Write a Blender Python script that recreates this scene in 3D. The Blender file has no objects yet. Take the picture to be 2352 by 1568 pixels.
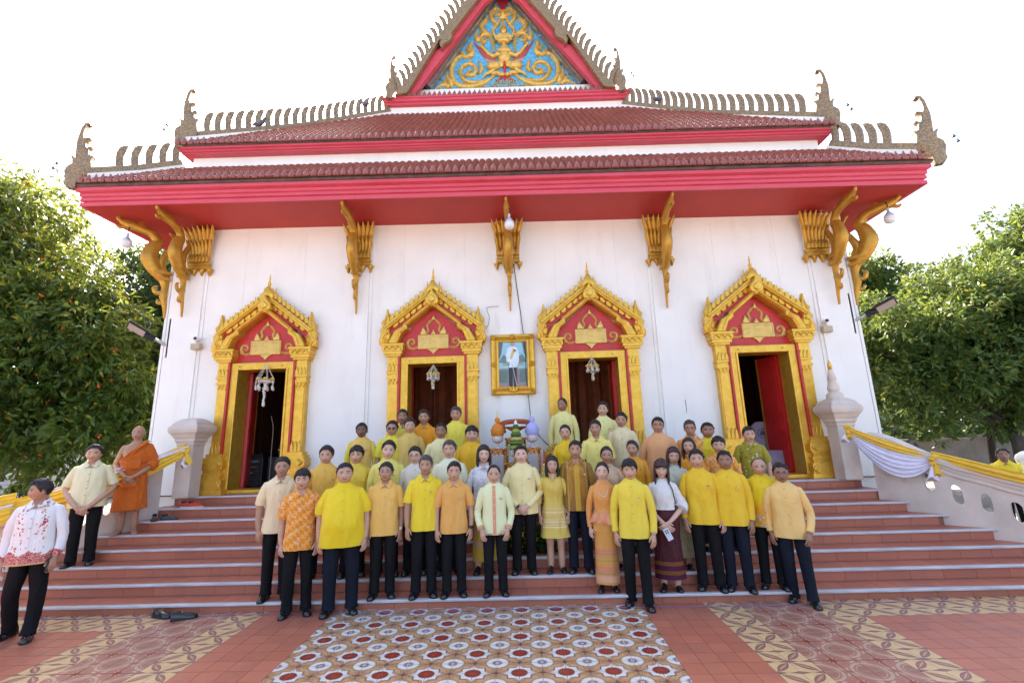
import bpy, math, random
import numpy as np
from mathutils import Vector, Matrix, Euler
R = math.radians
random.seed(7); RNG = np.random.default_rng(7)
scn = bpy.context.scene
COL = scn.collection
# ---------------------------------------------------------------- camera
cam = bpy.data.cameras.new('camera'); camo = bpy.data.objects.new('camera', cam); COL.objects.link(camo)
cam.sensor_width = 36.0; cam.lens = 36.0 * 1045 / 2352; cam.clip_start = 0.05; cam.clip_end = 2000
_p, _r, _y = 0.20868, 0.03032, -0.02542
_fw = Vector((math.sin(_y) * math.cos(_p), math.cos(_y) * math.cos(_p), math.sin(_p)))
_rt = Vector((math.cos(_y), -math.sin(_y), 0)); _up = _rt.cross(_fw)
_rt2 = _rt * math.cos(_r) - _up * math.sin(_r); _up2 = _rt * math.sin(_r) + _up * math.cos(_r)
_m = Matrix((_rt2, _up2, -_fw)).transposed().to_4x4(); _m.translation = (0.3, 0, 2.05567)
camo.matrix_world = _m
scn.camera = camo
# ---------------------------------------------------------------- sky, sun, exposure
SUN_EL, SUN_AZ = R(40), R(-21)
w = bpy.data.worlds.new('World'); scn.world = w; w.use_nodes = True
nt = w.node_tree; nt.nodes.clear()
sky = nt.nodes.new('ShaderNodeTexSky'); sky.sky_type = 'NISHITA'; sky.sun_disc = False
sky.sun_elevation = SUN_EL; sky.sun_rotation = SUN_AZ; sky.air_density = 0.75; sky.dust_density = 5.0; sky.ozone_density = 0.4
bg = nt.nodes.new('ShaderNodeBackground'); bg.inputs[1].default_value = 0.15
out = nt.nodes.new('ShaderNodeOutputWorld'); nt.links.new(sky.outputs[0], bg.inputs[0]); nt.links.new(bg.outputs[0], out.inputs[0])
sl = bpy.data.lights.new('sun', 'SUN'); sl.energy = 3.6; sl.angle = R(0.6); sl.color = (1.0, .93, .82)
so = bpy.data.objects.new('sun', sl); COL.objects.link(so)
_sv = Vector((math.sin(SUN_AZ) * math.cos(SUN_EL), math.cos(SUN_AZ) * math.cos(SUN_EL), math.sin(SUN_EL)))
so.rotation_euler = (-_sv).to_track_quat('-Z', 'Y').to_euler(); so.location = _sv * 60
scn.view_settings.view_transform = 'Standard'; scn.view_settings.look = 'None'
scn.view_settings.exposure = 2.25; scn.view_settings.gamma = 1.0
scn.cycles.max_bounces = 6; scn.cycles.diffuse_bounces = 4; scn.cycles.transparent_max_bounces = 8
# ---------------------------------------------------------------- materials
def lin(c):
    if isinstance(c, str):
        c = [int(c[i:i + 2], 16) / 255 for i in (0, 2, 4)]
        c = [x / 12.92 if x <= .04045 else ((x + .055) / 1.055) ** 2.4 for x in c]
    return tuple(c[:3]) + (1.0,)
MATS = {}
class NG:
    """small node helper"""
    def __init__(s, m): s.t = m.node_tree; s.n = s.t.nodes; s.b = s.n['Principled BSDF']
    def new(s, k, **kw):
        n = s.n.new(k)
        for a, b in kw.items(): setattr(n, a, b)
        return n
    def put(s, sock, v):
        if isinstance(v, bpy.types.NodeSocket): s.t.links.new(v, sock)
        elif isinstance(v, (int, float)) and sock.type in ('RGBA', 'VECTOR'): sock.default_value = (v, v, v, 1) if sock.type == 'RGBA' else (v, v, v)
        else: sock.default_value = v
    def math(s, op, a, b=0.0, c=None, clamp=False):
        n = s.new('ShaderNodeMath', operation=op, use_clamp=clamp); s.put(n.inputs[0], a); s.put(n.inputs[1], b)
        if c is not None: s.put(n.inputs[2], c)
        return n.outputs[0]
    def coords(s, kind='Object'):
        return s.new('ShaderNodeTexCoord').outputs[kind]
    def mapping(s, vec, scale=(1, 1, 1), loc=(0, 0, 0), rot=(0, 0, 0)):
        n = s.new('ShaderNodeMapping'); s.put(n.inputs[0], vec); n.inputs[1].default_value = loc; n.inputs[2].default_value = rot; n.inputs[3].default_value = scale
        return n.outputs[0]
    def noise(s, vec, scale, detail=3, rough=.55, dist=0.0):
        n = s.new('ShaderNodeTexNoise'); s.put(n.inputs['Vector'], vec); n.inputs['Scale'].default_value = scale; n.inputs['Detail'].default_value = detail
        n.inputs['Roughness'].default_value = rough; n.inputs['Distortion'].default_value = dist
        return n.outputs[0]
    def voro(s, vec, scale, feature='F1', out=0, rand=1.0):
        n = s.new('ShaderNodeTexVoronoi', feature=feature); s.put(n.inputs['Vector'], vec); n.inputs['Scale'].default_value = scale; n.inputs['Randomness'].default_value = rand
        return n.outputs[out]
    def ramp(s, f, a, b, clampv=True):
        n = s.new('ShaderNodeMapRange'); s.put(n.inputs[0], f); n.inputs[1].default_value = a; n.inputs[2].default_value = b
        return n.outputs[0]
    def mix(s, f, a, b):
        n = s.new('ShaderNodeMix', data_type='RGBA'); s.put(n.inputs[0], f)
        s.put(n.inputs[6], a); s.put(n.inputs[7], b)
        return n.outputs[2]
    def xyz(s, vec):
        n = s.new('ShaderNodeSeparateXYZ'); s.put(n.inputs[0], vec); return n.outputs
    def bump(s, h, strength=.3, dist=.01):
        n = s.new('ShaderNodeBump'); n.inputs['Strength'].default_value = strength; n.inputs['Distance'].default_value = dist; s.put(n.inputs['Height'], h)
        s.t.links.new(n.outputs[0], s.b.inputs['Normal'])
    def color(s, c): s.put(s.b.inputs['Base Color'], c)
def mat(name, col, rough=.6, metal=0.0, var=.12, vscale=6.0, bump=0.0, bscale=60.0, spec=.5, coat=0.0, fn=None, sheen=0.0, stretch=(1, 1, 1)):
    if name in MATS: return MATS[name]
    m = bpy.data.materials.new(name); m.use_nodes = True; g = NG(m); b = g.b
    b.inputs['Roughness'].default_value = rough; b.inputs['Metallic'].default_value = metal
    b.inputs['Specular IOR Level'].default_value = spec; b.inputs['Coat Weight'].default_value = coat
    if sheen: b.inputs['Sheen Weight'].default_value = sheen
    c = lin(col)
    oc = g.coords('Object')
    if fn: fn(g, oc, c)
    elif var:
        f = g.noise(g.mapping(oc, stretch), vscale, 4)
        lo = tuple(x * (1 - var) for x in c[:3]) + (1,); hi = tuple(min(1, x * (1 + var)) for x in c[:3]) + (1,)
        g.color(g.mix(g.ramp(f, .3, .7), lo, hi))
    else: g.color(c)
    if bump: g.bump(g.noise(g.mapping(oc, stretch), bscale, 3), bump, .01)
    MATS[name] = m
    return m
# ---------------------------------------------------------------- mesh helpers
class MB:
    def __init__(s): s.v = []; s.f = []; s.m = []; s.n = 0
    def add(s, v, f, m=0):
        v = np.asarray(v, float).reshape(-1, 3); s.v.append(v)
        k = s.n
        s.f += [tuple(i + k for i in q) for q in f]; s.m += [m] * len(f); s.n += len(v); return s
    def box(s, x0, x1, y0, y1, z0, z1, m=0):
        v = [(x, y, z) for z in (z0, z1) for y in (y0, y1) for x in (x0, x1)]
        return s.add(v, [(0, 2, 3, 1), (4, 5, 7, 6), (0, 1, 5, 4), (1, 3, 7, 5), (3, 2, 6, 7), (2, 0, 4, 6)], m)
    def rings(s, rs, m=0, caps=True, closed=True):
        n = len(rs[0]); v = np.concatenate([np.asarray(r, float) for r in rs]); f = []
        for i in range(len(rs) - 1):
            a, b = i * n, (i + 1) * n
            for j in range(n if closed else n - 1):
                k = (j + 1) % n; f.append((a + j, a + k, b + k, b + j))
        if caps: f.append(tuple(range(n - 1, -1, -1))); f.append(tuple(range((len(rs) - 1) * n, len(rs) * n)))
        return s.add(v, f, m)
    def tube(s, path, rad, n=8, m=0, sq=(1, 1), up=(0, 0, 1), caps=True):
        P = np.asarray(path, float); rad = np.broadcast_to(np.asarray(rad, float), (len(P),)); rs = []
        t = np.gradient(P, axis=0); t /= np.linalg.norm(t, axis=1)[:, None] + 1e-9
        u = np.cross(t[0], up)
        if np.linalg.norm(u) < 1e-3: u = np.cross(t[0], (0, 1, 0))
        a = np.linspace(0, 2 * np.pi, n, endpoint=False)
        for p, tt, r in zip(P, t, rad):
            u = u - tt * np.dot(u, tt); u /= np.linalg.norm(u) + 1e-9; v = np.cross(tt, u)
            rs.append(p + r * (np.cos(a)[:, None] * u * sq[0] + np.sin(a)[:, None] * v * sq[1]))
        return s.rings(rs, m, caps)
    def lathe(s, prof, c=(0, 0, 0), n=16, m=0, sx=1, sy=1, rot=0, caps=True):
        a = np.linspace(0, 2 * np.pi, n, endpoint=False) + rot
        return s.rings([np.c_[c[0] + r * np.cos(a) * sx, c[1] + r * np.sin(a) * sy, np.full(n, c[2] + z)] for r, z in prof], m, caps)
    def prism(s, pts, d0, d1, O=(0, 0, 0), U=(1, 0, 0), V=(0, 0, 1), m=0, inset=0.0):
        """outline in (u,v) extruded along -(UxV)... from d0 (back) to d1 (front); front inset"""
        P = np.asarray(pts, float); O, U, V = (np.asarray(q, float) for q in (O, U, V)); N = np.cross(U, V)
        area = .5 * np.sum(P[:, 0] * np.roll(P[:, 1], -1) - np.roll(P[:, 0], -1) * P[:, 1])
        if area < 0: P = P[::-1]
        n = len(P)
        F = P
        if inset:
            e = np.roll(P, -1, 0) - P; e /= np.linalg.norm(e, axis=1)[:, None] + 1e-9
            nm = np.c_[-e[:, 1], e[:, 0]]; vn = nm + np.roll(nm, 1, 0); vn /= np.linalg.norm(vn, axis=1)[:, None] + 1e-6
            F = P + vn * inset
        rs = [O + p2[:, :1] * U + p2[:, 1:] * V + N * d for p2, d in ((P, d0), (P, d1 - (inset if inset else 0) * .8), (F, d1))] if inset else [O + P[:, :1] * U + P[:, 1:] * V + N * d for d in (d0, d1)]
        return s.rings(rs, m, True)
    def stroke(s, pts, wid, h, O=(0, 0, 0), U=(1, 0, 0), V=(0, 0, 1), m=0, n=5, sub=4):
        """raised rounded band along a 2d spline"""
        P = spline(np.asarray(pts, float), sub); wd = np.interp(np.linspace(0, 1, len(P)), np.linspace(0, 1, len(wid)), wid)
        O, U, V = (np.asarray(q, float) for q in (O, U, V)); N = np.cross(U, V)
        t = np.gradient(P, axis=0); t /= np.linalg.norm(t, axis=1)[:, None] + 1e-9; nn = np.c_[-t[:, 1], t[:, 0]]
        a = np.linspace(0, np.pi, n); rs = []
        for p, q, ww in zip(P, nn, wd):
            x = p + np.outer(np.cos(a) * ww / 2, q); d = np.sin(a) * h * min(1, ww / max(wid)) ** .5
            rs.append(O + x[:, :1] * U + x[:, 1:] * V + d[:, None] * N)
        return s.rings(rs, m, True, True)
    def xf(s, M, start=0):
        M = np.asarray(M)
        for i in range(start, len(s.v)): s.v[i] = s.v[i] @ M[:3, :3].T + M[:3, 3]
        return s
    def build(s, name, mats, parent=None, smooth=True, angle=40, mesh_only=False):
        me = bpy.data.meshes.new(name)
        v = np.concatenate(s.v) if s.v else np.zeros((0, 3))
        me.from_pydata(v.tolist(), [], s.f)
        for q in (mats if isinstance(mats, (list, tuple)) else [mats]): me.materials.append(q)
        if any(s.m): me.polygons.foreach_set('material_index', s.m)
        if smooth:
            me.polygons.foreach_set('use_smooth', [True] * len(me.polygons))
            if angle < 180: me.set_sharp_from_angle(angle=R(angle))
        if mesh_only: return me
        return link(name, me, parent)
def spline(P, sub=6):
    if len(P) < 3: return P
    Q = np.vstack([2 * P[0] - P[1], P, 2 * P[-1] - P[-2]]); o = []
    for i in range(1, len(Q) - 2):
        for t in np.linspace(0, 1, sub, endpoint=False):
            a, b, c, d = Q[i - 1:i + 3]
            o.append(.5 * ((2 * b) + (-a + c) * t + (2 * a - 5 * b + 4 * c - d) * t * t + (-a + 3 * b - 3 * c + d) * t ** 3))
    o.append(P[-1]); return np.array(o)
def link(name, data, parent=None, loc=None, rz=0.0):
    o = bpy.data.objects.new(name, data); COL.objects.link(o)
    if parent is not None: o.parent = parent
    if loc is not None: o.location = loc
    if rz: o.rotation_euler = (0, 0, rz)
    return o
def tag(o, label=None, cat=None, group=None, kind=None):
    if label: o['label'] = label
    if cat: o['category'] = cat
    if group: o['group'] = group
    if kind: o['kind'] = kind
    return o
def empty(name, loc=(0, 0, 0), label=None, cat=None, group=None, kind=None, parent=None, rz=0.0):
    o = link(name, None, parent, loc, rz); o.empty_display_size = .1
    return tag(o, label, cat, group, kind)
def bevel(o, w=.006, seg=2):
    b = o.modifiers.new('bevel', 'BEVEL'); b.width = w; b.segments = seg; b.limit_method = 'ANGLE'; return o
# ---------------------------------------------------------------- palette
def _wall(g, oc, c):
    a = g.noise(oc, 1.3, 5, .6); b2 = g.noise(g.mapping(oc, (2.2, 2.2, .3)), 1.7, 6, .7)
    k = g.mix(g.ramp(a, .35, .75), lin((.86, .85, .80)), lin((.80, .785, .735)))
    g.color(g.mix(g.math('MULTIPLY', g.ramp(b2, .55, .85), .32), k, lin((.52, .48, .43))))
WALL = mat('white_plaster', (.8, .8, .8), .75, fn=_wall, bump=.12, bscale=25)
GREYP = mat('grey_plaster', (.64, .55, .46), .7, var=.12, vscale=3, bump=.1, bscale=40)
def _gold(g, oc, c):
    a = g.noise(oc, 9, 5, .65); k = g.mix(g.ramp(a, .3, .75), lin((.80, .50, .075)), lin((.62, .34, .03)))
    p = g.noise(oc, 45, 3, .6)
    g.color(g.mix(g.math('MULTIPLY', g.ramp(p, .62, .75), .5), k, lin((.32, .19, .05))))
GOLD = mat('gold_paint', (.7, .45, .06), .36, .55, fn=_gold, bump=.25, bscale=55)
def _oldgold(g, oc, c):
    a = g.noise(oc, 7, 5, .65); g.color(g.mix(g.ramp(a, .3, .75), lin((.60, .33, .045)), lin((.40, .20, .025))))
OGOLD = mat('old_gold_paint', (.6, .36, .06), .4, .5, fn=_oldgold, bump=.3, bscale=45)
def _redp(g, oc, c):
    a = g.noise(g.mapping(oc, (.6, 1, 2)), 2.5, 5, .6); k = g.mix(g.ramp(a, .3, .75), lin((.62, .075, .11)), lin((.55, .055, .08)))
    d = g.noise(g.mapping(oc, (7, 1, .6)), 1.6, 4, .7)
    g.color(g.mix(g.math('MULTIPLY', g.ramp(d, .68, .82), .4), k, lin((.62, .36, .36))))
RED = mat('red_paint', (.55, .05, .07), .45, fn=_redp)
DRED = mat('deep_red_paint', (.50, .022, .020), .4, var=.15, vscale=4)
SOFFIT = mat('soffit_red', (.44, .035, .03), .6, var=.08, vscale=1.2)
def _rtile(g, oc, c):
    gi = g.new('ShaderNodeNewGeometry').outputs['Random Per Island']
    k = g.mix(gi, lin((.36, .115, .085)), lin((.23, .075, .065)))
    a = g.noise(oc, 5, 5, .7); g.color(g.mix(g.math('MULTIPLY', g.ramp(a, .55, .75), .6), k, lin((.16, .085, .08))))
RTILE = mat('glazed_roof_tile', (.25, .07, .06), .32, fn=_rtile, bump=.1, bscale=30)
def _mos(g, oc, c):
    v = g.voro(oc, 70, out=1); x = g.xyz(v); n = g.noise(oc, 5, 3)
    k = g.mix(g.math('GREATER_THAN', g.math('ADD', x[0], g.math('MULTIPLY', n, .5)), .72), lin((.17, .14, .10)), g.mix(x[1], lin((.46, .29, .11)), lin((.30, .19, .09))))
    g.color(k)
MOS = mat('tarnished_glass_mosaic', (.3, .2, .1), .3, .25, fn=_mos, bump=.3, bscale=120)
def _terra(g, oc, c):
    gi = g.new('ShaderNodeObjectInfo').outputs['Random']; ii = g.new('ShaderNodeNewGeometry').outputs['Random Per Island']
    q = g.math('FRACT', g.math('ADD', gi, ii)); k = g.mix(q, lin((.50, .17, .10)), lin((.43, .14, .082)))
    p = g.new('ShaderNodeNewGeometry').outputs['Position']; a = g.noise(p, 2.2, 6, .65)
    k = g.mix(g.math('MULTIPLY', g.ramp(a, .5, .72), .5), k, lin((.28, .12, .095)))
    b2 = g.noise(p, 38, 3, .6); g.color(g.mix(g.math('MULTIPLY', g.ramp(b2, .68, .8), .6), k, lin((.40, .25, .21))))
TERRA = mat('terracotta_tile', (.3, .1, .07), .42, fn=_terra, bump=.06, bscale=40)
GROUT = mat('grout', (.30, .125, .09), .9, var=.2, vscale=3)
NOSE = mat('stair_nosing', (.52, .50, .50), .45, var=.25, vscale=3, stretch=(1, 8, 8))
DARK = mat('dark_void', (.02, .016, .014), .8, var=0)
BLACK = mat('black_plastic', (.012, .012, .013), .4, var=0)
GREYM = mat('grey_metal', (.4, .42, .45), .35, .7, var=.1)
WHITEP = mat('white_plastic', (.78, .78, .78), .35, var=0)
# ================================================================ GROUND AND COURTYARD TILES
ground = tag(MB().add([(-300, -200, -.016), (300, -200, -.016), (300, 400, -.016), (-300, 400, -.016)], [(0, 1, 2, 3)]).build('ground', mat('pale_concrete', (.34, .31, .28), .85, var=.25, vscale=.4, bump=.1, bscale=8), smooth=False), 'pale concrete ground around the temple courtyard', None, None, 'structure')
court = tag(MB().box(-10.4, 9.8, -2, 6.30, -.2, -.008).build('courtyard_paving', GROUT, smooth=False), 'red and patterned tiled courtyard in front of the stairs', None, None, 'structure'); court.scale = (.98, .98, 1); court.location = (.006, 0, .04)
TAN = mat('tile_tan', (.56, .34, .17), .3, var=.1); TWHITE = mat('tile_white', (.70, .68, .64), .28, var=.06); TRED = mat('tile_brick_red', (.26, .045, .025), .28, var=.25, vscale=30)
TTEAL = mat('tile_teal', (.10, .19, .17), .3, var=.1); TCRIM = mat('tile_crimson', (.42, .05, .04), .3, var=.1); TMAR = mat('tile_maroon', (.12, .03, .03), .3, var=.1)
TYEL = mat('tile_yellow', (.66, .45, .22), .35, var=.14, vscale=9); TPUR = mat('tile_purple', (.24, .12, .12), .35, var=.2, vscale=9); TBRN = mat('tile_rust', (.38, .16, .115), .35, var=.16, vscale=7); TBEI = mat('tile_beige', (.52, .36, .24), .35, var=.15)
def slab(mb, a, b, g=.0022, h=.012, m=0):
    return mb.add([(g, g, -h), (a - g, g, -h), (a - g, b - g, -h), (g, b - g, -h), (g, g, 0), (a - g, g, 0), (a - g, b - g, 0), (g, b - g, 0)], [(4, 5, 6, 7), (0, 1, 5, 4), (1, 2, 6, 5), (2, 3, 7, 6), (3, 0, 4, 7)], m)
def inlay(mb, pts, lvl, a, b, m, g=.0022):
    p = np.clip(np.asarray(pts, float), 0, 1); p = np.c_[np.clip(p[:, 0] * a, g, a - g), np.clip(p[:, 1] * b, g, b - g), np.full(len(p), .00045 * lvl)]
    ar = .5 * np.sum(p[:, 0] * np.roll(p[:, 1], -1) - np.roll(p[:, 0], -1) * p[:, 1])
    if ar < 0: p = p[::-1]
    mb.add(p, [tuple(range(len(p)))], m)
def qdisc(c, r, a0, a1, n=10, wob=0, k=8):
    t = np.linspace(R(a0), R(a1), n); rr = r + wob * np.cos(k * t); return np.vstack([[c], np.c_[c[0] + rr * np.cos(t), c[1] + rr * np.sin(t)]])
def lens(p, q, wd, n=4):
    p, q = np.array(p), np.array(q); d = q - p; nn = np.array([-d[1], d[0]]) * wd; t = np.linspace(0, 1, n + 2)
    return np.vstack([p + np.outer(t, d) + np.outer(np.sin(t * np.pi), nn), (p + np.outer(t, d) - np.outer(np.sin(t * np.pi), nn))[-2:0:-1]])
def medallion_mesh(a, b):
    mb = slab(MB(), a, b)
    star = np.array([(0, 0), (.80, 0), (.54, .11), (.47, .30), (.46, .46), (.30, .47), (.11, .54), (0, .80)])
    def big(s): q = star * s; return q
    inlay(mb, big(1.13), 1, a, b, 4); inlay(mb, big(1.07), 2, a, b, 3); inlay(mb, star, 3, a, b, 1)
    inlay(mb, qdisc((1, 1), .56, 180, 270, 20), .6, a, b, 3); inlay(mb, qdisc((1, 1), .525, 180, 270, 20), .9, a, b, 0); inlay(mb, qdisc((0, 0), .36, 0, 90, 14, .02, 16), 4, a, b, 2); inlay(mb, qdisc((0, 0), .16, 0, 90, 8, .03, 8), 5, a, b, 4)
    inlay(mb, qdisc((1, 1), .47, 180, 270, 20, .03, 20), 1.2, a, b, 1)
    for an in (200, 225, 250): inlay(mb, lens((1 + .07 * math.cos(R(an)), 1 + .07 * math.sin(R(an))), (1 + .27 * math.cos(R(an)), 1 + .27 * math.sin(R(an))), .14), 2, a, b, 5)
    for c, an in (((1, 0), 135), ((0, 1), -45)):
        inlay(mb, qdisc(c, .12, an - 45, an + 45, 6), 5, a, b, 3); inlay(mb, qdisc(c, .085, an - 45, an + 45, 6), 6, a, b, 4)
        for da in (-24, 24):
            d = np.array([math.cos(R(an + da)), math.sin(R(an + da))]); inlay(mb, lens(np.array(c) + .1 * d, np.array(c) + .60 * d, .17), 3.4, a, b, 5); inlay(mb, lens(np.array(c) + .12 * d, np.array(c) + .58 * d, .14), 4.2, a, b, 0); inlay(mb, lens(np.array(c) + .24 * d, np.array(c) + .42 * d, .09), 5, a, b, 4)
    return mb.build('medallion_tile', [TAN, TWHITE, TRED, TTEAL, TCRIM, TMAR], smooth=False, mesh_only=True)
def yellow_mesh(a, b):
    mb = slab(MB(), a, b)
    inlay(mb, lens((.08, .12), (.92, .88), .17), 1, a, b, 1); inlay(mb, lens((.14, .18), (.86, .82), .11), 2, a, b, 2); inlay(mb, lens((.18, .22), (.82, .78), .025), 3, a, b, 0)
    for q in ([(0, 0), (.42, 0), (0, .13)], [(1, 0), (1, .13), (.58, 0)], [(0, 1), (0, .87), (.42, 1)], [(1, 1), (.58, 1), (1, .87)]): inlay(mb, q, 1, a, b, 1)
    return mb.build('border_tile', [TYEL, TPUR, TBRN], smooth=False, mesh_only=True)
def scroll_mesh(a, b):
    mb = slab(MB(), a, b)
    for r0, r1, l, m in ((.78, .64, 1, 1), (.56, .52, 1, 1)):
        t = np.linspace(0, np.pi / 2, 12); inlay(mb, np.vstack([np.c_[r0 * np.cos(t), r0 * np.sin(t)], np.c_[r1 * np.cos(t[::-1]), r1 * np.sin(t[::-1])]]), l, a, b, m)
    inlay(mb, [(0, 0), (.7, 0), (.7, .035), (0, .035)], 2, a, b, 1); inlay(mb, [(0, .05), (.7, .05), (.7, .07), (0, .07)], 2, a, b, 1)
    for an in (190, 225, 260): inlay(mb, lens((1 + .04 * math.cos(R(an)), 1 + .04 * math.sin(R(an))), (1 + .25 * math.cos(R(an)), 1 + .25 * math.sin(R(an))), .22), 1, a, b, 2)
    for an in (207, 243): inlay(mb, lens((1 + .1 * math.cos(R(an)), 1 + .1 * math.sin(R(an))), (1 + .34 * math.cos(R(an)), 1 + .34 * math.sin(R(an))), .12), 1, a, b, 1)
    inlay(mb, lens((.95, .1), (.78, .42), .18), 1, a, b, 1); inlay(mb, lens((.1, .95), (.42, .78), .18), 1, a, b, 1)
    return mb.build('scroll_tile', [TBRN, TBEI, TRED], smooth=False, mesh_only=True)
def plain_mesh(a, b): return slab(MB(), a, b).build('terracotta_tile', TERRA, smooth=False, mesh_only=True)
def lay(name, mesh, x0, nx, a, y1, ny, b, mirror, parent, near=4.15, par0=0, par1=0):
    """rows run from y1 towards the viewer; quarter-motif tiles are turned so that motifs meet"""
    rest = []
    for j in range(ny):
        for i in range(nx):
            px, py = x0 + i * a, y1 - (j + 1) * b
            rot = 0; ox = oy = 0
            if mirror:
                fx, fy = (i + par0) % 2, (j + par1) % 2
                sx, sy = (-1 if fx else 1), (-1 if fy else 1); ox = a if fx else 0; oy = b if fy else 0
            else: sx = 1; sy = 1 if not (i + j) % 2 else -1; oy = b if sy < 0 else 0
            if py + b > near:
                o = link(name, mesh, parent, (px + ox, py + oy, 0)); o.scale = (sx, sy, 1)
            else: rest.append((px + ox, py + oy, sx, sy))
    if rest:
        v = np.array([q.co[:] for q in mesh.vertices]); mb = MB(); mi = [p.material_index for p in mesh.polygons]; fs = [tuple(p.vertices) for p in mesh.polygons]
        for (px, py, sx, sy) in rest:
            ff = fs if sx * sy > 0 else [f[::-1] for f in fs]
            k = len(mb.m); mb.add(v * (sx, sy, 1) + (px, py, 0), ff); mb.m[k:] = mi
        tag(mb.build(name + 's', list(mesh.materials), parent, smooth=False), kind='stuff')
ms = medallion_mesh(.21, .19); lay('medallion_tile', ms, -2.15, 18, .21, 6.31, 19, .19, True, court, 4.25, 1, 0)
ye = yellow_mesh(.2, .2); sc_ = scroll_mesh(.2, .2); pl = plain_mesh(.2, .2)
for x0 in (2.40, 3.60, -3.44, -4.64): lay('border_tile', ye, x0, 2, .2, 6.32, 18, .2, False, court)
for x0 in (2.80, -4.24): lay('scroll_tile', sc_, x0, 4, .2, 6.32, 18, .2, True, court)
lay('border_tile', ye, 4.0, 27, .2, 6.32, 3, .2, False, court); lay('border_tile', ye, -10.24, 28, .2, 6.32, 3, .2, False, court)
pl2 = plain_mesh(.1925, .2); lay('terracotta_tile', pl2, 1.63, 4, .1925, 6.32, 31, .2, False, court)
pl3 = plain_mesh(.2225, .2); lay('terracotta_tile', pl3, -3.04, 4, .2225, 6.32, 31, .2, False, court)
lay('terracotta_tile', pl, 4.0, 12, .2, 5.72, 28, .2, False, court, 4.3); lay('terracotta_tile', pl, -6.64, 10, .2, 5.72, 28, .2, False, court, 4.3)
lay('terracotta_tile', pl, 6.4, 15, .2, 5.72, 28, .2, False, court, 9); lay('terracotta_tile', pl, -10.24, 18, .2, 5.72, 28, .2, False, court, 9)
# thin cord lying along the foot of the steps
_cx = np.linspace(-6.5, 5.2, 60); tag(MB().tube(np.c_[_cx, 6.0 + .02 * np.sin(_cx * 1.7) - .03 * (_cx > 1), np.full(60, .048)], .0035, 5).build('cord', mat('lilac_cord', (.30, .16, .30), .6, var=0)), 'thin purple cord lying along the foot of the steps', 'cord')
# ================================================================ STAIRS
HW = ([5.0, 5.9, 6.23, 6.55, 6.87, 7.16, 7.44, 7.77, 8.05, 8.27, 9.3], [10.2, 9.0, 8.25, 7.55, 7.02, 6.77, 6.42, 6.15, 5.97, 5.85, 5.75])
def hw(y): return float(np.interp(y, *HW))
YN = [6.084 + .32 * k for k in range(8)]
tr_m = slab(MB(), .205, .315).build('tread_tile', TERRA, smooth=False, mesh_only=True)
lt_m = slab(MB(), .205, .46).build('tread_tile', TERRA, smooth=False, mesh_only=True)
mb = MB(); mb.add([(.002, 0, .002), (.408, 0, .002), (.408, 0, .12), (.002, 0, .12), (.002, .012, .002), (.408, .012, .002), (.408, .012, .12), (.002, .012, .12)], [(0, 1, 2, 3), (3, 2, 6, 7), (0, 3, 7, 4), (1, 5, 6, 2)]); ri_m = mb.build('riser_tile', TERRA, smooth=False, mesh_only=True)
mb = MB(); mb.add([(.002, 0, .002), (.408, 0, .002), (.408, 0, .098), (.002, 0, .098), (.002, .012, .002), (.408, .012, .002), (.408, .012, .098), (.002, .012, .098)], [(0, 1, 2, 3), (3, 2, 6, 7), (0, 3, 7, 4), (1, 5, 6, 2)])
for k in range(8):
    y, z = YN[k], .15 * (k + 1); h2 = hw(y) + .2
    st = tag(MB().box(-h2, h2, y + .046, YN[k] + .9 if k < 7 else 9.25, z - .16, z - .0125).build('step', GROUT, smooth=False), '%s step of the broad red tiled staircase' % ['lowest', 'second', 'third', 'fourth', 'fifth', 'sixth', 'seventh', 'topmost'][k], None, None, 'structure')
    nz = MB().rings([np.array([(x, y + a, z + b) for a, b in ((0, -.030), (-.006, -.024), (-.006, -.008), (.002, .003), (.05, .003), (.05, -.013), (.036, -.014), (.036, -.030))]) for x in (-h2 + .03, h2 - .03)]).build('nosing', NOSE, st, smooth=False)
    n = int(h2 * 2 / .205) + 1; off = -h2 + (.07 if k % 2 else 0)
    for i in range(n):
        if off + (i + 1) * .205 < h2 - .02: link('tread_tile', tr_m if k < 7 else lt_m, st, (off + i * .205, y + .052, z))
    for i in range(int(h2 * 2 / .41) + 1):
        if off + (i + 1) * .41 < h2 - .02: link('riser_tile', ri_m, st, (off + i * .41, y + .034, z - .15))
# ================================================================ TEMPLE HALL
temple = empty('temple_hall', (0, 8.75, 1.2), 'white Thai temple hall with red tiled tiered roof and four gilded doorways', 'temple')
TI = Matrix.Translation((0, -8.75, -1.2))
def tp(mb, name, m, parent=None, **kw):
    """temple part given in world coordinates"""
    o = mb.build(name, m, parent or temple, **kw)
    return o
class _W:  # world-space parts: parent inverse keeps world coordinates
    pass
def fixp(o):
    o.matrix_parent_inverse = TI; return o
YW = 8.75; DOORS = [-4.78, -1.46, 1.61, 4.81]; OW, OT = .62, 3.64
mb = MB(); xs = [-6.9] + [v for d in DOORS for v in (d - OW, d + OW)] + [6.75]
for a, b in zip(xs[::2], xs[1::2]): mb.box(a, b, YW, 9.2, 1.19, 6.55)
for d in DOORS: mb.box(d - OW, d + OW, YW + .002, 9.2, OT, 6.55)
mb.box(-6.9, -6.5, 9.2, 26, 1.19, 6.55); mb.box(6.35, 6.75, 9.2, 26, 1.19, 6.55); mb.box(-6.9, 6.75, 26, 26.4, 0, 6.55)
mb.box(-6.95, 6.8, 8.79, 26.3, -.05, 1.17)
fixp(tp(mb, 'wall', WALL, smooth=False))
INT = mat('interior_brown', (.22, .075, .03), .7, var=.3, vscale=1.5, stretch=(6, 6, .1))
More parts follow.
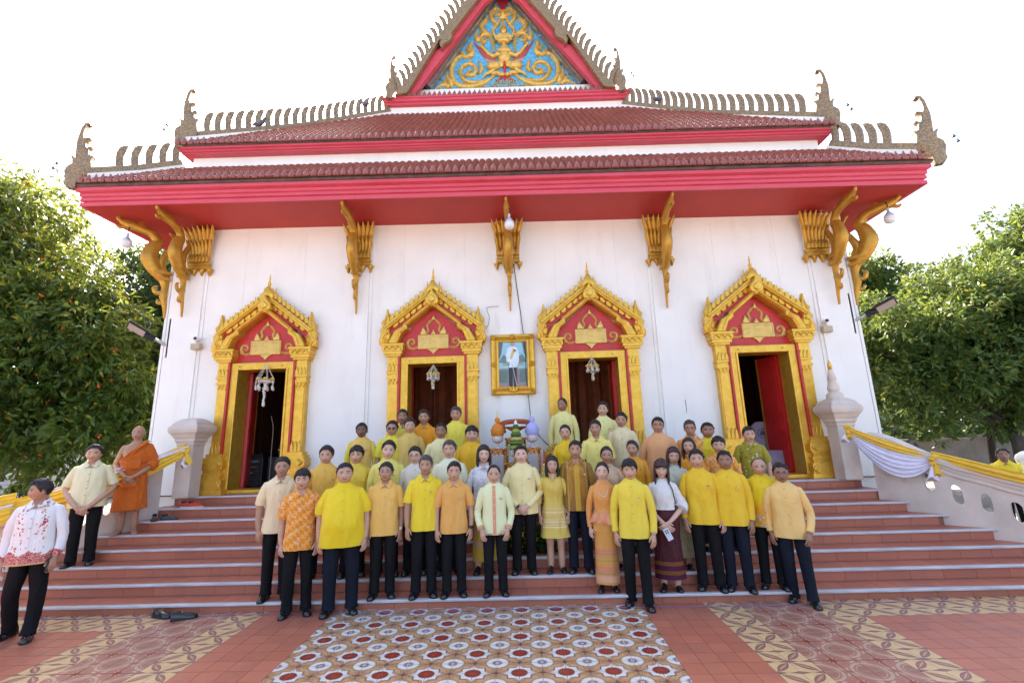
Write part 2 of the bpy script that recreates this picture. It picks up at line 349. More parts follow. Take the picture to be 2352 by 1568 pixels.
mb = MB(); mb.box(-6.4, 6.3, 13.5, 13.6, 1.2, 7.2); mb.box(-6.4, 6.3, 9.2, 13.5, 7.1, 7.2); mb.box(-6.495, -6.45, 9.2, 13.5, 1.2, 7.1); mb.box(6.3, 6.345, 9.2, 13.5, 1.2, 7.1)
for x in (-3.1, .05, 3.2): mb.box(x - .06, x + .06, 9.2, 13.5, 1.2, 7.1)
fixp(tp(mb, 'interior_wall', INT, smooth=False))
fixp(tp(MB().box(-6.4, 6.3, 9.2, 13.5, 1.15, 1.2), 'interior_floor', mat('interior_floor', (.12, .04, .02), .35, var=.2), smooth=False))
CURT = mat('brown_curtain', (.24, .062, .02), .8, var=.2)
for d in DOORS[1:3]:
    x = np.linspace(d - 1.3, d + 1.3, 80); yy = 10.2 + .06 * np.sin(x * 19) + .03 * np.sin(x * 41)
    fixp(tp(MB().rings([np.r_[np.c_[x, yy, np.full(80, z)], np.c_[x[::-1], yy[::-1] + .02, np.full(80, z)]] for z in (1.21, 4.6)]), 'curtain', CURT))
# pilaster strips
for x, wd in ((.05, .20), (-2.99, .20), (3.10, .20), (-6.55, .33), (6.40, .33)):
    o = MB(); o.box(x - wd - .06, x + wd + .06, YW - .022, YW + .01, 1.2, 6.45); o.box(x - wd, x + wd, YW - .05, YW - .022, 1.2, 6.45)
    fixp(tp(o, 'pilaster', WALL, smooth=False)); bevel(temple.children[-1], .008)
for s, x in ((-1, -6.9), (1, 6.75)): fixp(tp(MB().box(x - (.05 if s < 0 else -.0), x + (.05 if s > 0 else 0), YW - .05, 26, 1.2, 6.4), 'corner_strip', WALL, smooth=False))
# ---------------------------------------------------------------- ROOF
TL = .0185
def tilt(mb):
    for v in mb.v: v[:, 2] -= TL * v[:, 0]
    return mb
def sweep(x0, x1, yf, yb, prof, m=0, mb=None):
    mb = mb or MB(); rs = []
    for d, z in prof: rs.append(np.array([(x0 - d, yb, z), (x0 - d, yf - d, z), (x1 + d, yf - d, z), (x1 + d, yb, z)]))
    return mb.rings(rs, m, caps=False, closed=False)
AX0, AX1, AY = -7.97, 7.62, 7.66
EAVE = mat('weathered_eave_board', (.10, .06, .05), .8, var=.4, vscale=6)
mb = MB().add([(AX0 - .01, 26, 6.445), (AX0 - .01, AY - .01, 6.445), (AX1 + .01, AY - .01, 6.445), (AX1 + .01, 26, 6.445)], [(0, 1, 2, 3)])
fixp(tp(tilt(mb), 'soffit', SOFFIT, smooth=False))
mb = sweep(AX0, AX1, AY, 26, [(-.02, 6.445), (.0, 6.43), (.03, 6.43), (.03, 6.50), (.0, 6.515), (.0, 6.53), (.035, 6.54), (.035, 6.595), (.02, 6.61), (.05, 6.625), (.05, 6.68), (.035, 6.69), (.10, 6.715), (.10, 6.78), (.0, 6.785)])
fixp(tp(tilt(mb), 'fascia', RED, smooth=False))
mb = sweep(AX0, AX1, AY, 26, [(-.05, 6.785), (.10, 6.79), (.13, 6.83), (-.05, 6.84)]); fixp(tp(tilt(mb), 'eave_board', EAVE, smooth=False))
mb = sweep(AX0, AX1, AY, 26, [(-.05, 6.84), (.14, 6.845), (-.99, 7.80)]); fixp(tp(tilt(mb), 'roof_deck', EAVE, smooth=False))
BX0, BX1, BY = -6.93, 6.80, 8.55
fixp(tp(MB().box(-6.6, 6.5, 8.78, 25.9, 6.70, 8.10), 'roof_sky_blocker', DARK, smooth=False)); fixp(tp(MB().box(-4.6, 4.6, 10.4, 25.9, 8.10, 9.9), 'roof_sky_blocker', DARK, smooth=False))  # unseen dark blocks added inside the roof to stop sky light leaking through gaps
mb = sweep(BX0, BX1, BY, 26, [(-.16, 7.6), (-.16, 7.83), (-.12, 7.85), (-.12, 7.88), (-.16, 7.90), (-.16, 8.12)]); fixp(tp(tilt(mb), 'white_band', WALL, smooth=False))
mb = sweep(BX0, BX1, BY, 26, [(-.158, 8.12), (.0, 8.125), (.0, 8.15), (.03, 8.16), (.03, 8.19), (.07, 8.21), (.07, 8.25), (-.1, 8.255)]); fixp(tp(tilt(mb), 'fascia', RED, smooth=False))
mb = sweep(BX0, BX1, BY, 26, [(-.1, 8.255), (.07, 8.256), (.09, 8.285), (-.1, 8.29)]); fixp(tp(tilt(mb), 'eave_board', EAVE, smooth=False))
GY, GZ = 10.98, 10.86
GX0, GX1 = -3.22, 3.30
mb = MB().rings([np.array([(-6.93 - .10, 26, 8.29), (-6.93 - .1, 8.45, 8.29), (6.80 + .1, 8.45, 8.29), (6.80 + .1, 26, 8.29)]), np.array([(GX0, 26, GZ), (GX0, GY, GZ), (GX1, GY, GZ), (GX1, 26, GZ)])], 0, False, False); fixp(tp(tilt(mb), 'roof_deck', EAVE, smooth=False))
# barrel tiles
def tile_geo(L, wd=.125, n=6):
    a = np.linspace(0, np.pi, n); mb = MB()
    r0 = np.c_[np.cos(a) * wd / 2, np.zeros(n), np.sin(a) * wd * .42 + .012]; r1 = np.c_[np.cos(a) * wd * .44, np.full(n, L), np.sin(a) * wd * .34 - .006]
    mb.add(np.vstack([r0, r1]), [(j, j + 1, n + j + 1, n + j) for j in range(n - 1)] + [tuple(range(n))[::-1]])
    return mb
def slope_frame(p0, p1):
    d = np.array(p1, float) - np.array(p0, float); L = np.linalg.norm(d); d /= L; return np.array(p0, float), d, np.array([0, -d[2], d[1]]) if d[1] > 0 else np.array([0, 0, 1]), L
def roof_field(p0, p1, xl0, xr0, xl1, xr1, pitch, rowlen, nparts, name):
    """front slope from eave p0=(y,z) to p1; bounds interpolate"""
    O, D, N, L = slope_frame((0,) + p0, (0,) + p1); rows = int(L / rowlen); tm = tile_geo(rowlen * 1.12); me = tm.build('roof_tile', RTILE, mesh_only=True); v0 = tm.v[0]; f0 = tm.f
    Mx = Matrix(((1, 0, 0), tuple(D), tuple(N))).transposed(); big = MB(); cnt = 0
    ang = math.atan2(D[2], D[1])
    for r in range(rows):
        t = (r + .02) * rowlen / L; xl = xl0 + (xl1 - xl0) * t; xr = xr0 + (xr1 - xr0) * t
        c0 = int(math.ceil(xl / pitch)); c1 = int(math.floor(xr / pitch))
        for c in range(c0, c1 + 1):
            x = c * pitch; p = O + D * (r * rowlen) + N * .012; jz = (random.random() - .5) * .008; jx = (random.random() - .5) * .012
            if cnt < nparts:
                o = link('roof_tile', me, temple, (x + jx, p[1], p[2] - TL * x + jz)); o.rotation_euler = (ang, TL, 0); o.matrix_parent_inverse = TI; cnt += 1
            else: big.add(v0 @ np.array(Mx).T + (x + jx, p[1], p[2] + jz), f0)
    for r in range(rows):
        t = r * rowlen / L; xl = xl0 + (xl1 - xl0) * t; xr = xr0 + (xr1 - xr0) * t; a = O + D * (r * rowlen) + N * .022; b = O + D * (r + 1.05) * rowlen + N * .004
        big.add([(xl, a[1], a[2]), (xr, a[1], a[2]), (xr, b[1], b[2]), (xl, b[1], b[2]), (xl, a[1] + .01, a[2] - .02), (xr, a[1] + .01, a[2] - .02)], [(0, 1, 2, 3), (4, 5, 1, 0)])
    if big.f: fixp(tag(tilt(big).build('roof_tiles', RTILE, temple), kind='stuff'))
roof_field((7.53, 6.86), (8.63, 7.80), -8.0, 7.65, -6.85, 6.7, .139, .115, 112, 'A')
roof_field((8.47, 8.30), (GY, GZ), -6.98, 6.85, GX0 + .05, GX1 - .05, .139, .12, 98, 'B')
# antefix tiles along the eaves
ant = [(0, .175), (.022, .118), (.042, .085), (.052, .05), (.055, 0), (-.055, 0), (-.052, .05), (-.042, .085), (-.022, .118)]
am = MB().prism(ant, -.012, .016, inset=.01).prism([(0, .105), (.016, .075), (.026, .05), (.024, .02), (-.024, .02), (-.026, .05), (-.016, .075)], .012, .026, inset=.008).build('eave_antefix', RTILE, mesh_only=True)
for y, z, x0, x1, s in ((7.485, 6.845, -7.98, 7.63, 1.0), (8.425, 8.28, -6.95, 6.82, 1.0)):
    n0 = int(math.ceil(x0 / .139)); n1 = int(x1 / .139)
    for c in range(n0, n1 + 1):
        x = (c + .0) * .139; o = link('eave_antefix', am, temple, (x, y + random.uniform(-.006, .006), z - TL * x + random.uniform(-.006, .006))); o.rotation_euler = (R(-8), TL, random.uniform(-.06, .06)); o.matrix_parent_inverse = TI
# gable base tier
mb = sweep(GX0, GX1, GY, 26, [(0, GZ - .02), (0, GZ + .27), (.04, GZ + .28)]); fixp(tp(tilt(mb), 'white_band', WALL, smooth=False))
mb = sweep(GX0, GX1, GY, 26, [(0, GZ + .24), (.10, GZ + .25), (.10, GZ + .31), (.14, GZ + .33), (.14, GZ + .40), (.17, GZ + .42), (.17, GZ + .46), (-.3, GZ + .465)]); fixp(tp(tilt(mb), 'fascia', RED, smooth=False))
gz2 = GZ + .465
mb = MB().add([(-2.95, GY - .12, gz2), (3.0, GY - .12, gz2), (2.75, GY + .35, gz2 + .28), (-2.7, GY + .35, gz2 + .28)], [(0, 1, 2, 3)]); fixp(tp(tilt(mb), 'roof_deck', EAVE, smooth=False))
roof_field((GY - .10, gz2 + .0), (GY + .30, gz2 + .24), -2.85, 2.9, -2.7, 2.75, .139, .12, 42, 'G')
for c in range(-20, 21):
    x = c * .139 + .03; o = link('eave_antefix', am, temple, (x, GY - .15, gz2 - TL * x)); o.rotation_euler = (R(-8), TL, 0); o.matrix_parent_inverse = TI
mb = MB().box(-2.62, 2.68, GY + .22, GY + .6, gz2 + .20, gz2 + .52); fixp(tp(tilt(mb), 'white_ledge', WALL, smooth=False))
# ---------------------------------------------------------------- ROOF ORNAMENT
FIN = [(0, 0), (.10, 0), (.095, .10), (.10, .18), (.13, .26), (.155, .335), (.09, .325), (.03, .28), (-.005, .20), (-.012, .10)]
fin_me = MB().prism([(a * 1.05, b * 1.38) for a, b in FIN], -.03, .03, inset=.008).build('comb_fin', MOS, mesh_only=True)
def comb(p0, p1, nf, s, flip, start=.0, end=1.0, band=.13, white=True, name='hip_ridge', lead=0):
    """ridge comb from low p0 to high p1 (untilted world); fins curl uphill"""
    p0, p1 = np.array(p0, float), np.array(p1, float); d = p1 - p0; L = np.linalg.norm(d); d /= L; n = np.array([0, 0, 1.]); n = n - d * np.dot(n, d); n /= np.linalg.norm(n); b = np.cross(d, n)
    mb = MB(); e = 4 if white else 3
    def bar(h0, h1, t, m): mb.rings([np.array([p + n * h0 - b * t, p + n * h0 + b * t, p + n * h1 + b * t, p + n * h1 - b * t]) for p in (p0, p0 + (p1 - p0) * .5 - n * .02 * L, p1)], m)
    if white: bar(.0, .10, .09, 1)
    bar(.10, .10 + band, .05, 0)
    rd = fixp(tilt(mb).build(name, [MOS, WALL], temple, smooth=False))
    for i in range(nf):
        t = start + (end - start) * (i + .5) / nf; sag = .02 * L * (1 - abs(2 * t - 1)); p = p0 + d * L * t - n * sag + n * (.09 + band); p[2] -= TL * p[0]
        o = link('comb_fin', fin_me, rd); o.matrix_parent_inverse = rd.matrix_parent_inverse.copy(); o.matrix_parent_inverse = Matrix()
        hx = Vector((d[0], d[1], 0)).normalized(); up = Vector((0, 0, 1)) * .75 + Vector(tuple(n)) * .25; up.normalize()
        M = Matrix((hx * s, up.cross(hx) * -s, up * s)).transposed().to_4x4(); M.translation = Vector(tuple(p))
        o.matrix_basis = M
    return rd
for s in (-1, 1):
    comb((AX0 + .12, 7.6, 6.95) if s < 0 else (AX1 - .12, 7.6, 6.95), (BX0 + .05, 8.66, 7.80) if s < 0 else (BX1 - .05, 8.66, 7.80), 5, 1.1, s, .22, .98)
    comb((BX0 + .1, 8.55, 8.38) if s < 0 else (BX1 - .1, 8.55, 8.38), (GX0 + .1, GY + .05, GZ) if s < 0 else (GX1 - .1, GY + .05, GZ), 22, 1.12, s, .06, .99)
CH = [(-45, 25), (-40, 55), (-55, 95), (-45, 125), (-10, 150), (-15, 175), (-35, 200), (-10, 195), (5, 185), (-2, 245), (-5, 295), (10, 375), (30, 410), (65, 415), (70, 407), (45, 400), (35, 375), (30, 335), (40, 315), (80, 322), (60, 305), (60, 275), (70, 257), (102, 268), (85, 250), (95, 215), (130, 210), (115, 185), (130, 135), (135, 105), (115, 90), (85, 85), (70, 65), (45, 40), (40, 0), (-20, 0)]
def chofa(pos, h, s, parent=temple):
    k = h / 415; P = [(a * k * .80, b * k * 1.25) for a, b in CH]
    me = MB().prism(P, -.06, .06, inset=.008).build('naga_finial', MOS, mesh_only=True)
    o = link('naga_finial', me, temple); o.matrix_parent_inverse = TI; o.location = (pos[0], pos[1], pos[2]); o.rotation_euler = (0, 0, R(20) * (1 if s < 0 else -1)); o.scale = (1 if s < 0 else -1, 1, 1)
    # hanging bells
    ba = link('wind_bell', bell_me, o, (-.24 * h, 0, .42 * h)); ba2 = link('wind_bell', bell_me, o, (-.28 * h, .01, .33 * h))
bell_me = MB().lathe([(.004, .06), (.012, .05), (.02, .03), (.035, 0), (.002, .003)], n=8).tube([(0, 0, .05), (0, 0, .09)], .003, 4).build('wind_bell', mat('blue_grey_metal', (.12, .16, .22), .4, .6), mesh_only=True)
chofa((-8.15, 7.55, 6.90), 1.13, -1); chofa((7.87, 7.55, 6.61), 1.13, 1); chofa((-6.95, 8.5, 8.36), 1.18, -1); chofa((6.9, 8.5, 8.06), 1.18, 1)
# gable: barge boards, combs, side slopes
CXg = .04; APZ = 15.35
for s in (-1, 1):
    P = lambda x, z: (CXg + s * x, z)
    red = [P(2.55, 11.42), P(2.80, 11.42), P(1.90, 12.86), P(1.84, 12.88), P(1.52, 13.42), P(.22, 15.25), P(0, 15.55), P(0, 14.95), P(.50, 14.44)]
    fixp(tilt(MB().prism(red, -.1, .05, O=(0, 10.93, 0), inset=.0)).build('bargeboard', RED, temple, smooth=False))
    band = [P(2.70, 11.36), P(3.02, 11.30), P(2.35, 12.35), P(1.78, 13.27), P(.9, 14.62), P(0, 15.95), P(0, 15.45), P(.84, 14.20), P(1.42, 13.34), P(1.47, 13.26), P(1.44, 13.14), P(1.52, 13.02), P(1.66, 12.94), P(1.72, 12.86), P(1.70, 12.76), P(1.78, 12.84), P(1.80, 12.96), P(1.74, 13.05), P(1.80, 13.06), P(1.92, 12.84), P(2.22, 12.28)]
    fixp(tilt(MB().prism(band, -.05, .09, O=(0, 10.80, 0), inset=.015)).build('bargeboard_band', MOS, temple, smooth=False))
    for i in range(21):
        t = i / 20; q = np.array([2.86, 11.55]) * (1 - t) + np.array([.35, 15.45]) * t; ang = R(47)
        o = link('comb_fin', fin_me, temple); o.matrix_parent_inverse = TI
        x = CXg + s * q[0]; o.location = (x - s * .03, 10.76, q[1] - TL * x - .07); o.rotation_euler = (0, R(10) * s, 0); o.scale = (s * 1.2, 1.0, 1.1)
    chofa((CXg + s * 3.2, 10.78, 11.22 - TL * s * 3.2), 1.12, s if s < 0 else 1)
    mb = MB().add([(CXg + s * 2.9, 10.85, 11.4), (CXg, 10.85, 15.85), (CXg, 26, 15.85), (CXg + s * 2.9, 26, 11.4)], [(0, 1, 2, 3)]); fixp(tilt(mb).build('gable_roof', RTILE, temple, smooth=False))
    # recessed moulding between tympanum and barge
    for k, (o0, o1, dd, m) in enumerate(((0, .07, .16, mat('mirror_mosaic', (.42, .45, .46), .15, .7, fn=None, var=.4, vscale=60)), (.07, .17, .20, mat('dusty_rose_trim', (.33, .17, .15), .5, var=.3, vscale=30)), (.17, .30, .12, mat('dark_brown_trim', (.15, .09, .07), .6, var=.3, vscale=20)))):  # three parallel strips, the outermost in plain dark brown
        a0, a1 = np.array([2.13, 11.9]), np.array([.0, 15.28]); nn = np.array([.846, .533])
        q = [a0 + nn * o0 * 1.0, a0 + nn * o1 + np.array([.03, -.0]), a1 + nn * o1, a1 + nn * o0]
        fixp(tilt(MB().prism([P(*v) for v in q], -.05, dd, O=(0, 11.32, 0))).build('gable_moulding', m, temple, smooth=False))
fixp(tilt(MB().prism([(-2.45, 11.8), (2.53, 11.8), (CXg, 15.5)], 0, .05, O=(0, 11.42, 0))).build('tympanum', mat('blue_glass_mosaic', (.06, .36, .62), .25, fn=lambda g, oc, c: g.color(g.mix(g.xyz(g.voro(oc, 26, out=1))[0], lin((.045, .30, .55)), lin((.14, .48, .72)))), bump=.3, bscale=90), temple, smooth=False))
PG = mat('gilt_relief', (.66, .43, .10), .4, .35, var=.22, vscale=14); PGm = PG
ORL = dict(O=(0, 11.365, 0))
def rel(name, strokes, m=PG, prisms=(), h=.08, both=True):
    extra = []
    for pts, wd in strokes:
        if len(pts) < 5: continue
        Q = spline(np.array(pts, float), 3); T = np.gradient(Q, axis=0); T /= np.linalg.norm(T, axis=1)[:, None] + 1e-9
        for i in range(3, len(Q) - 3, 3):
            sg = 1 if (i // 3) % 2 else -1; nn = np.array([-T[i, 1], T[i, 0]]) * sg; extra.append(([tuple(Q[i]), tuple(Q[i] + nn * .06 + T[i] * .04), tuple(Q[i] + nn * .085 + T[i] * .115)], [.05, .055, .008]))
    strokes = [(p_, [q_ * 1.2 for q_ in w_]) for p_, w_ in strokes] + extra
    for s in ((-1, 1) if both else (1,)):
        mb = MB()
        for pts, wd in strokes:
            q = [(CXg + s * (a - .04), b) for a, b in pts]; mb.stroke(q if s > 0 else q, wd, h, m=0, **ORL)
        for pts in prisms: mb.prism([(CXg + s * (a - .04), b) for a, b in pts], 0, h * .7, inset=.012, **ORL)
        fixp(tilt(mb).build(name, m, temple, angle=60))
rel('scroll_relief', [([(0.35, 12.38), (0.6, 12.17), (0.89, 12.05), (1.23, 12.04), (1.49, 12.18), (1.60, 12.48), (1.57, 12.78), (1.45, 12.99), (1.30, 13.09), (1.18, 13.12)], [.05, .1, .12, .12, .12, .12, .1, .06]),
  ([(0.41, 12.30), (0.72, 12.17), (1.06, 12.17), (1.26, 12.30), (1.34, 12.51), (1.27, 12.71), (1.09, 12.79), (0.93, 12.72), (0.88, 12.56), (0.97, 12.41), (1.1, 12.42), (1.12, 12.52), (1.04, 12.54)], [.05, .08, .09, .09, .09, .09, .1, .09, .08, .06]),
  ([(.78, 12.46), (.72, 12.6), (.74, 12.74), (.80, 12.92)], [.05, .11, .10, .01]), ([(1.30, 13.08), (1.10, 13.06), (.98, 13.2), (1.04, 13.4), (1.02, 13.62)], [.06, .14, .13, .1, .01]), ([(1.05, 13.2), (1.14, 13.32), (1.12, 13.45)], [.1, .08, .01]), ([(1.25, 13.07), (1.30, 13.2), (1.30, 13.28)], [.09, .07, .01])])
rel('corner_flame_relief', [([(1.60, 12.0), (1.62, 12.2), (1.72, 12.36), (1.71, 12.58)], [.06, .16, .12, .01]), ([(1.64, 12.03), (1.80, 12.14), (1.88, 12.10), (2.10, 11.97)], [.12, .14, .1, .01]), ([(1.75, 12.15), (1.84, 12.24), (1.86, 12.34)], [.1, .08, .01])])
rel('upper_scroll_relief', [([(.18, 14.12), (.36, 14.30), (.40, 14.52), (.27, 14.70), (.13, 14.62), (.15, 14.48), (.24, 14.47)], [.07, .1, .1, .1, .09, .07, .03]), ([(.36, 14.45), (.30, 14.7), (.20, 14.95)], [.1, .08, .01]),
  ([(.34, 13.74), (.58, 13.88), (.70, 14.08), (.60, 14.27), (.50, 14.47)], [.05, .11, .12, .11, .01]), ([(.62, 14.2), (.70, 14.3), (.66, 14.4)], [.1, .06, .01]), ([(.36, 13.15), (.36, 13.5), (.46, 13.74), (.64, 13.80), (.72, 13.68), (.66, 13.55), (.57, 13.57), (.58, 13.64)], [.05, .08, .09, .09, .08, .07, .06, .03]), ([(.70, 13.74), (.82, 13.62), (.86, 13.80), (.80, 14.0)], [.08, .13, .1, .01])])
WING = mat('red_feather', (.40, .07, .06), .45, var=.4, vscale=18, stretch=(1, 1, 4)); GREYF = mat('grey_feather', (.36, .30, .24), .5, var=.4, vscale=18)
for s in (-1, 1):
    for i in range(7):
        t = i / 6; a = (.22 + .08 * t, 12.83 + .05 * t); e = (.52 + .40 * t, 12.84 + .70 * t ** 1.15)
        fixp(tilt(MB().stroke([(CXg + s * (x - .04), z) for x, z in (a, ((a[0] + e[0]) / 2 + .05, (a[1] + e[1]) / 2 - .05), e)], [.07, .10, .03], .03 + .004 * i, O=(0, 11.366, 0))).build('wing_feather', WING if i > 2 else GREYF, temple, angle=60))
def lat(mb, pts, y=11.33, sq=.55):
    for (x, z, rx, rz) in pts:
        a = np.linspace(0, 2 * np.pi, 12, endpoint=False); rs = []
        for e in np.linspace(-80, 80, 7): rs.append(np.c_[CXg + x + rx * np.cos(a) * math.cos(R(e)), np.full(12, y) + rx * sq * np.sin(a) * math.cos(R(e)), np.full(12, z + rz * math.sin(R(e)))])
        mb.rings(rs)
    return mb
mb = lat(MB(), [(0, 12.98, .20, .20), (0, 13.30, .125, .14), (0, 13.17, .24, .09)])  # garuda body, head, chest
for s in (-1, 1):
    mb.tube([(CXg + s * x, 11.32, z) for x, z in ((.15, 13.08), (.34, 13.0), (.48, 13.12), (.64, 13.34), (.70, 13.42))], [.07, .065, .055, .045, .05], 8)
    lat(mb, [(s * .32, 12.68, .22, .14), (s * .13, 12.74, .12, .12), (s * .25, 12.42, .16, .07), (s * .10, 12.38, .12, .06)])
    mb.tube([(CXg + s * x, 11.33, z) for x, z in ((.30, 12.6), (.40, 12.48), (.55, 12.42), (.66, 12.28))], [.06, .06, .05, .01], 8)
mb.stroke([(CXg, 13.2), (CXg - .0, 13.34), (CXg, 13.45)], [.12, .1, .05], .05, O=(0, 11.25, 0))
fixp(tilt(mb).build('garuda_relief', PG, temple, angle=70))
mb = lat(MB(), [(0, 13.62, .13, .17), (0, 13.86, .085, .10), (0, 13.48, .2, .08)], 11.28)
for s in (-1, 1):
    mb.tube([(CXg + s * x, 11.25, z) for x, z in ((.10, 13.70), (.24, 13.58), (.30, 13.75), (.31, 13.95))], [.05, .045, .04, .035], 8); mb.tube([(CXg + s * x, 11.25, z) for x, z in ((.08, 13.66), (.22, 13.50), (.10, 13.48))], [.05, .04, .04], 8)
mb.lathe([(.11, 13.90), (.09, 13.95), (.07, 14.02), (.045, 14.10), (.02, 14.22), (.003, 14.32)], (CXg, 11.28, 0), 10)
fixp(tilt(mb).build('deity_relief', PG, temple, angle=70))
mb = MB()
for s in (-1, 1): mb.stroke([(CXg, 14.58), (CXg + s * .16, 14.22), (CXg + s * .30, 13.95), (CXg + s * .38, 13.5)], [.05, .11, .1, .04], .05, **ORL)
mb.prism([(CXg, 14.62), (CXg - .1, 14.32), (CXg + .1, 14.32)], 0, .06, inset=.01, **ORL)
fixp(tilt(mb).build('aureole_relief', PG, temple, angle=60))
fixp(tilt(MB().stroke([(CXg, 12.95), (CXg, 12.6), (CXg, 12.2)], [.1, .09, .05], .09, **ORL).stroke([(CXg, 12.36), (CXg - .2, 12.22), (CXg - .3, 12.2)], [.05, .05, .01], .05, **ORL).stroke([(CXg, 12.36), (CXg + .2, 12.22), (CXg + .3, 12.2)], [.05, .05, .01], .05, **ORL)).build('garuda_sash', mat('relief_red', (.55, .05, .04), .45), temple))
fixp(tilt(MB().prism([(CXg - .22, 15.1), (CXg + .22, 15.1), (CXg, 14.58)], 0, .06, **ORL)).build('apex_panel', mat('crimson_glass', (.35, .02, .04), .3, var=.3, vscale=30), temple, smooth=False))
def text(s, loc, size, m, parent, name='inscription', rot=(R(90), 0, 0), ext=.006, inv=True, align='CENTER', wide=None):
    cu = bpy.data.curves.new(name, 'FONT'); cu.body = s; cu.size = size; cu.align_x = align; cu.extrude = ext; cu.resolution_u = 2; cu.materials.append(m)
    o = link(name, cu, parent, loc); o.rotation_euler = rot
    if inv: o.matrix_parent_inverse = TI
    bpy.context.view_layer.update(); me = bpy.data.meshes.new_from_object(o.evaluated_get(bpy.context.evaluated_depsgraph_get())); mw = (o.location.copy(), o.rotation_euler.copy(), o.matrix_parent_inverse.copy()); bpy.data.objects.remove(o); o = link(name, me, parent, mw[0]); o.rotation_euler = mw[1]; o.matrix_parent_inverse = mw[2]
    return o
text('นายเขียว', (.06, 11.35, 12.10), .19, PG, temple, rot=(R(90), TL, 0), ext=.02); text('นางกิมเม้งอินในเมือง ๑๖๖๕๒ บ.', (.04, 11.35, 11.965), .15, PG, temple, rot=(R(90), TL, 0), ext=.02)
# ---------------------------------------------------------------- NAGA BRACKETS AND CAPITALS
def naga():
    mb = MB(); path = spline(np.array([(0, -.03, 4.50), (0, -.05, 4.72), (0, -.10, 4.95), (0, -.09, 5.12), (0, -.13, 5.30), (0, -.28, 5.50), (0, -.40, 5.72), (0, -.36, 5.95), (0, -.30, 6.08), (0, -.40, 6.22), (0, -.60, 6.29), (0, -.78, 6.32), (0, -.92, 6.36)]), 4)
    rad = np.interp(np.linspace(0, 1, len(path)), np.linspace(0, 1, 13), [.025, .04, .07, .06, .09, .145, .16, .125, .095, .09, .09, .10, .05])
    mb.tube(path, rad, 10, sq=(.62, 1.0))
    for pts, r in ((((0, -.86, 6.33), (0, -.95, 6.40), (0, -.93, 6.46)), (.04, .045, .03)), (((0, -.82, 6.27), (0, -.92, 6.22), (0, -.97, 6.25)), (.04, .035, .02)), (((0, -.55, 6.34), (0, -.62, 6.40), (0, -.56, 6.44)), (.05, .035, .01)),
                   (((0, -.05, 5.05), (0, -.20, 5.0), (0, -.26, 5.10), (0, -.20, 5.16)), (.05, .045, .04, .01)), (((0, -.06, 4.82), (0, -.17, 4.80), (0, -.19, 4.88)), (.04, .035, .01)), (((0, -.1, 5.35), (0, -.20, 5.62), (0, -.13, 5.85), (0, -.05, 6.0)), (.07, .08, .06, .05))): mb.tube(spline(np.array(pts), 4), np.interp(np.linspace(0, 1, 4 * (len(pts) - 1) + 1), np.linspace(0, 1, len(r)), r), 8, sq=(.7, 1))
    mb.box(-.085, .085, -.30, -.02, 5.40, 5.47); mb.box(-.075, .075, -.20, -.02, 5.28, 5.34)
    return mb.build('naga_bracket', OGOLD, mesh_only=True, angle=60)
nm = naga()
def leaf(mb, x, z0, z1, wd, y0, y1, lean):
    zz = np.linspace(0, 1, 7); y = y0 + (y1 - y0) * zz ** 2.5; xx = x + lean * zz ** 2; ww = wd * np.array([.75, .8, .85, .95, 1.05, .8, .05]); rs = []
    for t, yy, xc, w2 in zip(zz, y, xx, ww):
        z = z0 + (z1 - z0) * t; rs.append(np.array([(xc - w2 / 2, yy + .02, z), (xc - w2 / 4, yy - .012, z), (xc, yy - .024, z + .003), (xc + w2 / 4, yy - .012, z), (xc + w2 / 2, yy + .02, z), (xc, yy + .05, z)]))
    mb.rings(rs)
def capital():
    mb = MB()
    for z0, z1, hw_, y in ((5.52, 5.56, .24, .10), (5.56, 5.60, .21, .075), (5.60, 5.66, .225, .09), (5.66, 6.42, .19, .06)): mb.box(-hw_, hw_, -y, 0, z0, z1)
    for i in range(7):
        t = (i - 3) / 3; leaf(mb, t * .19, 5.70, 6.14, .088, -.08, -.17, t * .06); leaf(mb, t * .20, 5.96, 6.41, .098, -.10, -.23, t * .12); 
    for i in range(6):
        t = (i - 2.5) / 2.5; mb.prism([(t * .18 - .045, 5.66), (t * .18 + .045, 5.66), (t * .18 + .05, 5.74), (t * .18, 5.84), (t * .18 - .05, 5.74)], .05, .13, inset=.012)
    for i in range(4): mb.prism([(-.23 + i * .153 - .06, 5.52), (-.23 + i * .153 + .06, 5.52), (-.23 + i * .153 + .02, 5.44), (-.23 + i * .153, 5.38), (-.23 + i * .153 - .02, 5.44)], 0, .09, inset=.012)
    return mb.build('lotus_capital', OGOLD, mesh_only=True, angle=50)
cm = capital()
for x in (.05, -2.99, 3.10, -6.34, 6.20):
    o = link('lotus_capital', cm, temple, (x, 8.72, -TL * x + .0)); o.matrix_parent_inverse = TI
for x, y, rz in ((.07, 8.66, 0), (-3.0, 8.66, 0), (3.13, 8.66, 0), (-6.53, 8.64, 0), (6.40, 8.64, 0), (-6.93, 8.72, -45), (6.78, 8.72, 45)):
    o = link('naga_bracket', nm, temple, (x, y, -TL * x)); o.rotation_euler = (0, 0, R(rz)); o.matrix_parent_inverse = TI
# side-wall capitals seen at the corners
for s, x in ((-1, -6.93), (1, 6.78)):
    o = link('lotus_capital', cm, temple, (x, 9.1, -TL * x)); o.rotation_euler = (0, 0, s * R(90)); o.matrix_parent_inverse = TI
